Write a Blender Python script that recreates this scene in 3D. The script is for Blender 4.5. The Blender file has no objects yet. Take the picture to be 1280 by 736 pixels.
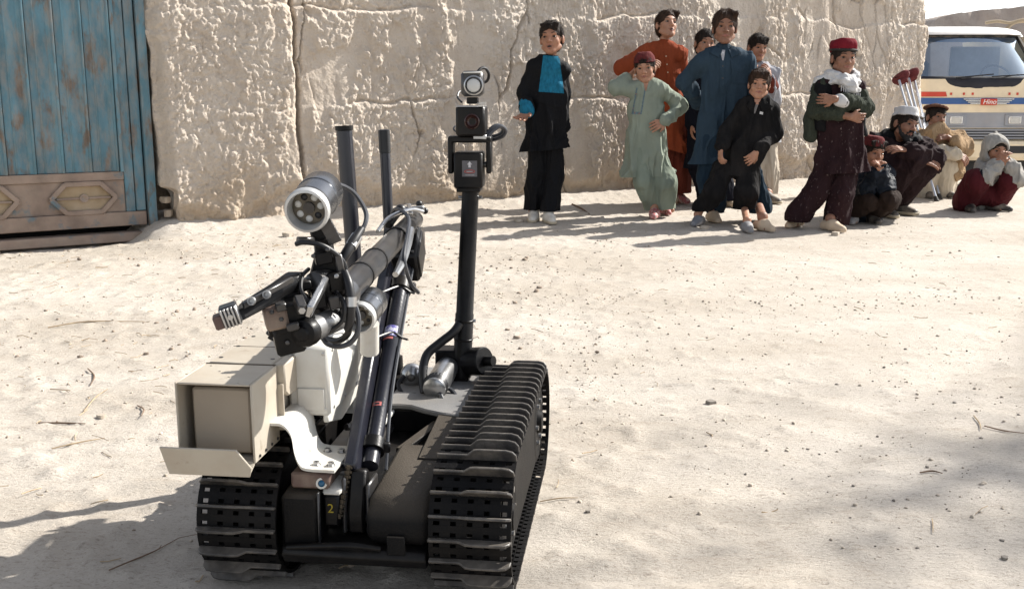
import bpy, bmesh, math, random
import numpy as np
from mathutils import Vector, Matrix
from mathutils.bvhtree import BVHTree

random.seed(7)
RNG = np.random.RandomState(11)
SC = bpy.context.scene
COL = SC.collection
rad = math.radians

# ------------------------------------------------------------------ camera
FPX, CX, CY = 1300.0, 640.0, 368.0
TH, CAMH = rad(11.23), 0.9
cam_d = bpy.data.cameras.new("camera")
cam = bpy.data.objects.new("camera", cam_d)
COL.objects.link(cam)
cam.location = (0, 0, CAMH)
cam.rotation_euler = (math.pi / 2 - TH, 0, 0)
cam_d.sensor_width = 36.0
cam_d.lens = 36.0 * FPX / 1280.0
cam_d.clip_start = 0.05
cam_d.clip_end = 2000
SC.camera = cam

# ------------------------------------------------------------------ light
SUN_EL = rad(38)
SUN_H = np.array([0.868, 0.497]); SUN_H /= np.linalg.norm(SUN_H)   # horizontal direction towards the sun
SUN = np.array([SUN_H[0] * math.cos(SUN_EL), SUN_H[1] * math.cos(SUN_EL), math.sin(SUN_EL)])
wd = bpy.data.worlds.new("World")
SC.world = wd
wd.use_nodes = True
nt = wd.node_tree
bg = nt.nodes.get("Background") or nt.nodes.new("ShaderNodeBackground")
sky = nt.nodes.new("ShaderNodeTexSky")
sky.sky_type = 'NISHITA'
sky.sun_disc = False
sky.sun_elevation = SUN_EL
sky.sun_rotation = math.atan2(SUN_H[0], SUN_H[1])
sky.altitude = 2000
sky.air_density = 1.0
sky.dust_density = 5.0
sky.ozone_density = 1.0
hs = nt.nodes.new("ShaderNodeHueSaturation")          # thin bright haze: a whiter sky than clear air gives
hs.inputs["Saturation"].default_value = 0.38
nt.links.new(sky.outputs[0], hs.inputs["Color"])
nt.links.new(hs.outputs[0], bg.inputs[0])
bg.inputs[1].default_value = 0.128
sun_d = bpy.data.lights.new("sun", 'SUN')
sun_d.energy = 4.9
sun_d.angle = rad(0.53)
sun_d.color = (1.0, 0.96, 0.895)
sun_o = bpy.data.objects.new("sun", sun_d)
COL.objects.link(sun_o)
sun_o.rotation_euler = Vector((-SUN[0], -SUN[1], -SUN[2])).to_track_quat('-Z', 'Y').to_euler()
sun_o.location = (8, 6, 12)
SC.view_settings.view_transform = 'Standard'
SC.view_settings.look = 'None'
SC.view_settings.exposure = 0.95
SC.view_settings.gamma = 1.0
SC.render.engine = 'CYCLES'
SC.cycles.max_bounces = 6

# ------------------------------------------------------------------ photo geometry: pixel -> point of the place
_c, _s = math.cos(TH), math.sin(TH)
def ray(px, py):
    a, b = (px - CX) / FPX, -(py - CY) / FPX
    return np.array([a, _c + b * _s, -_s + b * _c])
def W(px, py, Y):
    d = ray(px, py)
    return np.array([0, 0, CAMH]) + d * (Y / d[1])
def G(px, py, z=0.0):
    d = ray(px, py)
    return np.array([0, 0, CAMH]) + d * ((z - CAMH) / d[2])
def V3(*a): return np.array(a, float)
def unit(v):
    v = np.asarray(v, float); return v / max(1e-9, np.linalg.norm(v))

# ------------------------------------------------------------------ numpy noise
def _h(ix, iy, iz, seed):
    n = (ix.astype(np.int64) * 73856093) ^ (iy.astype(np.int64) * 19349663) ^ (iz.astype(np.int64) * 83492791) ^ (seed * 2654435761)
    n = (n ^ (n >> 13)) * 1274126177
    n = n & 0x7fffffff
    n = (n ^ (n >> 16)) * 69069 & 0x7fffffff
    return (n & 0xffff) / 65535.0
def vn(x, y, z=0.0, seed=0):
    x, y, z = np.broadcast_arrays(np.asarray(x, float), np.asarray(y, float), np.asarray(z, float))
    ix, iy, iz = np.floor(x), np.floor(y), np.floor(z)
    fx, fy, fz = x - ix, y - iy, z - iz
    fx, fy, fz = [f * f * (3 - 2 * f) for f in (fx, fy, fz)]
    r = 0
    for dx in (0, 1):
        for dy in (0, 1):
            for dz in (0, 1):
                w = (fx if dx else 1 - fx) * (fy if dy else 1 - fy) * (fz if dz else 1 - fz)
                r = r + w * _h(ix + dx, iy + dy, iz + dz, seed)
    return r
def fbm(x, y, z=0.0, seed=0, o=4, g=0.5):
    a, s, t = 1.0, 0.0, 0.0
    for k in range(o):
        s = s + a * vn(np.asarray(x) * 2**k, np.asarray(y) * 2**k, np.asarray(z) * 2**k, seed + k * 17)
        t += a; a *= g
    return s / t
def worley(x, y, seed=0):
    ix, iy = np.floor(x), np.floor(y)
    f1 = np.full(x.shape, 9.0); f2 = np.full(x.shape, 9.0); cid = np.zeros(x.shape)
    z0 = np.zeros_like(ix)
    for dx in (-1, 0, 1):
        for dy in (-1, 0, 1):
            cx, cy = ix + dx, iy + dy
            px = cx + 0.1 + 0.8 * _h(cx, cy, z0, seed); py = cy + 0.1 + 0.8 * _h(cx, cy, z0 + 1, seed)
            d = np.hypot(px - x, py - y)
            hid = _h(cx, cy, z0 + 2, seed)
            m = d < f1
            f2 = np.where(m, f1, np.minimum(f2, d)); cid = np.where(m, hid, cid); f1 = np.where(m, d, f1)
    return f1, f2, cid
def sstep(a, b, x):
    t = np.clip((x - a) / (b - a), 0, 1); return t * t * (3 - 2 * t)

# ------------------------------------------------------------------ materials
def mat(name, col, rough=0.7, metal=0.0, var=0.2, scale=12.0, bump=0.0, bscale=60.0, dust=0.0,
        dustcol=(0.42, 0.35, 0.27), dscale=7.0, spec=0.4, stretch=None, col2=None, c2lo=0.5, c2hi=0.6, c2scale=5.0,
        sheen=0.0, updust=0.0, bdist=0.01):
    m = bpy.data.materials.new(name); m.use_nodes = True
    n, l = m.node_tree.nodes, m.node_tree.links
    b = n["Principled BSDF"]
    tc = n.new("ShaderNodeTexCoord"); mp = n.new("ShaderNodeMapping")
    l.new(tc.outputs["Object"], mp.inputs[0])
    if stretch: mp.inputs["Scale"].default_value = stretch
    nz = n.new("ShaderNodeTexNoise"); nz.inputs["Scale"].default_value = scale; nz.inputs["Detail"].default_value = 6
    l.new(mp.outputs[0], nz.inputs[0])
    rp = n.new("ShaderNodeValToRGB")
    rp.color_ramp.elements[0].position = 0.3; rp.color_ramp.elements[1].position = 0.7
    rp.color_ramp.elements[0].color = tuple(c * (1 - var) for c in col) + (1,)
    rp.color_ramp.elements[1].color = tuple(min(1, c * (1 + var)) for c in col) + (1,)
    l.new(nz.outputs["Fac"], rp.inputs[0])
    out = rp.outputs[0]
    def mixin(out, fac, c):
        mx = n.new("ShaderNodeMix"); mx.data_type = 'RGBA'
        l.new(fac, mx.inputs[0]); l.new(out, mx.inputs[6])
        if isinstance(c, tuple): mx.inputs[7].default_value = c + (1,)
        else: l.new(c, mx.inputs[7])
        return mx.outputs[2]
    def noise_mask(sc, lo, hi, off=0.0):
        q = n.new("ShaderNodeTexNoise"); q.inputs["Scale"].default_value = sc; q.inputs["Detail"].default_value = 8
        q.inputs["Roughness"].default_value = 0.65
        mo = n.new("ShaderNodeMapping"); mo.inputs["Location"].default_value = (off, off * 2, off * 3)
        l.new(mp.outputs[0], mo.inputs[0]); l.new(mo.outputs[0], q.inputs[0])
        r = n.new("ShaderNodeMapRange"); r.inputs[1].default_value = lo; r.inputs[2].default_value = hi
        l.new(q.outputs["Fac"], r.inputs[0]); return r.outputs[0]
    if col2: out = mixin(out, noise_mask(c2scale, c2lo, c2hi, 3.3), col2)
    if dust > 0:
        k = noise_mask(dscale, 0.42, 0.72, 7.7)
        mm = n.new("ShaderNodeMath"); mm.operation = 'MULTIPLY'; mm.inputs[1].default_value = dust
        l.new(k, mm.inputs[0]); fac = mm.outputs[0]
        if updust > 0:
            ge = n.new("ShaderNodeNewGeometry"); sx = n.new("ShaderNodeSeparateXYZ"); l.new(ge.outputs["Normal"], sx.inputs[0])
            r2 = n.new("ShaderNodeMapRange"); r2.inputs[1].default_value = 0.2; r2.inputs[2].default_value = 1.0; r2.inputs[4].default_value = updust
            l.new(sx.outputs[2], r2.inputs[0])
            ad = n.new("ShaderNodeMath"); ad.operation = 'ADD'; ad.use_clamp = True
            l.new(fac, ad.inputs[0]); l.new(r2.outputs[0], ad.inputs[1]); fac = ad.outputs[0]
        out = mixin(out, fac, dustcol)
    l.new(out, b.inputs["Base Color"])
    b.inputs["Roughness"].default_value = rough
    b.inputs["Metallic"].default_value = metal
    b.inputs["Specular IOR Level"].default_value = spec
    if sheen: b.inputs["Sheen Weight"].default_value = sheen
    if bump > 0:
        bn = n.new("ShaderNodeTexNoise"); bn.inputs["Scale"].default_value = bscale; bn.inputs["Detail"].default_value = 5
        l.new(mp.outputs[0], bn.inputs[0])
        bp = n.new("ShaderNodeBump"); bp.inputs["Strength"].default_value = bump; bp.inputs["Distance"].default_value = bdist
        l.new(bn.outputs["Fac"], bp.inputs["Height"]); l.new(bp.outputs[0], b.inputs["Normal"])
    return m

# ------------------------------------------------------------------ objects
ORG = {}
def tag(o, label=None, cat=None, group=None, kind=None):
    if label: o["label"] = label
    if cat: o["category"] = cat
    if group: o["group"] = group
    if kind: o["kind"] = kind
    return o
def thing(name, loc, label, cat, group=None):
    o = bpy.data.objects.new(name, None); COL.objects.link(o)
    o.empty_display_size = 0.1
    o.location = tuple(loc); ORG[o.name] = np.array(loc, float)
    return tag(o, label, cat, group)
def raw_mesh(name, V, Fc, mats, mi=None, smooth=None, bevel=0.0):
    me = bpy.data.meshes.new(name)
    V = np.asarray(V, float)
    if isinstance(Fc, np.ndarray):
        nf, k = Fc.shape
        me.vertices.add(len(V)); me.vertices.foreach_set("co", V.astype(np.float32).ravel())
        me.loops.add(nf * k); me.loops.foreach_set("vertex_index", Fc.astype(np.int32).ravel())
        me.polygons.add(nf); me.polygons.foreach_set("loop_start", np.arange(0, nf * k, k, dtype=np.int32))
        me.update(calc_edges=True)
    else:
        me.from_pydata(V.tolist(), [], Fc)
    for m in (mats if isinstance(mats, (list, tuple)) else [mats]): me.materials.append(m)
    if mi is not None: me.polygons.foreach_set("material_index", np.asarray(mi, np.int32))
    if bevel > 0:
        bm = bmesh.new(); bm.from_mesh(me)
        es = [e for e in bm.edges if len(e.link_faces) == 2 and e.calc_face_angle(0) > 0.6]
        bmesh.ops.bevel(bm, geom=es, offset=bevel, segments=1, affect='EDGES', clamp_overlap=True)
        bm.to_mesh(me); bm.free()
    me.polygons.foreach_set("use_smooth", np.ones(len(me.polygons), bool))
    if smooth is not None: me.set_sharp_from_angle(angle=rad(smooth))
    me.update()
    return me
def put(name, V, Fc, mats, parent=None, origin=None, mi=None, smooth=40, bevel=0.0, label=None):
    V = np.asarray(V, float)
    if parent is not None: o_ = ORG[parent.name]
    else: o_ = V.mean(0) * [1, 1, 0] + [0, 0, V[:, 2].min()] if origin is None else np.array(origin, float)
    me = raw_mesh(name, V - o_, Fc, mats, mi, smooth, bevel)
    o = bpy.data.objects.new(name, me); COL.objects.link(o)
    if parent is not None: o.parent = parent
    else: o.location = tuple(o_)
    ORG[o.name] = np.array(o_, float)
    if label: o["label"] = label
    return o

def frame(d, up=(0, 0, 1)):
    d = unit(d); up = np.array(up, float)
    if abs(d @ up) > 0.98: up = np.array([0, 1.0, 0]) if abs(d[1]) < 0.9 else np.array([1.0, 0, 0])
    x = unit(np.cross(up, d)); y = np.cross(d, x)
    return x, y, d
def catmull(P, n=6, closed=False):
    P = [np.asarray(p, float) for p in P]
    Q = [2 * P[0] - P[1]] + P + [2 * P[-1] - P[-2]]
    out = []
    for i in range(1, len(Q) - 2):
        a, b, c, d = Q[i - 1], Q[i], Q[i + 1], Q[i + 2]
        for k in range(n):
            t = k / n
            out.append(0.5 * (2 * b + (c - a) * t + (2 * a - 5 * b + 4 * c - d) * t * t + (3 * b - a - 3 * c + d) * t ** 3))
    out.append(P[-1]); return out

class MB:
    def __init__(s): s.V, s.F, s.mi, s.m = [], [], [], 0
    def add(s, V, F):
        o = len(s.V); s.V += [np.asarray(v, float) for v in V]
        s.F += [[i + o for i in f] for f in F]; s.mi += [s.m] * len(F); return s
    def hexa(s, b, t):   # bottom ring, top ring (same winding, counter-clockwise seen from the top)
        n = len(b)
        F = [list(range(n))[::-1], [n + i for i in range(n)]] + [[i, (i + 1) % n, n + (i + 1) % n, n + i] for i in range(n)]
        return s.add(list(b) + list(t), F)
    def box(s, c, size, R=None):
        c = np.asarray(c, float); h = np.asarray(size, float) / 2
        R = np.eye(3) if R is None else np.asarray(R, float)   # columns = axes
        q = [(-1, -1), (1, -1), (1, 1), (-1, 1)]
        if np.linalg.det(R) < 0: q = q[::-1]
        b = [c + R @ (h * [x, y, -1]) for x, y in q]; t = [c + R @ (h * [x, y, 1]) for x, y in q]
        return s.hexa(b, t)
    def bar(s, a, b, w, h, up=(0, 0, 1)):
        a, b = np.asarray(a, float), np.asarray(b, float); x, y, d = frame(b - a, up)
        return s.box((a + b) / 2, (w, h, np.linalg.norm(b - a)), np.column_stack([x, y, d]))
    def prism(s, poly, vec):
        P = [np.asarray(p, float) for p in poly]; vec = np.asarray(vec, float)
        nrm = sum(np.cross(P[i] - P[0], P[(i + 1) % len(P)] - P[0]) for i in range(1, len(P)))
        if nrm @ vec < 0: P = P[::-1]
        return s.hexa(P, [p + vec for p in P])
    def lathe(s, a, axis, prof, n=14, up=(0, 0, 1), cap=True):
        a = np.asarray(a, float); x, y, d = frame(axis, up); V, F = [], []
        for t, r in prof:
            for k in range(n):
                f = 2 * math.pi * k / n
                V.append(a + d * t + (x * math.cos(f) + y * math.sin(f)) * max(r, 1e-5))
        for i in range(len(prof) - 1):
            for k in range(n):
                F.append([i * n + k, i * n + (k + 1) % n, (i + 1) * n + (k + 1) % n, (i + 1) * n + k])
        if cap: F.append(list(range(n))[::-1]); e = (len(prof) - 1) * n; F.append([e + k for k in range(n)])
        return s.add(V, F)
    def cyl(s, a, b, r, r2=None, n=14):
        a, b = np.asarray(a, float), np.asarray(b, float); L = np.linalg.norm(b - a)
        return s.lathe(a, b - a, [(0, r), (L, r if r2 is None else r2)], n)
    def tube(s, P, r, n=8, curve=0):
        if curve: P = catmull(P, curve)
        P = [np.asarray(p, float) for p in P]; m = len(P)
        rr = np.interp(np.linspace(0, 1, m), np.linspace(0, 1, len(r)), r) if hasattr(r, '__len__') else [r] * m
        V, F = [], []; x, y, _ = frame(P[1] - P[0])
        for i in range(m):
            d = unit(P[min(i + 1, m - 1)] - P[max(i - 1, 0)])
            x = unit(x - d * (x @ d)); y = np.cross(d, x)
            for k in range(n):
                f = 2 * math.pi * k / n; V.append(P[i] + (x * math.cos(f) + y * math.sin(f)) * rr[i])
        for i in range(m - 1):
            for k in range(n): F.append([i * n + k, i * n + (k + 1) % n, (i + 1) * n + (k + 1) % n, (i + 1) * n + k])
        F.append(list(range(n))[::-1]); F.append([(m - 1) * n + k for k in range(n)])
        return s.add(V, F)
    def ball(s, c, r, R=None, n=12, m=8):
        c = np.asarray(c, float); r = np.ones(3) * r if np.isscalar(r) else np.asarray(r, float)
        R = np.eye(3) if R is None else np.asarray(R); V, F = [c + R @ (r * [0, 0, -1])], []
        for i in range(1, m):
            t = math.pi * i / m
            for k in range(n):
                f = 2 * math.pi * k / n
                V.append(c + R @ (r * [math.sin(t) * math.cos(f), math.sin(t) * math.sin(f), -math.cos(t)]))
        V.append(c + R @ (r * [0, 0, 1])); e = len(V) - 1
        for k in range(n):
            F.append([0, 1 + (k + 1) % n, 1 + k]); F.append([e, e - n + k, e - n + (k + 1) % n])
        for i in range(m - 2):
            for k in range(n):
                a = 1 + i * n; F.append([a + k, a + (k + 1) % n, a + n + (k + 1) % n, a + n + k])
        return s.add(V, F)
    def build(s, name, mats, parent=None, origin=None, bevel=0.0, smooth=40, label=None):
        return put(name, np.array(s.V), s.F, mats, parent, origin, s.mi, smooth, bevel, label)
def grid_faces(nu, nv):
    i = np.arange(nu * nv).reshape(nu, nv)
    return np.stack([i[:-1, :-1], i[1:, :-1], i[1:, 1:], i[:-1, 1:]], -1).reshape(-1, 4)
# ================================================================== SETTING
E = np.array([0.851, 0.525, 0.0]); E /= np.linalg.norm(E)        # along the mud wall, towards its far end
N = np.array([E[1], -E[0], 0.0])                                  # out of the wall, towards the road
W0 = G(207, 292)                                                  # foot of the wall beside the gate
WALL_LEN = 7.62
def wall_dist(x, y): return (x - W0[0]) * N[0] + (y - W0[1]) * N[1]
def wall_along(x, y): return (x - W0[0]) * E[0] + (y - W0[1]) * E[1]

def gz(x, y):
    """height of the ground"""
    x = np.asarray(x, float); y = np.asarray(y, float)
    d = wall_dist(x, y); a = wall_along(x, y)
    onwall = sstep(-0.3, 0.1, a) * (1 - sstep(WALL_LEN - 0.5, WALL_LEN + 0.3, a))
    z = (0.07 * np.exp(-np.maximum(d, 0) / 0.16) + 0.02 * np.exp(-np.maximum(d, 0) / 0.5)) * onwall
    z = z - 0.50 * sstep(9.15, 12.0, y) * sstep(3.1, 4.4, x)
    z = z - 0.065 * sstep(-0.45, 0.0, -d) * (1 - sstep(-0.25, 0.0, a))
    return z
def gz_fine(x, y):
    d = wall_dist(x, y)
    z = gz(x, y) + 0.012 * (fbm(x * 0.9, y * 0.9, 0, 3, 2) - 0.5) * sstep(0.4, 2.5, np.hypot(x + 0.235, y - 2.1) - 0.15)
    lt = 0.35 + 0.65 * (1 - sstep(-0.6, 0.9, x - 0.12 * y))
    z = z + 0.005 * lt * (fbm(x * 7, y * 7, 0, 21, 3) - 0.5)
    for o, w in ((0.0, .11), (0.62, .10), (1.45, .13)):         # old wheel ruts running away to the right
        q = (x - 0.55 - o) - 0.72 * (y - 2.1) + .08 * np.sin(y * 1.3 + o)
        z = z - 0.015 * np.exp(-(q / w) ** 2) * sstep(1.2, 1.9, y) * (.7 + .3 * fbm(x * 2, y * 2, 0, 33, 2))
    z = z + (0.002 + 0.009 * lt) * np.maximum(fbm(x * 22, y * 22, 0, 31, 3) - 0.52, 0) / 0.3
    z = z + 0.03 * np.exp(-((x + 2.0) / 0.22) ** 2 - ((y - 5.95) / 0.16) ** 2)
    return z

def ground_material():
    m = bpy.data.materials.new("dusty_ground"); m.use_nodes = True
    n, l = m.node_tree.nodes, m.node_tree.links; b = n["Principled BSDF"]
    tc = n.new("ShaderNodeTexCoord")
    def noise(sc, det=8, ro=0.6, st=(1, 1, 1), dist=0.0):
        mp = n.new("ShaderNodeMapping"); mp.inputs["Scale"].default_value = st
        mp.inputs["Rotation"].default_value = (0, 0, rad(-10))
        l.new(tc.outputs["Object"], mp.inputs[0]); q = n.new("ShaderNodeTexNoise")
        q.inputs["Scale"].default_value = sc; q.inputs["Detail"].default_value = det; q.inputs["Roughness"].default_value = ro
        q.inputs["Distortion"].default_value = dist
        l.new(mp.outputs[0], q.inputs[0]); return q.outputs["Fac"]
    def rng(x, a, b_, c=0.0, d=1.0):
        r = n.new("ShaderNodeMapRange"); r.inputs[1].default_value = a; r.inputs[2].default_value = b_
        r.inputs[3].default_value = c; r.inputs[4].default_value = d; l.new(x, r.inputs[0]); return r.outputs[0]
    def mix(f, a, c):
        mx = n.new("ShaderNodeMix"); mx.data_type = 'RGBA'; l.new(f, mx.inputs[0])
        for s_, v in ((6, a), (7, c)):
            if isinstance(v, tuple): mx.inputs[s_].default_value = v + (1,)
            else: l.new(v, mx.inputs[s_])
        return mx.outputs[2]
    c = mix(rng(noise(0.8, 7, .6, (1, 1.8, 1)), 0.38, 0.62), (0.42, 0.372, 0.312), (0.52, 0.472, 0.412))
    c = mix(rng(noise(9, 8, 0.7, (1, 2.2, 1)), 0.52, 0.75, 0, 0.55), c, (0.33, 0.27, 0.21))
    c = mix(rng(noise(70, 6, 0.75, (1, 1.6, 1)), 0.53, 0.70, 0, 0.85), c, (0.20, 0.165, 0.13))
    c = mix(rng(noise(26, 9, 0.8, (1, 2.6, 1)), 0.57, 0.70, 0, 0.5), c, (0.25, 0.20, 0.155))
    c = mix(rng(noise(160, 4, 0.6), 0.58, 0.74, 0, 0.6), c, (0.60, 0.55, 0.48))
    c = mix(rng(noise(220, 3, 0.6), 0.60, 0.72, 0, 0.55), c, (0.21, 0.175, 0.14))
    l.new(c, b.inputs["Base Color"]); b.inputs["Roughness"].default_value = 0.95
    b.inputs["Specular IOR Level"].default_value = 0.15
    add = n.new("ShaderNodeMath"); add.operation = 'MULTIPLY_ADD'
    l.new(noise(48, 10, 0.78, (1, 1.9, 1), 0.3), add.inputs[0]); add.inputs[1].default_value = 1.0
    v = n.new("ShaderNodeTexVoronoi"); v.inputs["Scale"].default_value = 75; l.new(tc.outputs["Object"], v.inputs[0])
    l.new(rng(noise(120, 5, 0.7), 0.3, 0.8, 0.0, 0.25), add.inputs[2])
    bp = n.new("ShaderNodeBump"); bp.inputs["Strength"].default_value = 0.60; bp.inputs["Distance"].default_value = 0.014
    l.new(add.outputs[0], bp.inputs["Height"]); l.new(bp.outputs[0], b.inputs["Normal"])
    return m
M_GROUND = ground_material()

def graded(lo, hi, flo, fhi, step, grow=1.22):
    a = list(np.arange(flo, fhi + step / 2, step)); d = step
    while a[-1] < hi: d *= grow; a.append(a[-1] + d)
    d = step
    while a[0] > lo: d *= grow; a.insert(0, a[0] - d)
    return np.array(a)
gx = graded(-400, 400, -2.9, 4.6, 0.0165); gy1 = graded(-60, 3.2, 1.2, 3.2, 0.0135); gy1 = gy1[gy1 <= 3.2]
gy2 = graded(3.2, 900, 3.215, 10.0, 0.024); gy = np.concatenate([gy1, gy2[gy2 > 3.21]])
X, Y = np.meshgrid(gx, gy, indexing='ij')
put("ground", np.stack([X, Y, gz_fine(X, Y)], -1).reshape(-1, 3), grid_faces(len(gx), len(gy)), M_GROUND, origin=(0, 0, 0), smooth=None)["kind"] = "structure"

# ---- mud wall -----------------------------------------------------
def wall_material(name, base, dark, pale):
    m = bpy.data.materials.new(name); m.use_nodes = True
    n, l = m.node_tree.nodes, m.node_tree.links; b = n["Principled BSDF"]
    tc = n.new("ShaderNodeTexCoord")
    def noise(sc, det=8, ro=0.6):
        q = n.new("ShaderNodeTexNoise"); q.inputs["Scale"].default_value = sc; q.inputs["Detail"].default_value = det
        q.inputs["Roughness"].default_value = ro; l.new(tc.outputs["Object"], q.inputs[0]); return q.outputs["Fac"]
    def rng(x, a, b_, c=0.0, d=1.0):
        r = n.new("ShaderNodeMapRange"); r.inputs[1].default_value = a; r.inputs[2].default_value = b_
        r.inputs[3].default_value = c; r.inputs[4].default_value = d; l.new(x, r.inputs[0]); return r.outputs[0]
    def mix(f, a, c):
        mx = n.new("ShaderNodeMix"); mx.data_type = 'RGBA'; l.new(f, mx.inputs[0])
        for s_, v in ((6, a), (7, c)):
            if isinstance(v, tuple): mx.inputs[s_].default_value = v + (1,)
            else: l.new(v, mx.inputs[s_])
        return mx.outputs[2]
    c = mix(rng(noise(1.6, 6), 0.35, 0.65), base, pale)
    c = mix(rng(noise(6, 8, 0.7), 0.5, 0.72, 0, 0.7), c, dark)
    c = mix(rng(noise(90, 5, 0.7), 0.6, 0.75, 0, 0.5), c, pale)
    mps = n.new("ShaderNodeMapping"); mps.inputs["Scale"].default_value = (150, 150, 26); mps.inputs["Rotation"].default_value = (0.5, 0.3, 0)
    l.new(tc.outputs["Object"], mps.inputs[0]); ns = n.new("ShaderNodeTexNoise"); ns.inputs["Scale"].default_value = 1.0; ns.inputs["Detail"].default_value = 2
    l.new(mps.outputs[0], ns.inputs[0]); c = mix(rng(ns.outputs["Fac"], 0.68, 0.74, 0, 0.6), c, (0.30, 0.22, 0.14))     # chopped straw in the mud
    c = mix(rng(noise(2.3, 7, .65), 0.56, 0.72, 0, 0.35), c, (0.36, 0.32, 0.28))
    sx = n.new("ShaderNodeSeparateXYZ"); l.new(tc.outputs["Object"], sx.inputs[0])
    low = n.new("ShaderNodeMath"); low.operation = 'ADD'; l.new(sx.outputs[2], low.inputs[0])
    l.new(rng(noise(3, 6), 0.3, 0.7, -0.2, 0.2), low.inputs[1])
    c = mix(rng(low.outputs[0], 0.42, 0.05, 0, 0.75), c, (0.40, 0.31, 0.22))      # the damp, ochre foot
    l.new(c, b.inputs["Base Color"]); b.inputs["Roughness"].default_value = 0.95; b.inputs["Specular IOR Level"].default_value = 0.15
    v = n.new("ShaderNodeTexVoronoi"); v.inputs["Scale"].default_value = 42; l.new(tc.outputs["Object"], v.inputs[0])
    ad = n.new("ShaderNodeMath"); ad.operation = 'MULTIPLY_ADD'; l.new(noise(55, 9, 0.75), ad.inputs[0]); ad.inputs[1].default_value = 1.0
    l.new(rng(v.outputs["Distance"], 0, 0.6, 0.35, 0), ad.inputs[2])
    bp = n.new("ShaderNodeBump"); bp.inputs["Strength"].default_value = 0.75; bp.inputs["Distance"].default_value = 0.018
    l.new(ad.outputs[0], bp.inputs["Height"]); l.new(bp.outputs[0], b.inputs["Normal"])
    return m
M_WALL = wall_material("dry_mud", (0.53, 0.455, 0.375), (0.44, 0.36, 0.285), (0.60, 0.53, 0.45))
BATTER = 0.058

def wall_relief(a, z):
    w1 = fbm(a * 2.2, z * 2.2, 0, 5, 4) - 0.5; w2 = fbm(a * 2.2, z * 2.2, 9, 6, 4) - 0.5
    wa = a + 0.17 * w1 + 0.02 * (fbm(a * 11, z * 7, 0, 7, 3) - 0.5) * 2; wz = z + 0.22 * w2 + 0.02 * (fbm(a * 9, z * 9, 4, 8, 3) - 0.5) * 2
    right = sstep(2.2, 5.0, a)
    h = 0.050 * (fbm(a * 0.9, z * 1.0, 0, 40, 3) - 0.5) + 0.018 * (fbm(a * 4.2, z * 2.4, 0, 41, 3) - 0.5)
    # tall slumped runs of mud, a few open cracks between them
    f1, f2, cid = worley(wa / 0.34, wz / 1.5 + 0.3, 51); e = f2 - f1
    br = sstep(0.57, 0.66, fbm(a * 2.3, z * 1.6, 0, 60, 4)) * sstep(.85, 1.0, a)
    h = h - 0.055 * np.clip(1 - e / 0.030, 0, 1) * br * (1 - .5 * right) + 0.012 * (cid - 0.5) * sstep(0, 0.06, e)
    f1, f2, cid = worley(wa / 0.13, wz / 0.55, 52); e = f2 - f1
    h = h - 0.026 * np.clip(1 - e / 0.045, 0, 1) * sstep(0.55, 0.65, fbm(a * 3.1, z * 2.2, 3, 61, 4)) * (.4 + .6 * right) * sstep(.85, 1.0, a) + 0.010 * (cid - .5) * sstep(0, .10, e)
    # cauliflower lumps where the render has weathered, drawn out downwards
    left = 1 - sstep(0.82, 0.93, a)
    mm = fbm(a * 3.2, z * 2.0, 5, 62, 6, .6)
    msk = np.clip(sstep(0.38, 0.52, mm + 0.055 * left - 0.03 * sstep(1.6, 3.4, a)), 0, 1)
    ww = .018 * (fbm(a * 22, z * 22, 0, 67, 2) - .5)
    f1, _, c1 = worley((wa + ww) / (0.042 - .010 * right), (wz - ww) / (0.048 + .016 * right), 53); f1b, _, c2 = worley((wa - ww) / 0.021, (wz + ww) / 0.025, 54)
    f1c, _, c3 = worley(wa / 0.075, wz / 0.085, 55)
    bump = lambda f, c, k: (.35 + .65 * c) * np.sqrt(np.clip(1 - (f / k) ** 2, 0, 1))
    lump = 0.011 * bump(f1c, c3, .72) + 0.014 * bump(f1, c1, .66) + 0.009 * bump(f1b, c2, .62)
    h = h + lump * (0.05 + (1.0 - .2 * right) * msk) + 0.010 * msk
    h = h + 0.011 * (fbm(a * 36, z * 28, 0, 63, 4, .6) - 0.5) * (.5 + msk) + 0.010 * (fbm(a * 15, z * 9, 0, 66, 4) - .5)
    vr = fbm(wa * 9, wz * 1.3, 0, 64, 4)
    h = h + 0.014 * (vr - .5) * (.25 + .75 * sstep(1.2, 3.5, a))
    # courses: each lift of mud stands back from the one below, with a ragged lip
    for zc, dep, ph in ((1.38, 0.040, 0.0), (0.76, 0.016, 2.0)):
        zl = zc + 0.07 * (fbm(a * 1.6, ph, 0, 70, 4) - 0.5) * 2 + 0.016 * a + .045 * (fbm(a * 9, ph, 0, 72, 3) - .5)
        seen = sstep(0.42, 0.60, fbm(a * 1.9, ph, 4, 71, 4))
        h = h - dep * sstep(-0.012, 0.02, z - zl) * (.35 + .65 * seen) - 0.022 * np.exp(-((z - zl - 0.010) / 0.009) ** 2) * seen
    # first block beside the gate stands proud, a deep joint on its right
    aj = 0.905 + 0.040 * (fbm(z * 6, 0.3, 0, 80, 5) - 0.5) * 2
    h = h + 0.030 * (1 - sstep(-0.03, 0.004, a - aj)) - 0.085 * np.exp(-((a - aj - 0.013) / 0.010) ** 2) * (0.3 + 0.7 * sstep(0.15, 0.4, z))
    # eroded foot
    lip = 0.20 + 0.16 * (fbm(a * 2.4, 1.1, 0, 81, 5) - 0.5) * 2
    h = h - 0.050 * (1 - sstep(-0.06, 0.03, z - lip)) + 0.10 * np.exp(-np.maximum(z, 0) / 0.06) * (0.3 + fbm(a * 6, z * 6, 0, 82, 3))
    return h
na, nz_ = 1250, 300
av = np.concatenate([np.linspace(0, WALL_LEN, na)])
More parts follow.
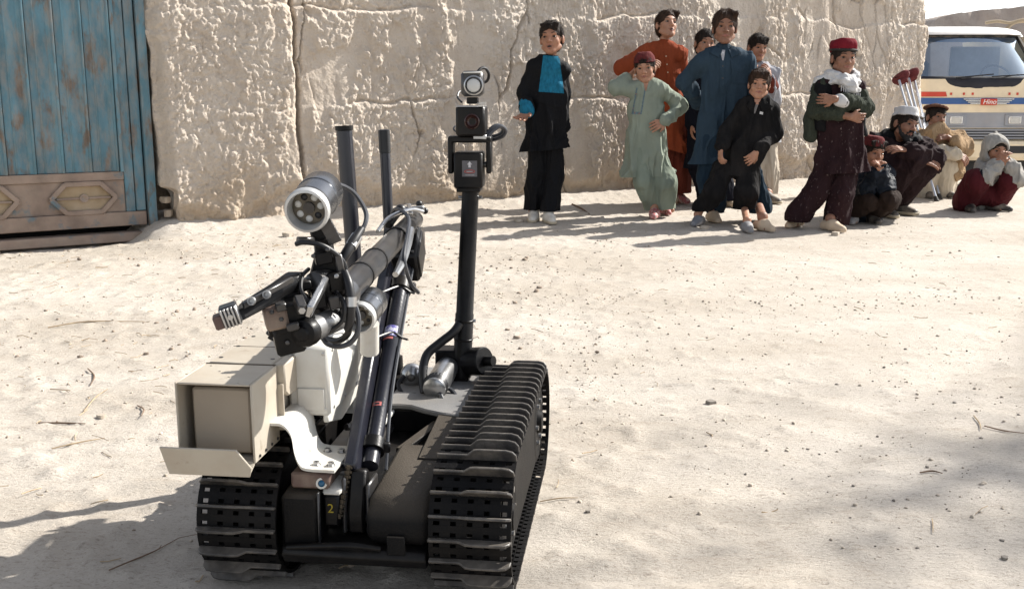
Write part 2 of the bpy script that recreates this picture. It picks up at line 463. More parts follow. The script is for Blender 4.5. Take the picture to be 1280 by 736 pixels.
zv = np.concatenate([np.linspace(-0.12, 2.0, 320), np.linspace(2.0, 2.9, 36)[1:]])
A, Z = np.meshgrid(av, zv, indexing='ij')
rel = wall_relief(A, Z)
# the near jamb: the wall turns back into the gate recess, with a broken corner at its foot
jag = 0.03 * (fbm(zv * 4, zv * 0, 0, 90, 4) - 0.5) * 2
Pw = W0 + A[..., None] * E + (rel - Z * BATTER)[..., None] * N + Z[..., None] * np.array([0, 0, 1])
turn = sstep(0.10, 0.0, A)                       # rounding at the near edge
Pw = Pw - (0.10 * turn ** 2)[..., None] * N + (jag[None, :] * (1 - sstep(0, 0.25, A)))[..., None] * E
notch = (1 - sstep(0.235, 0.275, zv + .02 * np.sin(zv * 40)))
Pw = Pw + (0.085 * notch[None, :] * (1 - sstep(0.0, 0.10, A)))[..., None] * E
Pw[..., 2] -= W0[2]
farr = sstep(WALL_LEN - 0.45, WALL_LEN, A)       # rounding at the far corner
Pw = Pw - (0.42 * farr ** 2)[..., None] * N - (0.0 * farr)[..., None] * E
Pw = Pw + ((0.05 * Z + 0.05 * (fbm(Z * 2.2, 0 * Z, 0, 91, 3) - .5)) * sstep(WALL_LEN - 1.0, WALL_LEN, A))[..., None] * E
nA = len(av)
jd = np.linspace(0.03, 0.45, 18); fd = np.linspace(0.05, 2.5, 30)
Jb = Pw[0][None] - jd[:, None, None] * N + (0.02 * (fbm(jd[:, None] * 9, zv[None] * 6, 0, 92, 3) - .5))[..., None] * E
Fb = Pw[-1][None] - fd[:, None, None] * N + (0.05 * (fbm(fd[:, None] * 5, zv[None] * 5, 0, 93, 3) - .5) * np.minimum(1, fd[:, None] * 4))[..., None] * E
hole = np.exp(-((zv - 0.12) / 0.14) ** 4)
Jb = Jb + (0.10 * hole[None] * sstep(0.0, 0.06, jd)[:, None])[..., None] * E
ALL = np.concatenate([Jb[::-1], Pw, Fb], 0)
rimz = 2.86 + 0.03 * np.sin(np.arange(ALL.shape[0]) * .05)
top = ALL[:, -1:, :] - 0.0 * N
back = np.concatenate([top - 0.22 * N + V3(0, 0, 0.03), top - 0.42 * N, top - 0.44 * N - V3(0, 0, 2.9)], 1)
ALL = np.concatenate([ALL, back], 1)
mud = put("mud_wall", ALL.reshape(-1, 3), grid_faces(ALL.shape[0], ALL.shape[1]), M_WALL, origin=W0, smooth=None)
tag(mud, "long cracked tan mud wall behind the standing boys", "mud wall")

# wooden rain spout high on the wall, its shadow runs down the wall
M_WOOD = mat("grey_wood", (0.20, 0.145, 0.10), 0.85, var=0.35, scale=14, stretch=(1, 1, 1), bump=0.4)
sp = MB(); pz = W0 + E * 4.15 + N * (-2.45 * BATTER) + V3(0, 0, 2.45)
sp.tube([pz - N * 0.25, pz + N * 0.12 + V3(0, 0, -.01), pz + N * 0.40 + V3(0, 0, -.03)], [0.085, 0.08, 0.07], 12)
tag(sp.build("roof_beam", M_WOOD), "round wooden beam end sticking out near the top of the mud wall", "wooden beam")

# ---- the gate -----------------------------------------------------
M_BLUE = mat("worn_blue_paint", (0.085, 0.182, 0.228), 0.55, var=0.30, scale=5, stretch=(2.2, 2.2, .8), bump=0.2, bscale=40,
             col2=(0.120, 0.092, 0.072), c2lo=0.53, c2hi=0.64, c2scale=6, dust=0.6, dustcol=(0.30, 0.235, 0.18), dscale=9)
M_RUST = mat("dusty_metal_sheet", (0.25, 0.185, 0.145), 0.75, var=0.25, scale=8, bump=0.2, bscale=40,
             col2=(0.085, 0.14, 0.17), c2lo=0.56, c2hi=0.66, c2scale=8, dust=0.7, dustcol=(0.34, 0.27, 0.21), dscale=6)
M_OCHRE = mat("faded_ochre_paint", (0.30, 0.22, 0.13), 0.75, var=0.2, scale=9, dust=0.5)
M_BLACK = mat("dark_gap", (0.012, 0.011, 0.010), 0.9)
g0 = W0 - N * 0.17 + E * 0.0
def gp(a, z, o=0.0): return g0 + E * a + N * o + V3(0, 0, z - W0[2])
RG = np.column_stack([E, N, [0, 0, 1.0]])
gate = thing("metal_gate", gp(-0.9, 0), "worn blue ribbed metal gate with brown lower panel and hexagon trims", "gate")
def gbox(a0, a1, z0, z1, o0, o1): return MB().box(gp((a0 + a1) / 2, (z0 + z1) / 2, (o0 + o1) / 2), (a1 - a0, o1 - o0, z1 - z0), RG)
GB = 0.035
ribw = 0.158
a = -0.215
k = 0
while a > -1.95:
    z0, z1 = GB + 0.355, 2.25
    # each pressed sheet strip: flat face with a folded rib along its right edge
    prof = [(-ribw + 0.002, 0.0), (-0.118, 0.0), (-0.113, 0.005), (-0.106, 0.005), (-0.101, 0.0), (-0.050, 0.0), (-0.043, 0.006), (-0.022, 0.006), (-0.016, 0.017), (-0.004, 0.017), (0.0, 0.0), (0.0, -0.012), (-ribw + 0.002, -0.012)]
    mb = MB(); mb.prism([gp(a + p, z0, q) for p, q in prof], V3(0, 0, z1 - z0))
    o = mb.build("sheet_strip" if k == 0 else "sheet_strip", M_BLUE, gate, bevel=0.0015)
    a -= ribw; k += 1
gbox(-0.215, -0.193, GB + 0.35, 2.25, -0.012, 0.030).build("rib_post", M_BLUE, gate, bevel=0.003)
gbox(-0.193, -0.136, GB + 0.10, 2.25, -0.015, 0.012).build("stile", M_BLUE, gate, bevel=0.003)
gbox(-0.132, -0.074, GB + 0.104, 2.25, -0.012, 0.020).build("stile", M_BLUE, gate, bevel=0.004)
gbox(-2.0, -0.074, GB + 0.012, GB + 0.10, -0.015, 0.022).build("bottom_rail", M_RUST, gate, bevel=0.004)
gbox(-1.95, -0.195, GB + 0.30, GB + 0.353, -0.013, 0.016).build("middle_rail", M_RUST, gate, bevel=0.004)
gbox(-1.95, -0.195, GB + 0.102, GB + 0.298, -0.018, 0.0).build("lower_panel", M_RUST, gate)
for ca in (-0.440, -1.00, -1.56):
    hw, hh, cz = 0.188, 0.088, GB + 0.197
    pts = [(-hw, 0), (-hw + .085, hh), (hw - .085, hh), (hw, 0), (hw - .085, -hh), (-hw + .085, -hh)]
    fr = MB()
    for i in range(6):
        p, q = pts[i], pts[(i + 1) % 6]
        dx = unit(np.array([q[0] - p[0], q[1] - p[1]])) * 0.004
        fr.bar(gp(ca + p[0] - dx[0], cz + p[1] - dx[1], 0.014 + 0.0006 * i), gp(ca + q[0] + dx[0], cz + q[1] + dx[1], 0.014 + 0.0006 * i), 0.030, 0.026, N)
    hx = fr.build("hexagon_trim", M_RUST, gate, bevel=0.004)
    mb = MB().prism([gp(ca + p[0] * .9, cz + p[1] * .9, 0.0025) for p in pts], N * 0.004); mb.build("hexagon_inset", M_OCHRE, hx)
    mb = MB().bar(gp(ca - hw + .03, cz, .012), gp(ca + hw - .03, cz, .012), .013, .014, N); mb.build("cross_bar", M_RUST, hx, bevel=.002)
    mb = MB().lathe(gp(ca, cz, .008), N, [(0, .026), (.020, .026), (.022, .020), (.014, .010)], 12); mb.build("boss", M_RUST, hx)
gbox(-0.066, -0.012, -0.02, 2.4, -0.05, 0.05).build("gate_post", M_BLUE, gate, bevel=0.004)
gbox(-2.1, -0.012, -0.048, 0.008, -0.06, 0.062).build("threshold", M_RUST, gate, bevel=0.004)
gbox(-2.1, 0.0, -0.02, 2.4, -0.30, -0.26).build("dark_inside", M_BLACK, gate)
# rubble under the threshold and in the broken corner
M_STONE = mat("rough_stone", (0.30, 0.245, 0.185), 0.9, var=0.3, scale=20, bump=0.5, bscale=40)
def stone_mesh(c, r, seed, sq=0.6):
    mb = MB().ball((0, 0, 0), 1.0, None, 9, 7); V = np.array(mb.V)
    rr = 0.72 + 0.55 * vn(V[:, 0] * 1.6 + seed * 3.1, V[:, 1] * 1.6, V[:, 2] * 1.6, seed)
    V = V * rr[:, None]; V = np.clip(V, [-.72, -.66, -.62], [.78, .70, .58]) * np.array(r if hasattr(r, '__len__') else (r, r, r * sq)); ang = seed * 1.7
    R = np.array([[math.cos(ang), -math.sin(ang), 0], [math.sin(ang), math.cos(ang), 0], [0, 0, 1]])
    return V @ R.T + np.asarray(c), mb.F
for i, (aa, zz, r) in enumerate(((0.035, 0.03, 0.055), (0.045, 0.12, 0.048), (0.035, 0.205, 0.042))):
    V, F_ = stone_mesh(gp(aa, zz, 0.09), (r * 1.15, r * .8, r * .78), 23 + 4 * i)
    tag(put("stone", V, F_, M_STONE, smooth=35), ("stone lowest in the hollow of the wall beside the gate post", "stone in the middle of the hollow beside the gate post", "stone wedged at the top of the hollow beside the gate post")[i], "stone")
for i, aa in enumerate((-1.12, -0.97)):
    V, F_ = stone_mesh(gp(aa, -0.075, 0.03), (0.08, 0.04, 0.035), 30 + i)
    tag(put("stone", V, F_, M_STONE, smooth=35), ("outer stone holding up the gate threshold", "second stone under the gate threshold, nearer the wall")[i], "stone")
# wall on the other side of the gate, outside the frame
lw = MB().box(gp(-2.5, 1.3, 0.0), (0.8, 0.6, 2.9), RG)
tag(lw.build("mud_wall", M_WALL, bevel=0.05), "short mud wall on the far side of the gate", "mud wall")

# ---- mud building behind the bus ---------------------------------
M_WALL2 = wall_material("pale_mud", (0.34, 0.285, 0.25), (0.26, 0.215, 0.19), (0.40, 0.35, 0.31))
def far_wall():
    n1, n2 = 120, 40
    a = np.linspace(0, 1, n1); P0, P1 = W(1168, 40, 22.0), W(1480, 40, 22.0 + 0.5)
    base = P0[None] * (1 - a[:, None]) + P1[None] * a[:, None]
    px = np.linspace(1168, 1480, n1)
    ztop = np.array([W(p, np.interp(p, [1168, 1174, 1182, 1205, 1280, 1480], [40, 26, 20, 15, 7, 2]), 22.0)[2] for p in px])
    ztop = ztop + 0.05 * (fbm(px * 0.09, 0 * px, 0, 5, 3) - .5)
    v = np.linspace(0, 1, n2); Zg = -0.7 + (ztop[:, None] + 0.7) * v[None]
    P = np.repeat(base[:, None, :], n2, 1); P[..., 2] = Zg
    P[..., 1] += 0.12 * (fbm(px[:, None] * 0.05, Zg * 2, 0, 8, 4) - .5) * 2 + 0.25 * v[None] ** 6
    tb = P[:, -1:, :].copy(); tb[..., 1] += 1.2; bb = tb.copy(); bb[..., 2] = -0.7
    P = np.concatenate([P, tb, bb], 1)
    o = put("mud_building", P.reshape(-1, 3), grid_faces(n1, n2 + 2)[:, ::-1], M_WALL2, smooth=50)
    tag(o, "brown mud building with a rounded parapet behind the bus", "building")
far_wall()

# ---- loose stones, twigs, gravel ----------------------------------
M_PEB = mat("pebble", (0.42, 0.36, 0.29), 0.9, var=0.4, scale=9)
M_PEBG = mat("grey_pebble", (0.22, 0.195, 0.165), 0.9, var=0.3, scale=9)
def ground_pt(px, py):
    p = G(px, py); p[2] = float(gz_fine(p[0], p[1])); return p
for i, (px, py, wpx, m, lab) in enumerate((
        (888, 505, 13, M_PEBG, "small brown stone alone on the open ground in front of the boys"),
        (670, 602, 15, M_PEB, "pale stone lying against the outer side of the robot's right track"),
        (649, 279, 12, M_PEB, "flat pale stone beside the white sneakers of the boy in black"),
        (881, 286, 12, M_PEB, "pale stone in front of the small boy's grey shoe"),
        (1044, 294, 11, M_PEB, "flat stone in front of the shoes of the boy in the red cap"),
        (360, 297, 14, M_PEB, "pale lump on the ground by the mud wall left of the robot's lamp"),
        (127, 523, 12, M_PEB, "round pebble beside the dry stalk left of the robot"),
        (1256, 694, 10, M_PEBG, "dark pebble in the shade at the lower right"),
        (735, 640, 8, M_PEBG, "dark pebble on the sunny ground right of the robot"),
        (560, 598, 1, M_PEB, ""))):
    if not lab: continue
    p = ground_pt(px, py); r = wpx / FPX * p[1] / 2 * 1.15
    V, F_ = stone_mesh(p + V3(0, 0, r * .3), r, 40 + i)
    tag(put("stone", V, F_, m, smooth=35), lab, "stone")
def pebbles(name, n, region, rlo, rhi, m, lab, seed, dens=None):
    rs = np.random.RandomState(seed)
    mb = MB().ball((0, 0, 0), 1.0, None, 5, 4); B = np.array(mb.V); Vs, Fs, o = [], [], 0
    while n > 0:
        x, y = rs.uniform(*region[0]), rs.uniform(*region[1])
        if abs(x) > y * 0.6 + 0.3: continue
        if wall_dist(x, y) < 0.05: continue
        if dens is not None and rs.rand() > dens(x, y): continue
        r = rlo * (rhi / rlo) ** (rs.rand() ** 2.6)
        V = B * (0.7 + 0.6 * rs.rand(len(B), 1)) * r * np.array([1, rs.uniform(.6, 1), rs.uniform(.45, .8)])
        t = rs.rand() * 6.28; R = np.array([[math.cos(t), -math.sin(t), 0], [math.sin(t), math.cos(t), 0], [0, 0, 1]])
        Vs.append(V @ R.T + [x, y, float(gz_fine(x, y)) + r * .15]); Fs += [[i + o for i in f] for f in mb.F]; o += len(B); n -= 1
    ob = put(name, np.concatenate(Vs), Fs, m, origin=(0, 0, 0), smooth=None); tag(ob, lab, "gravel", kind="stuff")
cl = lambda x, y: (0.10 + 0.9 * (fbm(x * 1.3, y * 1.3, 0, 77, 3) > 0.54)) * (1.0 if x < .12 * y else .45)
pebbles("gravel", 2600, ((-2.6, 2.6), (1.7, 4.6)), 0.0016, 0.0072, M_PEB, "fine gravel and crumbs scattered over the near ground", 1, cl)
pebbles("gravel", 1900, ((-3, 5), (4.0, 9.6)), 0.0022, 0.0095, M_PEB, "small stones scattered over the ground near the wall", 2, cl)
pebbles("gravel", 260, ((0.4, 2.6), (1.7, 5.0)), 0.002, 0.0075, M_PEBG, "dark crumbs of earth scattered on the right of the ground", 3)
M_CLOD = mat("earth_clod", (0.27, 0.215, 0.165), 0.95, var=0.35, scale=15, bump=.5, bscale=120)
pebbles("clods", 420, ((-2.9, 0.3), (1.8, 6.2)), 0.004, 0.017, M_CLOD, "crumbled clods of earth left of and behind the robot", 9, lambda x, y: .15 + .85 * (fbm(x * 1.1, y * 1.1, 3, 78, 3) > .50))
M_STRAW = mat("dry_stalk", (0.36, 0.27, 0.17), 0.9, var=0.4, scale=30)
M_TWIG = mat("brown_twig", (0.16, 0.105, 0.07), 0.9, var=0.3, scale=30)
for i, (pts, w, m, lab) in enumerate((
        (((48, 531), (78, 530), (107, 531)), 2.0, M_TWIG, "thick brown stalk lying left of the robot, the shorter of two"),
        (((65, 563), (100, 556), (131, 549)), 1.6, M_STRAW, "long dry stalk lying left of the robot, slanting up to the right"),
        (((137, 720), (160, 708), (195, 690), (202, 684)), 1.8, M_TWIG, "branched twig in the robot's shadow at the lower left"),
        (((675, 628), (700, 626), (722, 624)), 1.4, M_STRAW, "pale straw beside the robot's right track"),
        (((1230, 535), (1255, 540), (1280, 543)), 1.6, M_TWIG, "thin dark twig in the tree shade at the right edge"),
        (((1150, 592), (1165, 590), (1178, 593)), 2.0, M_TWIG, "short dark twig in the tree shade"),
        (((1165, 650), (1166, 660), (1166, 668)), 1.3, M_STRAW, "short upright straw in the tree shade"),
        (((1217, 522), (1224, 530), (1226, 540)), 1.6, M_STRAW, "pale bent stalk at the edge of the tree shade"),
        (((110, 462), (118, 472), (113, 482)), 1.7, M_TWIG, "curled dry leaf stalk left of the robot's box"),
        (((105, 515), (120, 500), (135, 487)), 1.3, M_STRAW, "dry straw slanting beside the curled stalk"),
        (((60, 410), (110, 405), (180, 402)), 1.5, M_STRAW, "long straw lying level in front of the gate"),
        (((172, 508), (180, 515), (177, 524)), 1.6, M_TWIG, "small forked twig left of the robot's box"),
        (((715, 261), (727, 265), (737, 270)), 1.8, M_TWIG, "short stick on the shaded ground at the foot of the wall"),
        )):
    mb = MB(); P = [ground_pt(*p) + V3(0, 0, 0.004) for p in pts]; r = w / FPX * P[0][1] * 0.62
    mb.tube(P, [r * .8, r, r * .45], 6, 4)
    if len(pts) > 3:
        q = P[2]; mb.tube([q, q + V3(.03, .05, .004), q + V3(.075, .07, .006)], [r * .7, r * .3], 5)
    o = tag(mb.build("twig", m), lab, "twig")
# short straw litter
rs = np.random.RandomState(5); mb = MB()
for i in range(900):
    x, y = rs.uniform(-2.9, 2.4), rs.uniform(1.7, 6.5)
    if (x > -0.3 and rs.rand() < 0.85) or abs(x) > y * .6: continue
    L = rs.uniform(.015, .07); t = rs.uniform(0, 6.28); p = V3(x, y, float(gz_fine(x, y)) + .003)
    q = p + L * V3(math.cos(t), math.sin(t), rs.uniform(-.02, .1)); mb.tube([p, (p + q) / 2 + rs.normal(0, .003, 3), q], rs.uniform(.0007, .0015), 4)
tag(mb.build("straw_litter", M_STRAW, origin=(0, 0, 0)), "bits of dry straw littered over the ground", "straw", kind="stuff")

# ---- trees outside the frame, whose thin shade reaches the ground ----
M_BARK = mat("bark", (0.13, 0.10, 0.075), 0.9, var=0.3, scale=18, bump=0.5)
M_LEAF = mat("dry_leaf", (0.09, 0.085, 0.035), 0.7, var=0.4, scale=3)
def tree(base, hgt, tips, seed, label, nleaf, spread):
    rs = np.random.RandomState(seed)
    t = thing("tree", base, label, "tree")
    mb = MB(); top = np.array(base) + V3(0, 0, hgt * .5)
    mb.tube([base - V3(0, 0, .2), np.array(base) + V3(.05, .03, hgt * .25), top], [.16, .13, .10], 12, 3)
    mb.build("trunk", M_BARK, t)
    cr = MB(); lf = MB()
    for tip in tips:
        tip = np.array(tip); mid = (top + tip) / 2 + V3(0, 0, .25)
        cr.tube([top - V3(0, 0, .3), mid, tip], [.06, .03, .010], 8, 5)
        for k in range(10):
            f = rs.uniform(.55, 1.0); b = mid + (tip - mid) * f if f > .5 else top + (mid - top) * 2 * f
            e = b + rs.normal(0, 1, 3) * V3(.55, .55, .4) * spread
            cr.tube([b, (b + e) / 2 + rs.normal(0, .05, 3), e], [.014, .008, .003], 5, 2)
            for j in range(nleaf):
                c = b + (e - b) * rs.uniform(.3, 1.1) + rs.normal(0, .07, 3); u = unit(rs.normal(0, 1, 3)); v = unit(np.cross(u, rs.normal(0, 1, 3)))
                L = rs.uniform(.03, .055); w = L * .4
                lf.add([c - u * L, c + v * w, c + u * L, c - v * w], [[0, 1, 2, 3]])
    cr.build("limbs", M_BARK, t)
    o = lf.build("crown", M_LEAF, t); return t
def up_sun(px, py, h): 
    p = G(px, py); return p + SUN * (h / SUN[2])
tree(V3(10.6, 8.3, 0), 12.0, [up_sun(1250, 730, 9.4), up_sun(1190, 590, 9.0), up_sun(1090, 630, 8.6), up_sun(1260, 560, 10.0), up_sun(1020, 690, 8.2)], 5,
     "tall thinly leaved tree standing beyond the right edge of the picture", 3, 1.0)
# ================================================================== BUS
M_CREAM = mat("cream_paint", (0.74, 0.63, 0.45), 0.42, var=0.08, scale=4, dust=0.35, dustcol=(0.45, 0.38, 0.29), dscale=3)
M_WHITE = mat("white_paint", (0.80, 0.79, 0.76), 0.45, var=0.06, scale=4, dust=0.3, dscale=3)
M_BAND = mat("grey_blue_paint", (0.27, 0.29, 0.33), 0.45, var=0.1, scale=5, dust=0.25, dscale=3)
M_RED = mat("red_paint", (0.50, 0.055, 0.030), 0.5, var=0.1, scale=8)
M_STRIPE = mat("blue_paint", (0.035, 0.095, 0.26), 0.5, var=0.1, scale=8)
M_DARKP = mat("black_cloth_cover", (0.014, 0.014, 0.020), 0.6, var=0.3, scale=6, bump=0.5, bscale=7)
M_RUB = mat("black_rubber", (0.018, 0.017, 0.016), 0.75, var=0.3, scale=10, dust=0.4)
M_CHROME = mat("chrome", (0.62, 0.62, 0.62), 0.22, metal=1.0, var=0.05)
M_GRILLE = mat("grille_black", (0.02, 0.02, 0.022), 0.6)
def glass(name, tint, rough=0.03, a=1.0):
    m = bpy.data.materials.new(name); m.use_nodes = True; b = m.node_tree.nodes["Principled BSDF"]
    b.inputs["Base Color"].default_value = tint + (1,); b.inputs["Roughness"].default_value = rough
    b.inputs["Transmission Weight"].default_value = 1.0; b.inputs["IOR"].default_value = 1.45; return m
def thin_glass(name, tint, refl):
    m = bpy.data.materials.new(name); m.use_nodes = True; n, l = m.node_tree.nodes, m.node_tree.links
    n.remove(n["Principled BSDF"]); out = n["Material Output"]
    t = n.new("ShaderNodeBsdfTransparent"); t.inputs[0].default_value = tint + (1,)
    g = n.new("ShaderNodeBsdfGlossy"); g.inputs["Roughness"].default_value = 0.05; g.inputs["Color"].default_value = (.72, .86, 1, 1)
    f = n.new("ShaderNodeFresnel"); f.inputs[0].default_value = 1.5
    a = n.new("ShaderNodeMath"); a.operation = 'MULTIPLY_ADD'; a.use_clamp = True; a.inputs[1].default_value = 1.0; a.inputs[2].default_value = refl
    l.new(f.outputs[0], a.inputs[0]); mx = n.new("ShaderNodeMixShader"); l.new(a.outputs[0], mx.inputs[0])
    l.new(t.outputs[0], mx.inputs[1]); l.new(g.outputs[0], mx.inputs[2]); l.new(mx.outputs[0], out.inputs[0]); return m
M_GLASS = thin_glass("windscreen_glass", (0.60, 0.68, 0.76), 0.27)
M_LENS = mat("lamp_lens", (0.5, 0.5, 0.48), 0.12, var=0.08, scale=40)
M_SEAT = mat("seat_cloth", (0.16, 0.15, 0.17), 0.9)
M_PALE = mat("pale_cloth", (0.75, 0.75, 0.75), 0.9, var=0.1)
TY, TX, THW = 14.0, 6.24, 0.88
def tz(py): return W(1241, py, TY)[2]
TG = -0.50
bus = thing("bus", (TX, TY + 1.5, TG), "cream and blue striped old bus facing the camera beyond the end of the mud wall", "bus")
def tb(x0, x1, z0, z1, y0, y1, m, name, par=bus, bev=0.01, lab=None):
    return MB().box(((x0 + x1) / 2, (y0 + y1) / 2, (z0 + z1) / 2), (x1 - x0, y1 - y0, z1 - z0)).build(name, m, par, bevel=bev, label=lab)
zr, zwt, zwb = tz(28), tz(43), tz(99)
# cab shell: rounded front profile in plan, raked windscreen
def planrow(z, hw, yf, rc, n=7):
    """half-rounded plan outline from left-back to right-back at height z"""
    P = [V3(TX - hw, TY + 2.6, z)]
    for k in range(n): 
        f = math.pi + (math.pi / 2) * k / (n - 1); P.append(V3(TX - hw + rc + rc * math.cos(f), yf + rc + rc * math.sin(f), z))
    for k in range(n):
        f = 1.5 * math.pi + (math.pi / 2) * k / (n - 1); P.append(V3(TX + hw - rc + rc * math.cos(f), yf + rc + rc * math.sin(f), z))
    P.append(V3(TX + hw, TY + 2.6, z)); return P
def shell(rows, name, m, par=bus, smooth=35):
    n = len(rows[0]); V = [p for r in rows for p in r]; F_ = []
    for i in range(len(rows) - 1):
        for k in range(n - 1): F_.append([i * n + k, i * n + k + 1, (i + 1) * n + k + 1, (i + 1) * n + k])
    return put(name, np.array(V), F_, m, par, smooth=smooth)
zb0 = tz(176)
shell([planrow(zb0, THW, TY, .14), planrow(tz(160), THW, TY, .14)], "lower_panel", M_CREAM)
shell([planrow(tz(160), THW, TY - .004, .14), planrow(tz(141), THW, TY - .004, .14)], "grey_band", M_BAND)
shell([planrow(tz(141), THW, TY, .14), planrow(tz(113), THW, TY + .01, .15), planrow(tz(99), THW - .004, TY + .03, .16)], "front_panel", M_CREAM)
shell([planrow(tz(130.5), THW + .003, TY - .004, .14), planrow(tz(122.5), THW + .003, TY - .003, .14)], "blue_stripe", M_STRIPE)
xr_ = W(1184, 118, TY)[0]
shell([planrow(tz(121), THW + .003, TY - .002, .14)[:8] + [V3(xr_, TY - .002, tz(121))], planrow(tz(115), THW + .003, TY, .14)[:8] + [V3(xr_ - .02, TY, tz(115))]], "red_stripe", M_RED)
for px in (1189, 1205, 1216, 1262, 1272):
    x = W(px, 118, TY)[0]; tb(x - .012, x + .012, tz(119), tz(116), TY - .003, TY + .03, M_RED, "red_dash", bev=0)
# windscreen frame and glass
yb, yt = TY + .035, TY + .56
def wsp(u, v): # u 0..1 across, v 0..1 upward; bowed
    hw = (THW - .055) * (1 - v) + (THW - .17) * v
    x = (2 * u - 1) * hw; return V3(TX + x, yb * (1 - v) + yt * v + .16 * (2 * u - 1) ** 4 + .03 * (2 * u - 1) ** 2, zwb + (zwt - zwb) * v)
nu, nv = 17, 9
put("windscreen", np.array([wsp(i / (nu - 1), j / (nv - 1)) for i in range(nu) for j in range(nv)]), grid_faces(nu, nv), M_GLASS, bus, smooth=60)
M_SUNBAND = mat("blue_sun_strip", (0.055, 0.16, 0.33), 0.4, var=0.35, scale=9)
put("sun_strip", np.array([wsp(.03 + .94 * i / (nu - 1), .86 + .13 * j / 3) + V3(0, .012, 0) for i in range(nu) for j in range(4)]), grid_faces(nu, 4), M_SUNBAND, bus)
fr = MB()
edge = [wsp(0, v) for v in np.linspace(0, 1, 8)] + [wsp(u, 1) for u in np.linspace(0, 1, 14)[1:]] + [wsp(1, v) for v in np.linspace(1, 0, 8)[1:]]
fr.tube(edge, .020, 8, 1); fr.build("windscreen_seal", M_RUB, bus)
for sgn in (0, 1):
    mb = MB()
    mb.tube([wsp(sgn, v) + V3((2 * sgn - 1) * .045, .03, 0) for v in np.linspace(-.02, 1.02, 8)], .048, 10); mb.build("pillar", M_CREAM if sgn == 0 else M_WHITE, bus)
# roof
rows = []
for f in np.linspace(0, 1, 7):
    a = f * math.pi / 2; rows.append(planrow(zwt + .02 + (zr - zwt - .02) * math.sin(a), THW - .09 - .35 * (1 - math.cos(a)), yt - .03 + .6 * (1 - math.cos(a)), .30 ))
shell(rows, "roof", M_WHITE, smooth=60)
cap_ = MB().prism(rows[-1], V3(0, 0, -.02)); cap_.build("roof_top", M_WHITE, bus)
# side walls
for sgn in (-1, 1):
    xs = TX + sgn * THW
    s_ = MB().prism([V3(xs, TY + .16, zwb), V3(xs, TY + 2.6, zwb), V3(xs - sgn * .1, TY + 2.6, zwt), V3(xs - sgn * .1, TY + .55, zwt)], V3(-sgn * .03, 0, 0))
    s_.build("side_door", M_CREAM, bus, bevel=.008)
    h = MB().tube([V3(xs + sgn * .015, TY + .18, tz(114)), V3(xs + sgn * .07, TY + .16, tz(110)), V3(xs + sgn * .09, TY + .20, tz(94)), V3(xs + sgn * .03, TY + .30, tz(85))], .014, 8, 5)
    h.build("grab_handle", M_CHROME, bus)
tb(TX - THW + .02, TX + THW - .02, TG + .35, zwb, TY + 2.2, TY + 2.6, M_CREAM, "rear_bulkhead")
tb(TX - THW + .05, TX + THW - .05, zb0 - .05, zb0 + .02, TY + .2, TY + 2.6, M_GRILLE, "cab_floor")
# dark cloth over the dashboard ledge below the glass
nc = 24; pts = []
for i in range(nc):
    u = i / (nc - 1); x = TX + (2 * u - 1) * (THW - .03); wv = .012 * math.sin(i * 1.9)
    yy = TY + .035 + .13 * (2 * u - 1) ** 6
    for (dz, dy) in ((tz(95.5), .03), (tz(99), -.012), (tz(106), -.018), (tz(113.0) + .02 * math.sin(i * .7 + 1) + wv, -.022)): pts.append(V3(x, yy + dy, dz))
put("cover_cloth", np.array(pts), grid_faces(nc, 4), M_DARKP, bus, smooth=70)
# wipers
for x0, z0, x1, z1 in ((1195, 97.5, 1242, 93), (1240, 96, 1292, 93)):
    a, b = W(x0, z0, TY + .02), W(x1, z1, TY + .03)
    m_ = (a + b) / 2; mb = MB(); mb.tube([a, b], .009, 6); mb.tube([m_, m_ + V3(-.18, -.02, -.04)], .007, 6); mb.build("wiper", M_GRILLE, bus)
# badge: wings, red plate with white lettering
bx, bz = TX + .06, tz(127)
for sgn in (-1, 1):
    wing = MB()
    for i, (o, w) in enumerate(((.030, .245), (.010, .215), (-.010, .185), (-.028, .15))):
        wing.box((bx + sgn * (.09 + w / 2), TY - .02, bz + o), (w, .018, .013))
    wing.box((bx + sgn * .10, TY - .016, bz), (.03, .012, .07)); wing.build("badge_wing", M_CHROME, bus, bevel=.002)
bp_ = tb(bx - .105, bx + .105, bz - .047, bz + .035, TY - .045, TY - .008, M_RED, "badge_plate", bev=.006)
def text_mesh(s, size, name, m, par, loc, R, ext=.002, shear=0.0):
    c = bpy.data.curves.new(name, 'FONT'); c.body = s; c.size = size; c.extrude = ext; c.align_x = 'CENTER'; c.align_y = 'CENTER'; c.shear = shear
    o = bpy.data.objects.new(name, c); me = bpy.data.meshes.new_from_object(o); bpy.data.objects.remove(o)
    V = np.array([v.co[:] for v in me.vertices]); F_ = [list(p.vertices) for p in me.polygons]
    return put(name, V @ np.asarray(R).T + np.asarray(loc), F_, m, par, smooth=None)
RT = np.column_stack([[1, 0, 0], [0, 0, 1], [0, -1, 0]])
text_mesh("Hino", .088, "badge_lettering", M_WHITE, bp_, (bx, TY - .047, bz - .006), RT, .002, .25)
# headlights
for sgn in (-1, 1):
    xc = TX + sgn * .50 + .04
    hb = tb(xc - .24, xc + .24, tz(157.5), tz(143), TY - .025, TY + .03, M_BAND, "headlight_bezel", bev=.008)
    for k in (-1, 1):
        x = xc + k * .112
        l_ = tb(x - .085, x + .085, tz(155), tz(145.5), TY - .034, TY - .02, M_CHROME, "lamp_frame", hb, .004)
        tb(x - .068, x + .068, tz(154), tz(146.5), TY - .040, TY - .030, M_LENS, "lens", hb, .006)
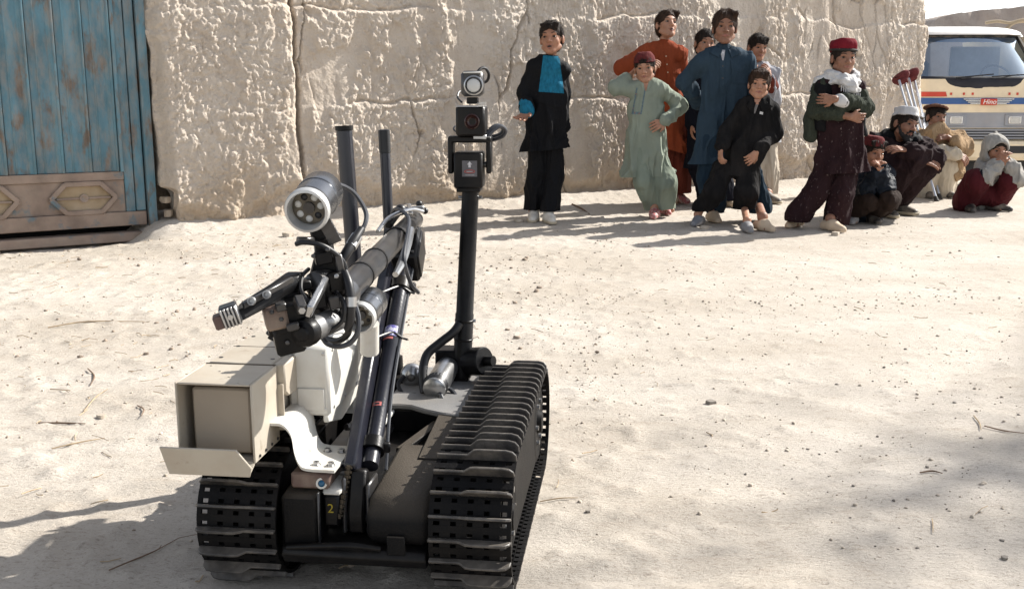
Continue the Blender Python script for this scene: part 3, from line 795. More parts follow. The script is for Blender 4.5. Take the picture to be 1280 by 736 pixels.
# grille bars
tb(TX - .8, TX + .8, tz(175), tz(161), TY - .01, TY + .02, M_GRILLE, "grille_back", bev=.003)
for k in range(4):
    z = tz(162.5 + 3.4 * k); tb(TX - .80, TX + .80, z - .011, z + .008, TY - .035, TY - .008, M_BAND, "grille_bar", bev=.003)
bmp = shell([planrow(tz(200), THW + .02, TY - .10, .16), planrow(tz(196), THW + .04, TY - .13, .16), planrow(tz(180), THW + .04, TY - .13, .16), planrow(tz(176.5), THW + .02, TY - .10, .16), planrow(tz(176.3), THW - .1, TY + .02, .1)], "bumper", M_CREAM)
for sgn in (-1, 1): tb(TX + sgn * .47 - .20, TX + sgn * .47 + .20, tz(191), tz(182), TY - .137, TY - .12, M_GRILLE, "bumper_slot", bmp, .003)
tb(TX - .75, TX + .75, TG + .18, tz(201), TY + .1, TY + .5, M_GRILLE, "axle_beam")
for sgn in (-1, 1):
    w = MB().lathe(V3(TX + sgn * .62, TY + .75, TG + .36), (sgn, 0, 0), [(0, .30), (.02, .35), (.06, .365), (.17, .365), (.21, .35), (.23, .26), (.20, .24)], 26)
    wo = w.build("wheel", M_RUB, bus); MB().lathe(V3(TX + sgn * .62, TY + .75, TG + .36), (sgn, 0, 0), [(.0, .2), (.17, .23), (.19, .2), (.15, .08), (.18, .06)], 20).build("rim", M_CREAM, wo)
# inside: seats, steering wheel, hanging pale cloth
for sx in (-.5, .45): tb(TX + sx - .25, TX + sx + .25, zwb - .35, zwb + .28, TY + 1.25, TY + 1.42, M_SEAT, "seat", bev=.05)
mb = MB(); c0 = V3(TX + .42, TY + .62, zwb + .03); xx, yy, dd = frame(V3(0, -.8, .6))
mb.tube([c0 + (xx * math.cos(t) + yy * math.sin(t)) * .2 for t in np.linspace(0, 6.283, 25)], .013, 6); mb.build("steering_wheel", M_RUB, bus)
tb(TX - .05, TX + .65, zwb + .05, zwt - .12, TY + 1.05, TY + 1.09, M_PALE, "hanging_cloth", bev=.01)
# ropes on the roof
M_ROPE = mat("rope", (0.36, 0.29, 0.20), 0.95, var=0.2, scale=60)
for i, pts in enumerate((((1232, 29), (1247, 27), (1262, 29), (1275, 26), (1290, 24)), ((1258, 36), (1268, 29), (1280, 27), (1292, 30)))):
    mb = MB().tube([W(px, py, TY + .9) for px, py in pts], .022, 8, 6)
    tag(mb.build("rope", M_ROPE), ("longer slack rope lying over the edge of the bus roof", "short rope end crossing the other rope on the bus roof")[i], "rope")

# ================================================================== CRUTCHES
M_ALU = mat("aluminium_tube", (0.55, 0.56, 0.58), 0.3, metal=0.9, var=0.06)
M_PAD = mat("burgundy_pad", (0.13, 0.026, 0.026), 0.9, var=0.25, scale=30, bump=0.4)
def crutch(tp, bp, lab, spread):
    tp, bp = np.array(tp), np.array(bp); d = unit(tp - bp); L = np.linalg.norm(tp - bp)
    side = unit(np.cross(d, N)); side = unit(side)
    c = thing("crutch", bp, lab, "crutch", "crutches propped between the crouching men")
    for s_ in (-1, 1):
        MB().tube([bp + d * L * .40, bp + d * L * .46 + side * s_ * .016, bp + d * L * .72 + side * s_ * spread, tp - d * .02 + side * s_ * spread * 1.05], .0105, 8, 4).build("side_tube", M_ALU, c)
    MB().tube([bp + d * .02, bp + d * L * .44], .0115, 8).build("leg_tube", M_ALU, c)
    MB().tube([bp + d * L * .66 - side * spread, bp + d * L * .66 + side * spread], .013, 8).build("hand_grip", M_RUB, c)
    MB().cyl(bp, bp + d * .045, .02, .015, 10).build("rubber_tip", M_RUB, c)
    dep = np.cross(d, side); c0 = tp + d * .035
    pm = MB().ball(c0, 1.0, np.column_stack([side * .042, dep * .085, d * .066]), 16, 12)
    V = np.array(pm.V); t_ = ((V - c0) @ unit(dep)) / .092; h_ = (V - c0) @ d
    pm.V = list(V - np.outer(np.where(h_ > 0, .030 * (1 - t_ ** 2), 0), d) + np.outer(.006 * (vn(V[:, 0] * 40, V[:, 1] * 40, V[:, 2] * 40, 3) - .5), side))     # dipped like a saddle
    pm.build("arm_pad", M_PAD, c)
    MB().tube([c0 - d * .055 + side * .030 * math.cos(f) + dep * .045 * math.sin(f) for f in np.linspace(0, 6.283, 15)], .008, 6).build("pad_binding", M_PAD, c)
crutch(W(1127, 100, 9.05), G(1171, 252), "aluminium crutch with burgundy pad, the one whose top is nearer the standing youth", .040)
crutch(W(1139, 97, 9.16), G(1175, 249), "aluminium crutch with burgundy pad, the one whose top is nearer the bus", .038)
# ================================================================== ROBOT
M_ANOD = mat("black_anodised", (0.0032, 0.0032, 0.0038), 0.38, var=0.3, scale=9, dust=0.03, dscale=9, spec=0.17, updust=0.006, bump=0.06, bscale=200)
M_TUBE = mat("blue_black_tube", (0.010, 0.011, 0.018), 0.30, var=0.25, scale=9, dust=0.035, dscale=12, spec=0.45, stretch=(1, 1, .3), bump=0.05, bscale=160)
M_GUN = mat("scuffed_grey_metal", (0.032, 0.033, 0.036), 0.30, metal=0.35, var=0.3, scale=25, dust=0.12, spec=0.5)
M_ALUD = mat("dull_aluminium", (0.30, 0.30, 0.30), 0.38, metal=0.8, var=0.15, scale=30)
M_STEEL = mat("bare_steel", (0.40, 0.40, 0.40), 0.28, metal=0.9, var=0.12, scale=30)
M_CARB = mat("textured_black_plate", (0.004, 0.004, 0.0045), 0.55, spec=.14, var=0.2, scale=14, dust=0.012, dscale=5, updust=0.15, bump=0.22, bscale=330)
M_DECK = mat("dust_covered_deck", (0.165, 0.165, 0.165), 0.5, var=0.25, scale=6, dust=0.3, dscale=4, bump=0.15, bscale=330)
M_TRACK = mat("dusty_track_rubber", (0.005, 0.0048, 0.005), 0.6, var=0.3, scale=15, dust=0.10, dustcol=(0.06, 0.047, 0.037), dscale=14, bump=0.15, bscale=120, spec=.12)
M_CLEAT = mat("worn_cleat", (0.030, 0.028, 0.027), 0.40, var=0.35, scale=18, dust=0.5, dustcol=(0.24, 0.21, 0.175), dscale=16, bump=0.2, bscale=90, updust=.25)
M_TAN = mat("tan_painted_sheet", (0.40, 0.36, 0.295), 0.55, var=0.10, scale=5, dust=0.55, dustcol=(0.33, 0.26, 0.19), dscale=9, col2=(0.21, 0.165, 0.12), c2lo=0.62, c2hi=0.72, c2scale=13, bump=0.06)
M_TANIN = mat("tan_inner_box", (0.29, 0.245, 0.19), 0.7, var=0.12, scale=6, dust=0.4, dustcol=(0.27, 0.21, 0.15), dscale=4)
M_OFFW = mat("off_white_paint", (0.56, 0.55, 0.51), 0.5, var=0.08, scale=5, dust=0.5, dustcol=(0.38, 0.31, 0.235), dscale=11, col2=(0.33, 0.28, 0.22), c2lo=.66, c2hi=.72, c2scale=22)
M_BROWN = mat("brown_block", (0.085, 0.050, 0.042), 0.6, var=0.2, dust=0.4, dscale=12)
M_CABLE = mat("grey_cable", (0.035, 0.037, 0.043), 0.38, var=0.15, spec=0.55)
M_CABLB = mat("black_cable", (0.008, 0.008, 0.009), 0.42, var=0.15)
M_LHOUSE = mat("lamp_housing", (0.135, 0.14, 0.15), 0.26, metal=0.92, var=0.2, scale=18)
M_LRING = mat("lamp_ring", (0.50, 0.50, 0.49), 0.4, metal=0.5, var=.1)
M_LAMPI = mat("lamp_reflector", (0.075, 0.068, 0.055), 0.3, metal=0.5, var=0.3, scale=60)
M_BLUEL = mat("blue_lens", (0.012, 0.08, 0.16), 0.15, var=0.1)
M_YEL = mat("yellow_mark", (0.25, 0.19, 0.015), 0.7)
M_PINK = mat("faded_red_print", (0.36, 0.10, 0.09), 0.7, var=0.2, scale=200)
M_LAB = mat("grey_label", (0.11, 0.105, 0.11), 0.6)
M_PALEINK = mat("pale_print", (0.42, 0.41, 0.42), 0.7, var=0.3, scale=200)
M_STICK = mat("blue_white_sticker", (0.50, 0.50, 0.60), 0.5, var=0.2, scale=120, col2=(0.10, 0.09, 0.28), c2lo=.48, c2hi=.54, c2scale=130)

RO = np.array([-0.235, 2.105, 0.0])
YAW = rad(6.8)
RU = np.array([-math.sin(YAW), -math.cos(YAW), 0.0]); RR = np.array([math.cos(YAW), -math.sin(YAW), 0.0]); RZ = np.array([0, 0, 1.0])
def L(u, r, z): return RO + RU * u + RR * r + RZ * z
RB = np.column_stack([RU, RR, RZ])
robot = thing("tracked_robot", RO, "black tracked bomb disposal robot with folded arm, lamp mast and tan box", "robot")
def rbox(u0, u1, r0, r1, z0, z1, m, name, par=robot, bev=0.003, lab=None):
    return MB().box(L((u0 + u1) / 2, (r0 + r1) / 2, (z0 + z1) / 2), (abs(u1 - u0), abs(r1 - r0), abs(z1 - z0)), RB).build(name, m, par, bevel=bev, label=lab)
def rprof(poly, r0, r1, m, name, par=robot, bev=0.003, lab=None):   # side profile (u, z) swept across
    return MB().prism([L(u, r0, z) for u, z in poly], RR * (r1 - r0)).build(name, m, par, bevel=bev, label=lab)

# ---- tracks ------------------------------------------------------
HW, TW, WA, WR = 0.2825, 0.145, 0.28, 0.118
NC = 48
PL = 4 * WA + 2 * math.pi * WR; PITCH = PL / NC
ZC = 0.128
def loop(s):
    """point, outward normal and tangent of the belt at path length s, in (u, z)"""
    s = s % PL; l1 = 2 * WA; l2 = l1 + math.pi * WR; l3 = l2 + 2 * WA
    if s < l1: return np.array([-WA + s, ZC + WR]), np.array([0, 1.0])
    if s < l2:
        f = (s - l1) / WR; n = np.array([math.sin(f), math.cos(f)]); return np.array([WA, ZC]) + n * WR, n
    if s < l3: return np.array([WA - (s - l2), ZC - WR]), np.array([0, -1.0])
    f = (s - l3) / WR; n = np.array([-math.sin(f), -math.cos(f)]); return np.array([-WA, ZC]) + n * WR, n
def seg(mb, s0, s1, r0, r1, t0, t1):
    q = []
    for t in (t0, t1):
        for s_ in (s0, s1):
            p, n = loop(s_); p = p + n * t; q.append([L(p[0], r0, p[1]), L(p[0], r1, p[1])])
    a, b, c, d = q
    mb.hexa([a[0], a[1], b[1], b[0]], [c[0], c[1], d[1], d[0]])
def cleat_mesh(outer):
    """cleat in local axes: x across the track, y along the belt, z outward. outer = +1: tall half on the +x side"""
    w = TW; h0, h1 = 0.009, 0.021; x0 = -w / 2; xm = -0.008; P = []
    prof = [(x0, -0.002), (x0, h0), (xm - .010, h0), (xm + .002, h1 * .93), (xm + .012, h1), (w / 2 - .020, h1), (w / 2 - .008, h1 * .86), (w / 2 - .001, h1 * .50), (w / 2, -0.002)]
    if outer < 0: prof = [(-x, z) for x, z in prof]
    mb = MB(); mb.prism([V3(x, -.0025, z) for x, z in prof], V3(0, .0052, 0)); return mb
CLM = {}
for side in (-1, 1):
    c0 = side * (HW - TW / 2)
    mb = MB()
    hw5 = TW / 5
    for i in range(NC * 2):
        s0 = i * PITCH / 2
        seg(mb, s0, s0 + PITCH * .31, c0 - TW / 2, c0 + TW / 2, -0.0035, 0.0035)
        for k in range(6):
            rc = c0 - TW / 2 + k * hw5; w = .0094 if 0 < k < 5 else .008
            ra, rb_ = max(c0 - TW / 2, rc - w), min(c0 + TW / 2, rc + w)
            seg(mb, s0 + PITCH * .31, s0 + PITCH * .5, ra, rb_, -0.0030, 0.0030)
    belt = mb.build("track_belt", M_TRACK, robot, smooth=30)
    # inner drive teeth, small and many: joined
    mb = MB()
    for i in range(NC * 2):
        for rc in (c0 - .05, c0 + .05):
            seg(mb, i * PITCH / 2 + .001, i * PITCH / 2 + .009, rc - .007, rc + .007, -0.016, -0.003)
    mb.build("drive_teeth", M_TRACK, belt, smooth=30)["kind"] = "stuff"
    me = raw_mesh("cleat", np.array(cleat_mesh(side).V), cleat_mesh(side).F, M_CLEAT, smooth=30, bevel=.0012)
    for i in range(NC):
        p, n = loop(i * PITCH + PITCH * .13); P = L(p[0] + n[0] * .0035, c0, p[1] + n[1] * .0035)
        zax = RU * n[0] + RZ * n[1]; xax = RR; yax = np.cross(zax, xax)
        o = bpy.data.objects.new("cleat", me); COL.objects.link(o); o.parent = belt
        M4 = np.eye(4); M4[:3, 0], M4[:3, 1], M4[:3, 2] = xax, yax, zax; M4[:3, 3] = P - RO
        o.matrix_local = Matrix(M4.tolist()); ORG[o.name] = RO
    # rivets row on one link of the front
    for i in range(5):
        pass
    for uu, rr_, ww in ((WA, WR - .022, .115), (-WA, WR - .022, .115)):
        w = MB().lathe(L(uu, c0 - ww / 2, ZC), RR, [(0, .03), (0, rr_ - .012), (.004, rr_), (.03, rr_), (.034, rr_ - .01), (ww - .034, rr_ - .01), (ww - .03, rr_), (ww - .004, rr_), (ww, rr_ - .012), (ww - .006, rr_ - .03), (ww - .006, .03), (ww + .008, .024), (ww + .008, .0)], 28)
        wo = w.build("wheel", M_TRACK, robot)
        hb = MB()
        for q in range(6):
            a = q * math.pi / 3; hb.cyl(L(uu + .05 * math.cos(a), c0 + side * (ww / 2 - .004), ZC + .05 * math.sin(a)), L(uu + .05 * math.cos(a), c0 + side * (ww / 2 + .004), ZC + .05 * math.sin(a)), .006, None, 8)
        hb.build("bolts", M_STEEL, wo)["kind"] = "stuff"
    for uu in (-.16, -.055, .05, .155):
        MB().lathe(L(uu, c0 - .05, .060), RR, [(0, .015), (0, .042), (.1, .042), (.1, .015)], 18).build("road_wheel", M_TRACK, robot)
    for uu in (-.09, .10):
        MB().lathe(L(uu, c0 - .05, ZC + WR - .036), RR, [(0, .01), (0, .026), (.1, .026), (.1, .01)], 16).build("return_roller", M_TRACK, robot)
    rbox(-.27, .27, c0 - .02, c0 + .02, .085, .165, M_ANOD, "track_frame")
    rprof([(-.30, .045), (.30, .045), (.345, .075), (.350, .150), (.31, .205), (-.31, .205), (-.350, .150), (-.345, .075)], c0 + side * .052 - .003, c0 + side * .052 + .003, M_TRACK, "side_plate", bev=.002)

# ---- hull --------------------------------------------------------
rbox(-.36, .27, -.134, .134, .062, .165, M_ANOD, "hull")
rprof([(.27, .062), (.385, .066), (.398, .085), (.390, .100), (.27, .105)], -.130, .131, M_ANOD, "belly_plate")
rprof([(.12, .105), (.372, .106), (.390, .118), (.386, .165), (.355, .192), (.12, .205)], .024, .1345, M_CARB, "front_cover", bev=.010)
rprof([(.392, .094), (.396, .094), (.396, .130), (.392, .130)], .062, .095, M_CARB, "cover_hatch", bev=.002)
rprof([(-.02, .214), (.20, .196), (.20, .204), (-.02, .224)], .078, .1350, M_CARB, "fender_strip", bev=.002)
# rear deck with a curved front edge
P = [(-.37, -.05), (-.37, .135), (.0, .135), (-.01, .085), (-.03, .045), (-.055, .010), (-.06, -.02), (-.05, -.05)]
MB().prism([L(u, r, .216) for u, r in P], RZ * .012).build("rear_deck", M_DECK, robot, bevel=.003)
rbox(-.37, -.06, -.05, .134, .165, .2155, M_ANOD, "rear_housing")
MB().bar(L(.13, .028, .190), L(-.02, .075, .200), .022, .012).build("recess_bar", M_CARB, robot, bevel=.002)
rprof([(.27, .060), (.368, .064), (.380, .09), (.378, .190), (.30, .198), (.27, .195)], -.1335, -.0665, M_CARB, "front_plate", bev=.006)
rbox(.372, .382, -.0655, -.0625, .070, .198, M_GUN, "plate_edge", bev=.001)
rbox(.28, .365, -.118, -.048, .1985, .2285, M_BROWN, "mount_block", bev=.004)
MB().tube([L(.392, -.12, .098), L(.400, -.05, .108), L(.402, .0, .112), L(.392, .05, .104)], [.005, .0065, .0065, .005], 10, 5).build("front_crossbar", M_ANOD, robot)
# arm base slot, numbered block
nb = rbox(.31, .362, -.060, -.032, .128, .187, M_ANOD, "numbered_block", bev=.004)
rprof([(.30, .1875), (.363, .1875), (.355, .1975), (.30, .203)], -.062, -.028, M_OFFW, "block_lid", nb, .003)
R2 = np.column_stack([RR, RZ, RU])
text_mesh("2", .024, "number_mark", M_YEL, nb, L(.3625, -.047, .162), R2, .0006)
rbox(.285, .35, -.030, -.022, .110, .215, M_GUN, "arm_bracket", bev=.003)
rbox(.285, .35, .014, .022, .110, .205, M_GUN, "arm_bracket", bev=.003)
MB().cyl(L(.325, -.034, .135), L(.325, .026, .135), .016, None, 14).build("shoulder_axle", M_GUN, robot)
la = MB().lathe(W(400, 600, 1.80), W(403, 606, 1.72) - W(400, 600, 1.80), [(0, .009), (.05, .010), (.056, .010), (.056, .0065), (.050, .006)], 14).build("side_light", M_OFFW, robot)
ax = unit(W(403, 606, 1.72) - W(400, 600, 1.80)); MB().ball(W(400, 600, 1.80) + ax * .052, .0068).build("lens", M_BLUEL, la)

# deck on the left of the arm: trays and loose cables
rbox(-.10, .25, -.128, -.030, .1655, .186, M_GUN, "cable_tray", bev=.004)
for i, (rr_, zz) in enumerate(((-.060, .196), (-.050, .199), (-.070, .197))):
    MB().tube([L(.23, rr_, zz - .004), L(.13, rr_ + .012 * math.sin(i + 1), zz + .004), L(.02, rr_ + .010, zz), L(-.10, rr_ + .02 * i, zz + .015), L(-.2, rr_, zz)], .0045, 7, 5).build("deck_cable", M_CABLE if i != 1 else M_OFFW, robot)
MB().tube([L(.17, -.07, .25), L(.12, -.045, .235), L(.05, -.04, .205), L(-.05, -.045, .20)], .007, 8, 6).build("deck_cable", M_CABLB, robot)

# ---- tan and white boxes over the left track ---------------------
bx0, bx1 = -.286, -.150
z0b, z1b = .272, .412
sl = MB(); t = .004
sl.box(L(.383, bx0 + t / 2, (z0b + z1b) / 2), (.125, t, z1b - z0b), RB)
sleeve = sl.build("box_sleeve", M_TAN, robot, bevel=.0015)
rbox(.3205, .4455, bx1 - t, bx1, z0b, z1b, M_TAN, "side_sheet", sleeve, .0015)
rbox(.3205, .4455, bx0 + t + .0002, bx1 - t - .0002, z1b - t, z1b - .0003, M_TAN, "top_sheet", sleeve, .0015)
rbox(.3205, .4455, bx0 + t + .0002, bx1 - t - .0002, z0b + .0003, z0b + t, M_TAN, "bottom_sheet", sleeve, .0015)
rbox(.25, .424, bx0 + .020, bx1 - .012, z0b + .010, z1b - .014, M_TANIN, "inner_box", sleeve, .004)
lip = [(.444, z0b - .004), (.476, z0b - .012), (.490, z0b + .026), (.486, z0b + .028), (.472, z0b - .005), (.444, z0b + .003)]
V0 = [L(.4470, bx0 - .004, z0b + .002), L(.4470, bx1 + .001, z0b + .002), L(.462, bx1 + .001, z0b - .012), L(.462, bx0 - .004, z0b - .012)]
lp = MB()
f0 = [L(.470, bx0 - .006, z0b - .012), L(.470, bx1 + .0, z0b - .012), L(.476, bx1 + .006, z0b + .006), L(.490, bx1 - .014, z0b + .042), L(.490, bx0 - .011, z0b + .042)]
lp.prism(f0, unit(np.cross(f0[1] - f0[0], f0[4] - f0[0])) * .004)
lipo = lp.build("front_lip", M_TAN, robot, bevel=.001)
MB().prism([L(.4465, bx0 - .002, z0b - .001), L(.4465, bx1 - .001, z0b - .001), L(.4685, bx1 - .001, z0b - .010), L(.4685, bx0 - .005, z0b - .010)], RZ * .003).build("lip_fold", M_TAN, lipo)
for k in range(4):
    q = L(.335 + .030 * k, bx1 + .0004, z0b + .008); MB().cyl(q, q + RR * .002, .0028, None, 8).build("rivet", M_GUN, sleeve)
# second, longer box behind the sleeve
rbox(.085, .3195, bx0 + .006, bx1 - .008, z0b + .018, z1b + .002, M_TAN, "tan_box", bev=.004, lab="longer tan box behind the open sleeve")
rprof([(.3185, z1b + .0022), (.3185, z1b - .050), (.300, z1b - .062), (.24, z1b - .066), (.16, z1b - .05), (.16, z1b + .0022)], bx1 - .0078, bx1 + .014, M_TAN, "side_flap", bev=.003)
lt = rbox(.3195, .3235, bx1 - .004, bx1 + .011, z0b + .020, z1b - .034, M_TAN, "hinge_plate", bev=.001)
wb = rbox(.045, .255, bx1 - .004, -.0745, .298, .432, M_OFFW, "white_box", bev=.006)
rbox(.2555, .2585, bx1 + .015, -.084, .310, .352, M_OFFW, "raised_panel", wb, .001)
rprof([(.03, .300), (.25, .300), (.25, .285), (.16, .262), (.03, .280)], -.090, -.080, M_OFFW, "white_skirt", bev=.002)
rbox(-.12, .044, -.20, -.085, .235, .405, M_OFFW, "rear_white_box", bev=.006)
# seams, screws and a latch on the boxes
M_SEAM = mat("dirty_seam", (0.09, 0.07, 0.05), .9)
for u in (.285, .20, .12):
    for r in (bx0 + .018, bx1 - .020):
        q = L(u, r, z1b + .0018); MB().lathe(q, RZ, [(0, .0042), (.0012, .0040), (.0016, .0015)], 8).build("screw", M_GUN, sleeve)
rbox(.3196, .3204, bx0 + .004, bx1 - .002, z1b - .003, z1b + .0012, M_SEAM, "seam", sleeve, 0)
rbox(.198, .200, bx0 + .008, bx1 + .010, z1b + .0016, z1b + .0026, M_SEAM, "seam", sleeve, 0)
rbox(.12, .17, bx1 + .0140, bx1 + .019, z1b - .034, z1b - .018, M_STEEL, "latch", sleeve, .002)
for k in range(4):
    q = L(.3340 + .034 * k, bx0 + .020 + .03 * k, z1b - .0002); MB().lathe(q, RZ, [(0, .003), (.001, .0026), (.0012, .001)], 7).build("rivet", M_TAN, sleeve)
for u, z in ((.255, .418), (.255, .312)):
    for r in (-.142, -.084): q = L(u + .0004, r, z); MB().lathe(q, RU, [(0, .0036), (.0014, .0034), (.0018, .0015)], 8).build("screw", M_STEEL, wb)
for u in (.07, .15, .23):
    for z in (.31, .42): q = L(u, -.0748, z); MB().lathe(q, RR, [(0, .0036), (.0014, .0034), (.0018, .0015)], 8).build("screw", M_STEEL, wb)
# S-shaped white bracket
S = [(.0, .300), (.03, .290)]
prof = [(-.150, .320), (-.128, .318), (-.113, .300), (-.108, .268), (-.100, .246), (-.086, .238), (-.036, .2365)]
br = MB()
c_ = catmull([np.array([p[0], p[1], 0]) for p in prof], 4)
for i in range(len(c_) - 1):
    a, b = c_[i], c_[i + 1]
    br.hexa([L(.24, a[0], a[1] - .005), L(.24, b[0], b[1] - .005), L(.368, b[0], b[1] - .005), L(.368, a[0], a[1] - .005)][::-1],
            [L(.24, a[0], a[1]), L(.24, b[0], b[1]), L(.368, b[0], b[1]), L(.368, a[0], a[1])][::-1])
bo = br.build("white_bracket", M_OFFW, robot, smooth=50)
for u, r in ((.345, -.076), (.345, -.049), (.275, -.076), (.275, -.049)):
    q = L(u, r, .2375); MB().lathe(q, RZ, [(0, .0085), (.001, .0085), (.0012, .0058), (.006, .0058), (.006, .003), (.004, .0028)], 6).build("bolt", M_STEEL, bo)
rbox(-.05, .30, -.27, -.16, .252, .2715, M_ANOD, "box_support", bev=.003)

# ---- lower arm: square channel and round tube ---------------------
ch0, ch1 = W(439, 592, 1.78), W(485, 332, 2.27)
cd = unit(ch1 - ch0); cxn, cyn, _ = frame(cd, RU)
lower = MB().bar(ch0 + cd * .005, ch1, .0225, .040, RU).build("arm_channel", M_TUBE, robot, bevel=.004)
MB().bar(ch0 + cd * .10 - cyn * .020, ch1 - cd * .03 - cyn * .020, .0, .0) if False else None
# roller chain at its foot
chn = MB()
for i in range(11):
    q = W(436 - i * 1.15, 584 + i * 6.0, 1.775 - .002 * i); q2 = W(437 - i * 1.05, 580 + i * 6.6, 1.762 - .002 * i)
    chn.box(q, (.008, .006, .009), RB @ np.eye(3)); chn.cyl(q - RR * .006, q + RR * .006, .0026, None, 8)
chn.build("roller_chain", mat("rusty_chain", (0.05, 0.04, 0.028), .5, metal=.5, var=.4, scale=60), lower)["kind"] = "stuff"
rprof([(.300, .118), (.352, .112), (.356, .150), (.330, .225), (.305, .220)], -.0185, .011, M_ANOD, "arm_foot", bev=.004)
tb0, tb1 = W(462, 582, 1.82), W(507, 322, 2.32)
td = unit(tb1 - tb0)
tube = MB().lathe(tb0, td, [(0, .0165), (.30, .0165), (.302, .0180), (np.linalg.norm(tb1 - tb0), .0180)], 22).build("arm_tube", M_TUBE, robot)
def ring_at(p, d, r, w, m, name, par, n=20): return MB().lathe(p - d * w / 2, d, [(0, r * .9), (0, r), (w, r), (w, r * .9)], n).build(name, m, par, bevel=.001)
TL = np.linalg.norm(tb1 - tb0)
ring_at(tb0 + td * .045, td, .0235, .026, M_ANOD, "tube_clamp", tube)
ring_at(tb0 + td * (TL - .10), td, .0245, .030, M_ANOD, "tube_clamp", tube)
q = tb0 + td * .045; MB().bar(q - RR * .036, q + RR * .034, .012, .020).build("clamp_bar", M_ANOD, tube, bevel=.003)
q = tb0 + td * (TL - .10); MB().bar(q - RR * .045, q + RR * .034, .014, .024).build("clamp_bar", M_ANOD, tube, bevel=.003)
for (f, a) in ((.56, 0), (.80, 1)):   # cable ties round both members
    q = tb0 + td * TL * f; q2 = ch0 + (ch1 - ch0) * f; rr_ = .030
    fwd = unit(np.cross(td, RR)); fwd = fwd if fwd @ RU > 0 else -fwd
    MB().tube([q2 - RR * .016 + fwd * .022, q2 + fwd * .023, q + fwd * .0195, q + RR * .014 + fwd * .014, q + RR * .024 + fwd * .004, q + RR * .034], .0026, 6, 3).build("cable_tie", M_CABLB, tube)
# stickers on the tube
def decal(p0, d, n_, a0, a1, l, r, m, name, par):
    V, k = [], 9; x = unit(np.cross(d, n_))
    for i in range(k):
        f = a0 + (a1 - a0) * i / (k - 1)
        for s_ in (-.5, .5): V.append(p0 + d * s_ * l + (n_ * math.cos(f) + x * math.sin(f)) * r)
    return put(name, np.array(V), grid_faces(k, 2), m, par)
nf = unit(RU - td * (RU @ td)); 
decal(tb0 + td * TL * .575, td, nf, -.9, .9, .030, .0184, M_STICK, "round_sticker", tube)
decal(tb0 + td * TL * .575 - td * .022, td, nf, -.8, .5, .006, .0184, M_PINK, "red_sticker", tube)
decal(tb0 + td * TL * .235, td, nf, -.7, .5, .010, .0168, M_PINK, "red_oval_print", tube)
decal(tb0 + td * TL * .235, td, nf, -.45, .25, .004, .0170, M_TUBE, "print_gap", tube)
for k in range(9): decal(tb0 + td * (TL * .63 + .011 * k), td, nf, .02, .30, .0045, .0183, M_CABLB, "slot_mark", tube)
# cable clipped along the tube
MB().tube([L(.26, .03, .20), tb0 + td * .16 + RR * .021 + nf * .004, tb0 + td * .38 + RR * .0195 + nf * .002, tb0 + td * .58 + RR * .020], .0035, 6, 6).build("arm_cable", M_CABLE, tube)

# ---- elbow --------------------------------------------------------
el = W(509, 317, 2.335)
Re = np.column_stack([RR, unit(np.cross(td, RR)), td])
elbow = MB().box(el, (.062, .080, .108), Re).build("elbow_housing", M_ANOD, robot, bevel=.006)
MB().box(el + RR * .032, (.006, .066, .092), Re).build("side_cover", M_ANOD, elbow, bevel=.003)
fw = unit(np.cross(td, RR)); fw = fw if fw @ RU > 0 else -fw
lbl = MB().box(el + fw * .0410 - RR * .006 - td * .010, (.026, .0012, .032), Re).build("maker_label", M_LAB, elbow)
for k, w_ in enumerate((.016, .018, .012)): MB().box(el + fw * .0418 - RR * .006 - td * (.018 - .006 * k), (w_, .0008, .002), Re).build("label_line", M_PALEINK, lbl)
for sx in (-.022, .022):
    for sz in (-.04, .04): 
        q = el + fw * .0400 + RR * sx + td * sz; MB().cyl(q, q + fw * .003, .003, None, 8).build("screw", M_STEEL, elbow)
MB().cyl(el - RR * .055 + td * .05, el + RR * .03 + td * .05, .030, None, 20).build("elbow_axle", M_GUN, elbow)

# ---- upper arm ----------------------------------------------------
ua0, ua1 = W(516, 277, 2.42), W(428, 368, 1.70)
ud = unit(ua1 - ua0); UL = np.linalg.norm(ua1 - ua0)
upper = MB().lathe(ua0, ud, [(-.03, .013), (-.03, .020), (.0, .0215), (.16, .0215), (.162, .0225), (UL * .62, .0225), (UL * .62 + .003, .0240), (UL, .0240)], 24).build("upper_arm_tube", M_GUN, robot)
for f in (.30, .62, .80): ring_at(ua0 + ud * UL * f, ud, .0255, .008, M_ANOD, "tube_band", upper, 24)
# clutter at the elbow end: cross levers, knobs, wires
up_ = unit(RZ - ud * (RZ @ ud)); rt_ = np.cross(ud, up_); rt_ = rt_ if rt_ @ RR > 0 else -rt_
def UA(f, r, z): return ua0 + ud * UL * f + rt_ * r + up_ * z
MB().ball(UA(.06, -.02, .034), .013).build("knob", M_CABLB, upper)
MB().bar(UA(.02, -.035, .030), UA(.02, .030, .034), .012, .012).build("cross_lever", M_STEEL, upper, bevel=.002)
MB().bar(UA(-.03, -.012, .036), UA(.13, .012, .034), .010, .008).build("rail", M_STEEL, upper, bevel=.002)
MB().bar(UA(-.02, .02, .028), UA(.10, -.02, .034), .006, .006).build("rail", M_GUN, upper, bevel=.001)
MB().bar(UA(.07, -.028, .028), UA(.22, -.028, .020), .016, .018).build("motor_cover", M_ANOD, upper, bevel=.003)
MB().ball(UA(-.035, .012, .038), .008).build("knob", M_CABLB, upper)
MB().ball(UA(-.03, .026, .022), .008).build("knob", M_CABLB, upper)
MB().tube([UA(.10, -.036, .030), UA(.14, -.02, .046), UA(.20, .004, .046), UA(.28, .026, .040), UA(.40, .038, .026), UA(.52, .044, -.01), UA(.50, .052, -.06), UA(.40, .056, -.10)], .0042, 8, 6).build("arm_cable", M_CABLE, upper)
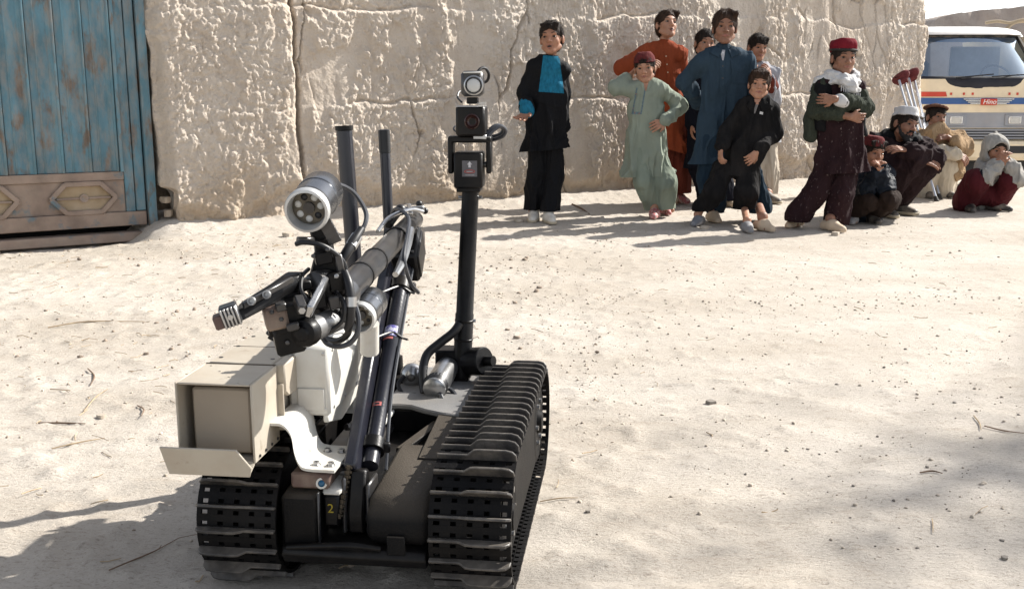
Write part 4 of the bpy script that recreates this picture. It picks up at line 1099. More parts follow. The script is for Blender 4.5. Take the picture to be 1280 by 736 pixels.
MB().tube([UA(.05, .03, .03), UA(.12, .01, .042), UA(.25, -.02, .040), UA(.34, -.034, .020)], .0045, 8, 6).build("arm_cable", M_STEEL, upper)
MB().tube([UA(.30, .032, .02), UA(.40, .036, .0), UA(.52, .038, -.02), UA(.60, .036, -.03)], [.008, .009, .009, .006], 8, 3).build("cable_sleeve", M_STEEL, upper)
# tall aerial tubes behind
for a, b, r, lab in ((W(430, 158, 2.45), W(452, 452, 2.42), .0185, "thicker aerial tube"), (W(480, 164, 2.50), W(495, 470, 2.46), .0125, "thinner aerial tube with a black cap")):
    d = unit(b - a); n_ = np.linalg.norm(b - a)
    ao = MB().lathe(a, d, [(0, r * .86), (0, r), (n_, r)], 20).build("aerial_tube", M_TUBE, robot, label=lab)
    if r > .015: MB().lathe(a - d * .001, d, [(0, r * 1.0), (0, r * 1.14), (.010, r * 1.14), (.012, r)], 20).build("rim", M_ANOD, ao)
    else: MB().lathe(a - d * .004, d, [(0, r * .7), (.002, r * 1.12), (.055, r * 1.12), (.056, r)], 20).build("cap", M_CABLB, ao)
    MB().lathe(b - d * .05, d, [(0, r * 1.1), (0, r * 1.5), (.05, r * 1.5)], 16).build("socket", M_ANOD, ao)
rbox(-.385, -.30, -.12, .0, .14, .215, M_ANOD, "aerial_mount", bev=.004)

# ---- wrist, lamp, gripper ------------------------------------------
wr_ = W(412, 388, 1.63)
MB().cyl(ua1 - ud * .01, wr_ + ud * .01, .029, .027, 20).build("wrist_joint", M_GUN, robot)
ear = [W(384, 372, 1.62), W(386, 345, 1.62), W(393, 318, 1.62), W(391, 300, 1.62), W(413, 297, 1.62), W(416, 318, 1.62), W(430, 336, 1.62), W(437, 362, 1.62), W(430, 392, 1.62), W(405, 398, 1.62)]
earo = MB().prism(ear, V3(0, .022, 0)).build("lamp_bracket", M_ANOD, robot, bevel=.003)
MB().ball(W(408, 350, 1.615), (.017, .014, .017)).build("pivot_ball", M_GUN, earo)
MB().lathe(W(400, 354, 1.60), V3(-.4, -1, .1), [(-.02, .02), (.0, .021), (.016, .019), (.020, .012)], 16).build("pivot_hub", M_GUN, earo)
def lamp(f, b, r, name, par):
    f, b = np.array(f), np.array(b); d = unit(b - f); n_ = np.linalg.norm(b - f)
    body = MB().lathe(f, d, [(.0125, r * .96), (.0135, r * .985), (.017, r * .90), (.020, r * .90), (.022, r * .97), (n_ * .60, r * .98), (n_ * .61, r * 1.01), (n_ * .97, r * 1.01), (n_ * 1.0, r * .96), (n_ * 1.0, r * .5), (n_ * 1.0, .001)], 32, cap=False).build(name, M_LHOUSE, robot)
    MB().lathe(f, d, [(.022, r * .775), (.004, r * .80), (-.003, r * .86), (-.002, r * .97), (.004, r * 1.02), (.012, r * 1.01), (.012, r * .96)], 32, cap=False).build("bezel_ring", M_LRING, body)
    MB().lathe(f, d, [(.020, r * .78), (.032, r * .60), (.036, r * .3), (.0365, .001)], 24).build("reflector", M_LAMPI, body)
    x, y, _ = frame(d)
    for k in range(7):
        a = k * math.pi / 3.5 + .3; MB().ball(f + d * .024 + (x * math.cos(a) + y * math.sin(a)) * r * .52, r * .20, None, 10, 8).build("bulb", M_LENS if k % 3 != 1 else M_CABLB, body)
    MB().lathe(f + d * .016, d, [(0, .001), (0, r * .26), (.020, r * .30)], 16).build("centre_cap", M_GUN, body)
    MB().lathe(f, d, [(.0145, r * .93), (.0145, r * .995), (.021, r * .995), (.021, r * .93)], 32, cap=False).build("dark_band", M_CABLB, body)
    return body
lamp(W(383, 264, 1.585), W(403, 239, 1.70), .0345, "spot_lamp", robot)
MB().bar(W(400, 280, 1.64), W(407, 306, 1.64), .030, .034).build("lamp_mount", M_ANOD, robot, bevel=.004)
for k in range(5): MB().bar(W(398 + 3.2 * k, 279 + 6 * k, 1.612), W(413 + 3.2 * k, 273 + 6 * k, 1.612), .007, .010).build("mount_tooth", M_GUN, earo, bevel=.001)
MB().bar(W(372, 300, 1.60), W(392, 300, 1.62), .012, .010).build("side_clip", M_GUN, earo, bevel=.002)
lamp(W(449, 398, 1.735), W(466, 376, 1.83), .0275, "lower_lamp", robot)
MB().cyl(W(462, 404, 1.93), W(462, 440, 1.95), .018, .018, 16).build("white_post", M_OFFW, robot)

gb = W(365, 392, 1.55)
GR = np.column_stack([unit(V3(.92, .30, .16)), unit(V3(-.30, .95, 0)), unit(np.cross(unit(V3(.92, .30, .16)), unit(V3(-.30, .95, 0))))])
grip = MB().box(gb, (.062, .065, .046), GR).build("gripper_block", M_ANOD, robot, bevel=.004)
MB().box(W(344, 394, 1.53), (.034, .050, .036), GR).build("block_flange", M_BROWN, grip, bevel=.004)
MB().box(W(360, 419, 1.54), (.044, .046, .050), GR).build("lower_block", M_ANOD, grip, bevel=.004)
MB().bar(W(372, 373, 1.52), W(378, 388, 1.50), .014, .018).build("bolt_block", M_GUN, grip, bevel=.002)
q = W(378, 388, 1.492); MB().cyl(q, q + V3(0, -.004, 0), .005, None, 6).build("bolt", M_STEEL, grip)
MB().cyl(W(427, 396, 1.63), W(384, 414, 1.525), .0185, .0200, 20).build("gripper_motor", M_ALUD, robot)
MB().lathe(W(385, 414, 1.528), W(384, 414, 1.525) - W(427, 396, 1.63), [(-.002, .0222), (.010, .0224), (.016, .0200), (.018, .012), (.022, .010), (.023, .003)], 20).build("motor_cap", M_ANOD, robot)
MB().bar(W(406, 352, 1.58), W(386, 390, 1.50), .010, .022, V3(0, -1, 0)).build("link_plate", M_STEEL, robot, bevel=.002)
MB().bar(W(427, 372, 1.60), W(432, 402, 1.60), .010, .016, V3(0, -1, 0)).build("link_plate", M_GUN, robot, bevel=.002)
# finger: two parallel bars, pivots, ribbed pad
fo = [W(373, 346, 1.555), W(371, 362, 1.555), W(345, 379, 1.52), W(300, 403, 1.465), W(294, 384, 1.465), W(330, 362, 1.52), W(352, 346, 1.55)]
fing = MB().prism(fo, V3(.004, .026, .004)).build("gripper_finger", M_ANOD, robot, bevel=.002)
MB().bar(W(366, 349, 1.545), W(304, 382, 1.462), .005, .009, V3(0, 0, 1)).build("finger_rail", M_GUN, fing, bevel=.001)
for px, py, Y_ in ((315, 376, 1.468), (334, 368, 1.49)):
    q = W(px, py, Y_); MB().lathe(q, V3(-.2, -1, .1), [(0, .0065), (.004, .0062), (.004, .004), (.002, .003), (.002, .001)], 14).build("pivot", M_ALUD, fing)
pd = W(288, 393, 1.455)
PR = np.column_stack([unit(V3(.93, .22, .30)), unit(V3(-.25, .96, 0.0)), unit(np.cross(unit(V3(.93, .22, .30)), unit(V3(-.25, .96, 0))))])
pad = MB().box(pd, (.026, .030, .030), PR).build("finger_pad", M_GUN, fing, bevel=.002)
for k in range(5): MB().box(pd + PR[:, 0] * (-.0105 + .0052 * k) - PR[:, 1] * .0158 - PR[:, 2] * .001, (.0028, .0035, .029), PR).build("pad_rib", M_STEEL, fing, bevel=.0006)
MB().box(pd - PR[:, 0] * .018 - PR[:, 2] * .004, (.014, .026, .020), PR).build("pad_heel", M_BROWN, fing, bevel=.002)
q = pd - PR[:, 1] * .017; MB().cyl(q, q - PR[:, 1] * .004, .004, None, 8).build("bolt", M_STEEL, fing)
f2 = MB().bar(W(392, 350, 1.60), W(352, 370, 1.56), .012, .018).build("gripper_finger", M_GUN, robot, bevel=.002)
# plates, bosses and screws packed round the wrist
for (px, py, Y_, sx, sy, sz, m_) in ((398, 372, 1.585, .020, .030, .030, M_ANOD), (420, 352, 1.60, .024, .020, .030, M_ANOD), (417, 377, 1.585, .018, .026, .020, M_GUN), (376, 356, 1.58, .030, .030, .014, M_ANOD), (388, 402, 1.56, .020, .030, .018, M_ANOD),
                                 (404, 322, 1.60, .026, .018, .020, M_ANOD), (424, 330, 1.61, .012, .020, .034, M_GUN), (351, 383, 1.51, .016, .020, .012, M_GUN), (366, 408, 1.505, .018, .010, .012, M_GUN), (340, 412, 1.53, .012, .02, .02, M_ANOD)):
    MB().box(W(px, py, Y_), (sx, sy, sz), GR).build("wrist_plate", m_, robot, bevel=.002)
for (px, py, Y_) in ((398, 362, 1.568), (421, 345, 1.588), (376, 361, 1.562), (352, 399, 1.50), (360, 428, 1.512), (340, 390, 1.50), (428, 386, 1.585), (392, 320, 1.588), (410, 312, 1.588)):
    q = W(px, py, Y_); MB().lathe(q, V3(-.15, -1, .15), [(0, .0036), (.003, .0033), (.0035, .0015)], 8).build("screw", M_ALUD if px % 2 else M_GUN, robot)
MB().tube([W(386, 336, 1.60), W(378, 345, 1.575), W(376, 362, 1.55), W(384, 376, 1.53)], .0032, 6, 6).build("lamp_cable", M_CABLB, robot)
MB().tube([W(420, 365, 1.59), W(430, 380, 1.57), W(428, 400, 1.565), W(415, 412, 1.56), W(400, 420, 1.55)], .0040, 6, 6).build("lamp_cable", M_CABLB, robot)
# cables at the wrist
MB().tube([W(408, 232, 1.71), W(420, 230, 1.73), W(441, 240, 1.74), W(456, 262, 1.73), W(457, 278, 1.71), W(447, 295, 1.69), W(436, 310, 1.66)], .0040, 8, 7).build("lamp_cable", M_CABLE, robot)
c1 = MB().tube([W(452, 286, 1.69), W(443, 300, 1.67), W(433, 316, 1.65), W(426, 330, 1.64), W(430, 345, 1.62)], [.0065, .0085, .0085, .0075, .006], 12, 4).build("cable_connector", M_CABLB, robot)
MB().tube([W(446, 296, 1.68), W(438, 309, 1.66)], .0100, 12).build("connector_ring", M_STEEL, c1)
MB().tube([W(370, 305, 1.60), W(380, 303, 1.595), W(400, 306, 1.59), W(418, 316, 1.60), W(430, 330, 1.61), W(433, 350, 1.61), W(428, 365, 1.62)], .0040, 8, 7).build("lamp_cable", M_CABLB, robot)
c2 = MB().tube([W(431, 340, 1.60), W(436, 356, 1.585), W(438, 380, 1.575), W(437, 402, 1.575), W(434, 412, 1.58)], [.006, .0075, .0080, .0075, .0055], 12, 4).build("cable_connector", M_CABLB, robot)
MB().tube([W(438.5, 371, 1.577), W(438.5, 383, 1.575)], .0092, 12).build("connector_ring", M_STEEL, c2)
MB().tube([W(444, 382, 1.59), W(448, 398, 1.585), W(447, 415, 1.58), W(438, 428, 1.58), (W(424, 433, 1.58)), W(410, 430, 1.59), W(402, 420, 1.60)], .0042, 8, 7).build("lamp_cable", M_CABLE, robot)
MB().tube([W(437, 404, 1.58), W(434, 418, 1.585), W(422, 426, 1.60), W(408, 424, 1.62)], .0055, 8, 6).build("lamp_cable", M_CABLB, robot)
MB().tube([W(335, 418, 1.80), W(341, 411, 1.80), W(350, 412, 1.80), W(351, 420, 1.80), W(343, 423, 1.80), W(336, 420, 1.80)], .005, 8, 5).build("coiled_cable", M_CABLB, robot)

# ---- mast ----------------------------------------------------------
m0, m1 = W(577, 470, 2.36), W(588.5, 232, 2.36)
md = unit(m1 - m0)
mast = MB().lathe(m0, md, [(0, .0215), (.15, .0215), (.152, .0200), (np.linalg.norm(m1 - m0), .0192)], 20).build("mast_tube", M_ANOD, robot)
for f in (.30, .20): ring_at(m0 + (m1 - m0) * f, md, .0225, .006, M_ANOD, "collar", mast)
for f, s_ in ((.94, 1), (.30, 1), (.94, -1)): 
    q = m0 + (m1 - m0) * f; MB().cyl(q, q + RR * .027 * s_, .004, None, 8).build("screw", M_STEEL, mast)
XR = np.column_stack([unit(V3(1, -.06, 0)), unit(V3(.06, 1, 0)), V3(0, 0, 1)])
def mbx(px, py, wpx, hpx, dep, m, name, Y=2.36, par=robot, bev=.004, dy=0):
    s_ = Y * .985 / FPX; return MB().box(W(px, py, Y) + V3(0, dy, 0), (wpx * s_, dep, hpx * s_), XR).build(name, m, par, bevel=bev)
pt = mbx(587, 212, 36, 45, .07, M_ANOD, "pan_tilt_box")
lb2 = mbx(587, 211, 19, 20, .002, M_LAB, "warning_label", 2.324, pt, 0)
s_ = 2.32 * .985 / FPX; q = W(587, 206, 2.3215)
MB().prism([q + V3(-3.4 * s_, 0, 0), q + V3(0, 0, 4.2 * s_), q + V3(3.4 * s_, 0, 0), q + V3(1.6 * s_, 0, 0), q + V3(1.6 * s_, 0, -3.6 * s_), q + V3(-1.6 * s_, 0, -3.6 * s_), q + V3(-1.6 * s_, 0, 0)], V3(0, .0006, 0)).build("arrow_mark", M_PALEINK, pt)
q = W(587, 214.5, 2.3215)
MB().tube([q + V3(6.6 * s_ * math.cos(a), 0, 1.9 * s_ * math.sin(a)) for a in np.linspace(0, 6.283, 17)], .0009, 5).build("red_oval", M_PINK, pt)
MB().box(W(587, 214.5, 2.3218), (8 * s_, .0006, .9 * s_)).build("oval_line", M_PALEINK, pt)
MB().box(W(587, 219, 2.3218), (12 * s_, .0006, .5 * s_)).build("print_line", M_PALEINK, pt)
mbx(587, 236, 30, 6, .06, M_ANOD, "head_collar", par=pt, bev=.002)
yk = mbx(588, 174, 54, 8, .05, M_ANOD, "yoke", bev=.003)
mbx(564.3, 194, 6.5, 45, .045, M_ANOD, "yoke_arm", par=yk, bev=.003, dy=-.0)
mbx(611.7, 194, 6.5, 45, .045, M_ANOD, "yoke_arm", par=yk, bev=.003)
MB().cyl(W(562, 206, 2.36), W(614, 206, 2.36), .007, None, 12).build("tilt_axle", M_GUN, yk)
mbx(601, 171, 16, 5, .055, M_STEEL, "yoke_plate", Y=2.35, par=yk, bev=.001)
cb = mbx(590, 151, 36, 37, .085, M_ANOD, "camera_box", bev=.005)
MB().lathe(W(590, 152, 2.316), V3(0, -1, 0), [(-.01, .017), (.004, .017), (.006, .0145), (.001, .012), (-.003, .004)], 20).build("camera_lens", mat("dark_red_glass", (.03, .012, .010), .15), cb)
for k in range(3): mbx(603, 128.5 + 2.0 * k, 9, 1.0, .006, M_OFFW, "vent_slot", Y=2.345 - .014 * k, par=cb, bev=0)
mbx(589, 133, 35, 1.6, .08, M_STEEL, "top_plate", par=cb, bev=.001)
mbx(591, 126, 14, 8, .03, M_ANOD, "lamp_neck", bev=.002)
hl = mbx(591, 105, 27, 31, .055, M_GUN, "head_lamp", bev=.007)
MB().lathe(W(592, 107, 2.332), V3(0, -1, 0), [(-.004, .022), (.004, .0215), (.005, .019), (-.001, .016), (-.006, .006), (-.006, .001)], 24).build("bezel", M_STEEL, hl)
MB().ball(W(592, 107, 2.330), (.015, .006, .015)).build("lens", M_LENS, hl)
MB().box(W(591, 91, 2.345), (23 * s_, .03, 2 * s_), XR).build("lamp_top", M_OFFW, hl, bevel=.001)
def loopc(pts, Y, r, m, name): return MB().tube([W(px, py, Y_) for (px, py), Y_ in zip(pts, np.linspace(Y, Y + .05, len(pts)))], r, 8, 7).build(name, m, robot)
loopc([(596, 92), (601, 86), (607, 86), (611, 93), (609, 101), (603, 104)], 2.36, .0035, M_CABLB, "head_cable")
loopc([(609, 172), (617, 163), (626, 158), (632, 163), (629, 170), (620, 174), (611, 176)], 2.34, .0045, M_CABLE, "head_cable")
loopc([(607, 169), (615, 160), (623, 157), (629, 162), (625, 168), (616, 171), (608, 172)], 2.37, .0045, M_CABLE, "head_cable")
loopc([(577, 128), (572, 122), (574, 115), (580, 116)], 2.36, .0022, M_CABLB, "head_cable")
loopc([(572, 167), (567, 161), (572, 156)], 2.36, .0022, M_CABLB, "head_cable")
# mast foot: knuckle, motors, hose
kn = MB().cyl(W(586, 452, 2.36), W(606, 451, 2.33), .033, .033, 22).build("mast_knuckle", M_ANOD, robot, bevel=.002)
MB().cyl(W(604, 451, 2.335), W(617, 451, 2.32), .012, .012, 14).build("knuckle_bolt", M_ANOD, kn)
MB().box(W(561, 450, 2.38), (.055, .06, .06), RB[:, [1, 0, 2]]).build("mast_gearbox", M_ANOD, robot, bevel=.004)
MB().box(W(576, 484, 2.37), (.045, .05, .085), RB[:, [1, 0, 2]]).build("mast_foot", M_ANOD, robot, bevel=.004)
mot = MB().lathe(W(557, 463, 2.33), W(544, 484, 2.235) - W(557, 463, 2.33), [(-.02, .026), (0, .027), (.01, .0275), (.085, .0275), (.086, .0255), (.108, .0255), (.112, .020)], 22).build("mast_motor", M_STEEL, robot)
MB().lathe(W(545, 482, 2.245), W(544, 484, 2.235) - W(557, 463, 2.33), [(-.012, .0282), (.010, .0280), (.018, .022), (.019, .008)], 20).build("motor_cap", M_CABLB, mot)
dm = MB().ball(W(515, 469, 2.33), (.027, .026, .029), None, 20, 12).build("dome_cover", M_STEEL, robot)
MB().lathe(W(514, 472, 2.306), V3(0, -1, .1), [(-.01, .010), (.002, .009), (.004, .005)], 14).build("dome_cap", M_GUN, dm)
MB().box(W(515, 478, 2.35), (.05, .05, .03), RB[:, [1, 0, 2]]).build("dome_mount", M_ANOD, robot, bevel=.003)
MB().tube([W(575, 404, 2.34), W(566, 416, 2.33), W(548, 430, 2.32), W(534, 443, 2.31), W(529, 460, 2.29), W(529, 478, 2.27), W(531, 492, 2.25)], .0105, 10, 8).build("mast_hose", M_CABLB, robot)
MB().tube([W(556, 483, 2.26), W(566, 489, 2.25), (W(571, 500, 2.23)), W(563, 504, 2.21), W(554, 500, 2.21), W(550, 492, 2.22)], .0050, 8, 7).build("motor_cable", M_CABLE, robot)
MB().tube([W(505, 470, 2.30), W(498, 480, 2.28), W(504, 492, 2.26), W(520, 493, 2.25)], .005, 8, 6).build("motor_cable", M_CABLB, robot)
MB().tube([W(493, 350, 2.27), W(489, 420, 2.16), W(481, 500, 2.02), W(476, 560, 1.90)], .004, 6, 6).build("arm_cable", M_CABLE, robot)
# ================================================================== PEOPLE
# implicit-surface modeller: prims are blended into one field and meshed with surface nets
class Sdf:
    def __init__(s, k=0.02): s.k, s.P = k, []
    def cone(s, a, b, ra, rb, k=None, flat=None, op='u'):
        s.P.append(('c', np.asarray(a, float), np.asarray(b, float), ra, rb, s.k if k is None else k, flat, op)); return s
    def chain(s, pts, rs, k=None, flat=None):
        for i in range(len(pts) - 1): s.cone(pts[i], pts[i + 1], rs[i], rs[i + 1], k, flat)
        return s
    def ell(s, c, r, R=None, k=None, op='u'):
        s.P.append(('e', np.asarray(c, float), np.asarray(r, float), np.eye(3) if R is None else np.asarray(R, float), 0, s.k if k is None else k, None, op)); return s
    def box(s, c, h, R=None, rnd=.005, k=None, op='u'):
        s.P.append(('b', np.asarray(c, float), np.asarray(h, float), np.eye(3) if R is None else np.asarray(R, float), rnd, s.k if k is None else k, None, op)); return s
    def cut(s, p, n): s.P.append(('p', np.asarray(p, float), unit(n), 0, 0, 0, None, 's')); return s
    def bb(s, q):
        if q[0] == 'c': r = max(q[3], q[4]); return np.minimum(q[1], q[2]) - r, np.maximum(q[1], q[2]) + r
        r = np.abs(q[3]) @ (np.asarray(q[2]) + (q[4] if q[0] == 'b' else 0)); return q[1] - r, q[1] + r
    def mesh(s, h):
        B = [s.bb(q) for q in s.P if q[7] == 'u']
        lo = np.min([b[0] for b in B], 0) - 3 * h; hi = np.max([b[1] for b in B], 0) + 3 * h
        n = np.ceil((hi - lo) / h).astype(int) + 1
        D = np.full(n, 10.0, np.float32)
        ax = [lo[i] + h * np.arange(n[i]) for i in range(3)]
        for q in s.P:
            if q[0] == 'p':
                d = (ax[0][:, None, None] - q[1][0]) * q[2][0] + (ax[1][None, :, None] - q[1][1]) * q[2][1] + (ax[2][None, None, :] - q[1][2]) * q[2][2]
                D = np.maximum(D, d.astype(np.float32)); continue
            b0, b1 = s.bb(q); m = q[5] + 3 * h
            i0 = np.clip(np.floor((b0 - m - lo) / h).astype(int), 0, n); i1 = np.clip(np.ceil((b1 + m - lo) / h).astype(int) + 1, 0, n)
            if np.any(i1 <= i0): continue
            sl = tuple(slice(i0[i], i1[i]) for i in range(3))
            x = ax[0][sl[0]][:, None, None]; y = ax[1][sl[1]][None, :, None]; z = ax[2][sl[2]][None, None, :]
            if q[0] == 'c':
                a, b = q[1], q[2]; dx, dy, dz = x - a[0], y - a[1], z - a[2]; ba = b - a
                if q[6] is not None:
                    nn, fl = q[6]; e = (dx * nn[0] + dy * nn[1] + dz * nn[2]) * (1 / fl - 1); dx, dy, dz = dx + e * nn[0], dy + e * nn[1], dz + e * nn[2]
                    e = (ba @ nn) * (1 / fl - 1); ba = ba + e * nn
                t = np.clip((dx * ba[0] + dy * ba[1] + dz * ba[2]) / max(ba @ ba, 1e-9), 0, 1)
                d = np.sqrt((dx - t * ba[0]) ** 2 + (dy - t * ba[1]) ** 2 + (dz - t * ba[2]) ** 2) - (q[3] + (q[4] - q[3]) * t)
                if q[6] is not None: d = d * (0.5 + 0.5 * q[6][1])
            else:
                R = q[3]; dx, dy, dz = x - q[1][0], y - q[1][1], z - q[1][2]
                l = [dx * R[0, i] + dy * R[1, i] + dz * R[2, i] for i in range(3)]
                if q[0] == 'e':
                    r = q[2]; k0 = np.sqrt((l[0] / r[0]) ** 2 + (l[1] / r[1]) ** 2 + (l[2] / r[2]) ** 2)
                    k1 = np.sqrt((l[0] / r[0] ** 2) ** 2 + (l[1] / r[1] ** 2) ** 2 + (l[2] / r[2] ** 2) ** 2); d = k0 * (k0 - 1) / np.maximum(k1, 1e-6)
                else:
                    w = [np.abs(l[i]) - q[2][i] for i in range(3)]
                    d = np.sqrt(sum(np.maximum(v, 0) ** 2 for v in w)) + np.minimum(np.maximum(np.maximum(w[0], w[1]), w[2]), 0) - q[4]
            A = D[sl]; d = d.astype(np.float32); k = max(q[5], 1e-6)
            if q[7] == 'u': hh = np.maximum(k - np.abs(A - d), 0) / k; D[sl] = np.minimum(A, d) - hh * hh * k / 4
            else: hh = np.maximum(k - np.abs(A + d), 0) / k; D[sl] = np.maximum(A, -d) + hh * hh * k / 4
        return nets(D, lo, h)
def nets(D, lo, h):
    S = D < 0; c = np.zeros(tuple(np.array(D.shape) - 1), np.uint8)
    offs = [(i, j, k) for i in (0, 1) for j in (0, 1) for k in (0, 1)]
    sh = c.shape
    for o in offs: c += S[o[0]:o[0] + sh[0], o[1]:o[1] + sh[1], o[2]:o[2] + sh[2]]
    act = (c > 0) & (c < 8); I = np.argwhere(act); gid = np.full(sh, -1, np.int32); gid[act] = np.arange(len(I))
    dv = {o: D[I[:, 0] + o[0], I[:, 1] + o[1], I[:, 2] + o[2]] for o in offs}
    pos = np.zeros((len(I), 3)); cnt = np.zeros(len(I))
    for o in offs:
        for a in range(3):
            if o[a]: continue
            o2 = list(o); o2[a] = 1; o2 = tuple(o2); d1, d2 = dv[o], dv[o2]; m = (d1 < 0) != (d2 < 0)
            t = np.where(m, d1 / np.where(m, d1 - d2, 1), 0)
            p = np.array(o, float)[None] + t[:, None] * (np.array(o2, float) - np.array(o, float))[None]
            pos += p * m[:, None]; cnt += m
    V = lo + h * (I + pos / cnt[:, None]); F_ = []
    for a in range(3):
        b, c_ = (a + 1) % 3, (a + 2) % 3
        s0 = [slice(None)] * 3; s1 = [slice(None)] * 3; s0[a] = slice(0, -1); s1[a] = slice(1, None)
        ch = S[tuple(s0)] != S[tuple(s1)]; J = np.argwhere(ch); J = J[(J[:, b] > 0) & (J[:, c_] > 0) & (J[:, b] < sh[b]) & (J[:, c_] < sh[c_])]
        if len(J) == 0: continue
        ins = S[J[:, 0], J[:, 1], J[:, 2]]; q = []
        for db, dc in ((1, 1), (0, 1), (0, 0), (1, 0)):
            K = J.copy(); K[:, b] -= db; K[:, c_] -= dc; q.append(gid[K[:, 0], K[:, 1], K[:, 2]])
        q = np.stack(q, 1); q[~ins] = q[~ins][:, ::-1]; F_.append(q)
    return V, np.concatenate(F_)
def vnormals(V, F_):
    n = np.zeros_like(V); fn = np.cross(V[F_[:, 2]] - V[F_[:, 0]], V[F_[:, 3]] - V[F_[:, 1]])
    for i in range(4): np.add.at(n, F_[:, i], fn)
    return n / np.maximum(np.linalg.norm(n, axis=1, keepdims=True), 1e-9)
def relax(V, F_, it=1):
    for _ in range(it):
        s_ = np.zeros_like(V); c = np.zeros(len(V))
        for i in range(4):
            for j in (1, 3): np.add.at(s_, F_[:, i], V[F_[:, (i + j) % 4]]); np.add.at(c, F_[:, i], 1)
        V = 0.5 * V + 0.5 * s_ / c[:, None]
    return V
def ridge(V, sc, seed, off=0):
    w = V + 0.05 * (np.stack([vn(V[:, 0] * 6, V[:, 1] * 6, V[:, 2] * 6, seed + i) for i in (1, 2, 3)], 1) - .5)
    return 1 - np.abs(2 * vn(w[:, 0] * sc[0] + off, w[:, 1] * sc[1], w[:, 2] * sc[2], seed) - 1)

# ---- cloth and skin ------------------------------------------------
def skin_mat(name, c): 
    m = mat(name, c, 0.55, var=0.16, scale=28, spec=0.35, bump=0.05, bscale=180)
    b = m.node_tree.nodes["Principled BSDF"]; b.inputs["Subsurface Weight"].default_value = 0.12
    b.inputs["Subsurface Radius"].default_value = (0.6, 0.22, 0.12); b.inputs["Subsurface Scale"].default_value = 0.02; return m
SKIN = skin_mat("tan_skin", (0.315, 0.155, 0.095)); SKIN2 = skin_mat("weathered_skin", (0.235, 0.115, 0.072)); SKIN3 = skin_mat("fair_tan_skin", (0.37, 0.19, 0.12))
M_LIP = mat("lips", (0.27, 0.105, 0.08), 0.5, var=.1)
M_EYEW = mat("eye_white", (0.24, 0.21, 0.19), 0.25, var=.03); M_IRIS = mat("iris", (0.012, 0.007, 0.005), 0.15)
M_HAIR = mat("dark_brown_hair", (0.016, 0.010, 0.007), 0.75, spec=.2, var=.5, scale=60, stretch=(1, 1, .25), bump=.8, bscale=140)
M_HAIR2 = mat("brown_hair", (0.034, 0.018, 0.011), 0.75, spec=.2, var=.5, scale=60, stretch=(1, 1, .25), bump=.8, bscale=140)
M_BROWN_L = mat("eyebrow_hair", (0.038, 0.023, 0.016), 0.8)
M_BEARD = mat("black_beard", (0.016, 0.013, 0.012), 0.8, var=.5, scale=120, bump=.8, bscale=200)
def cloth(name, c, var=.14, **k): 
    d = dict(rough=.9, var=var, scale=10, bump=.9, bscale=13, bdist=.03, spec=.12, sheen=.0, stretch=(1, 1, .4)); d.update(k); return mat(name, c, **d)
C_BLACK = cloth("black_cloth", (0.004, 0.004, 0.005), rough=.75, spec=.15)
C_TEAL = cloth("teal_embroidered_cloth", (0.012, 0.115, 0.19), scale=70, var=.3, col2=(0.22, 0.33, 0.38), c2lo=.66, c2hi=.72, c2scale=95)
C_ORANGE = cloth("rust_orange_cloth", (0.235, 0.050, 0.020)); C_ORANGED = cloth("dark_rust_cloth", (0.12, 0.028, 0.018))
C_SAGE = cloth("sage_green_cloth", (0.225, 0.255, 0.205)); C_SAGED = cloth("sage_trouser_cloth", (0.195, 0.225, 0.178))
C_BLUE = cloth("slate_blue_cloth", (0.026, 0.044, 0.063)); C_BLUED = cloth("dark_slate_cloth", (0.014, 0.027, 0.042))
C_DKNAVY = cloth("navy_black_cloth", (0.006, 0.0065, 0.011)); C_CHAR = cloth("dusty_black_cloth", (0.008, 0.0076, 0.008), dust=.4, dustcol=(.04, .035, .033), dscale=9)
C_CREAM = cloth("cream_cloth", (0.47, 0.41, 0.33)); C_LGREY = cloth("light_grey_cloth", (0.34, 0.34, 0.36)); C_MGREY = cloth("grey_undershirt", (0.15, 0.14, 0.135))
C_SPECK = cloth("speckled_plum_cloth", (0.020, 0.009, 0.0105), col2=(0.13, 0.10, 0.095), c2lo=.62, c2hi=.66, c2scale=85)
C_OLIVE = cloth("olive_knit", (0.036, 0.042, 0.031), scale=40, bump=.6, bscale=120); C_WHITE = cloth("white_cotton", (0.50, 0.495, 0.49))
C_REDCAP = cloth("crimson_felt", (0.15, 0.011, 0.019)); C_DKRED = cloth("dark_red_knit", (0.105, 0.022, 0.022), scale=60)
C_PLUM = cloth("brown_plum_cloth", (0.020, 0.011, 0.012)); C_NAVY = cloth("navy_jacket_cloth", (0.008, 0.011, 0.017), rough=.6)
C_DKBR = cloth("dark_brown_cloth", (0.022, 0.014, 0.011)); C_MAROON = cloth("maroon_cloth", (0.060, 0.010, 0.013))
C_GREYH = cloth("grey_hooded_fleece", (0.30, 0.285, 0.26), scale=50); C_SHAWL = cloth("tan_wool_shawl", (0.33, 0.225, 0.13), scale=40, bump=.6, bscale=90)
C_PAKOL = cloth("brown_wool", (0.105, 0.050, 0.032), scale=40); C_BEIGE = cloth("pale_beige_cloth", (0.50, 0.435, 0.34))
S_WHITE = mat("white_leather", (0.58, 0.55, 0.49), .5, var=.12, dust=.5, dscale=20); S_SOLE = mat("cream_rubber", (0.45, 0.38, 0.27), .7, dust=.4)
S_CREAM = mat("cream_slipper", (0.48, 0.37, 0.26), .7, var=.1, dust=.4); S_GREY = mat("grey_shoe", (0.17, 0.175, 0.19), .7, var=.15, dust=.5)
S_PINK = mat("pink_striped_sandal", (0.36, 0.11, 0.11), .6, var=.2, col2=(.5, .4, .36), c2scale=60); S_TAN = mat("tan_leather", (0.28, 0.18, 0.10), .6, dust=.4)
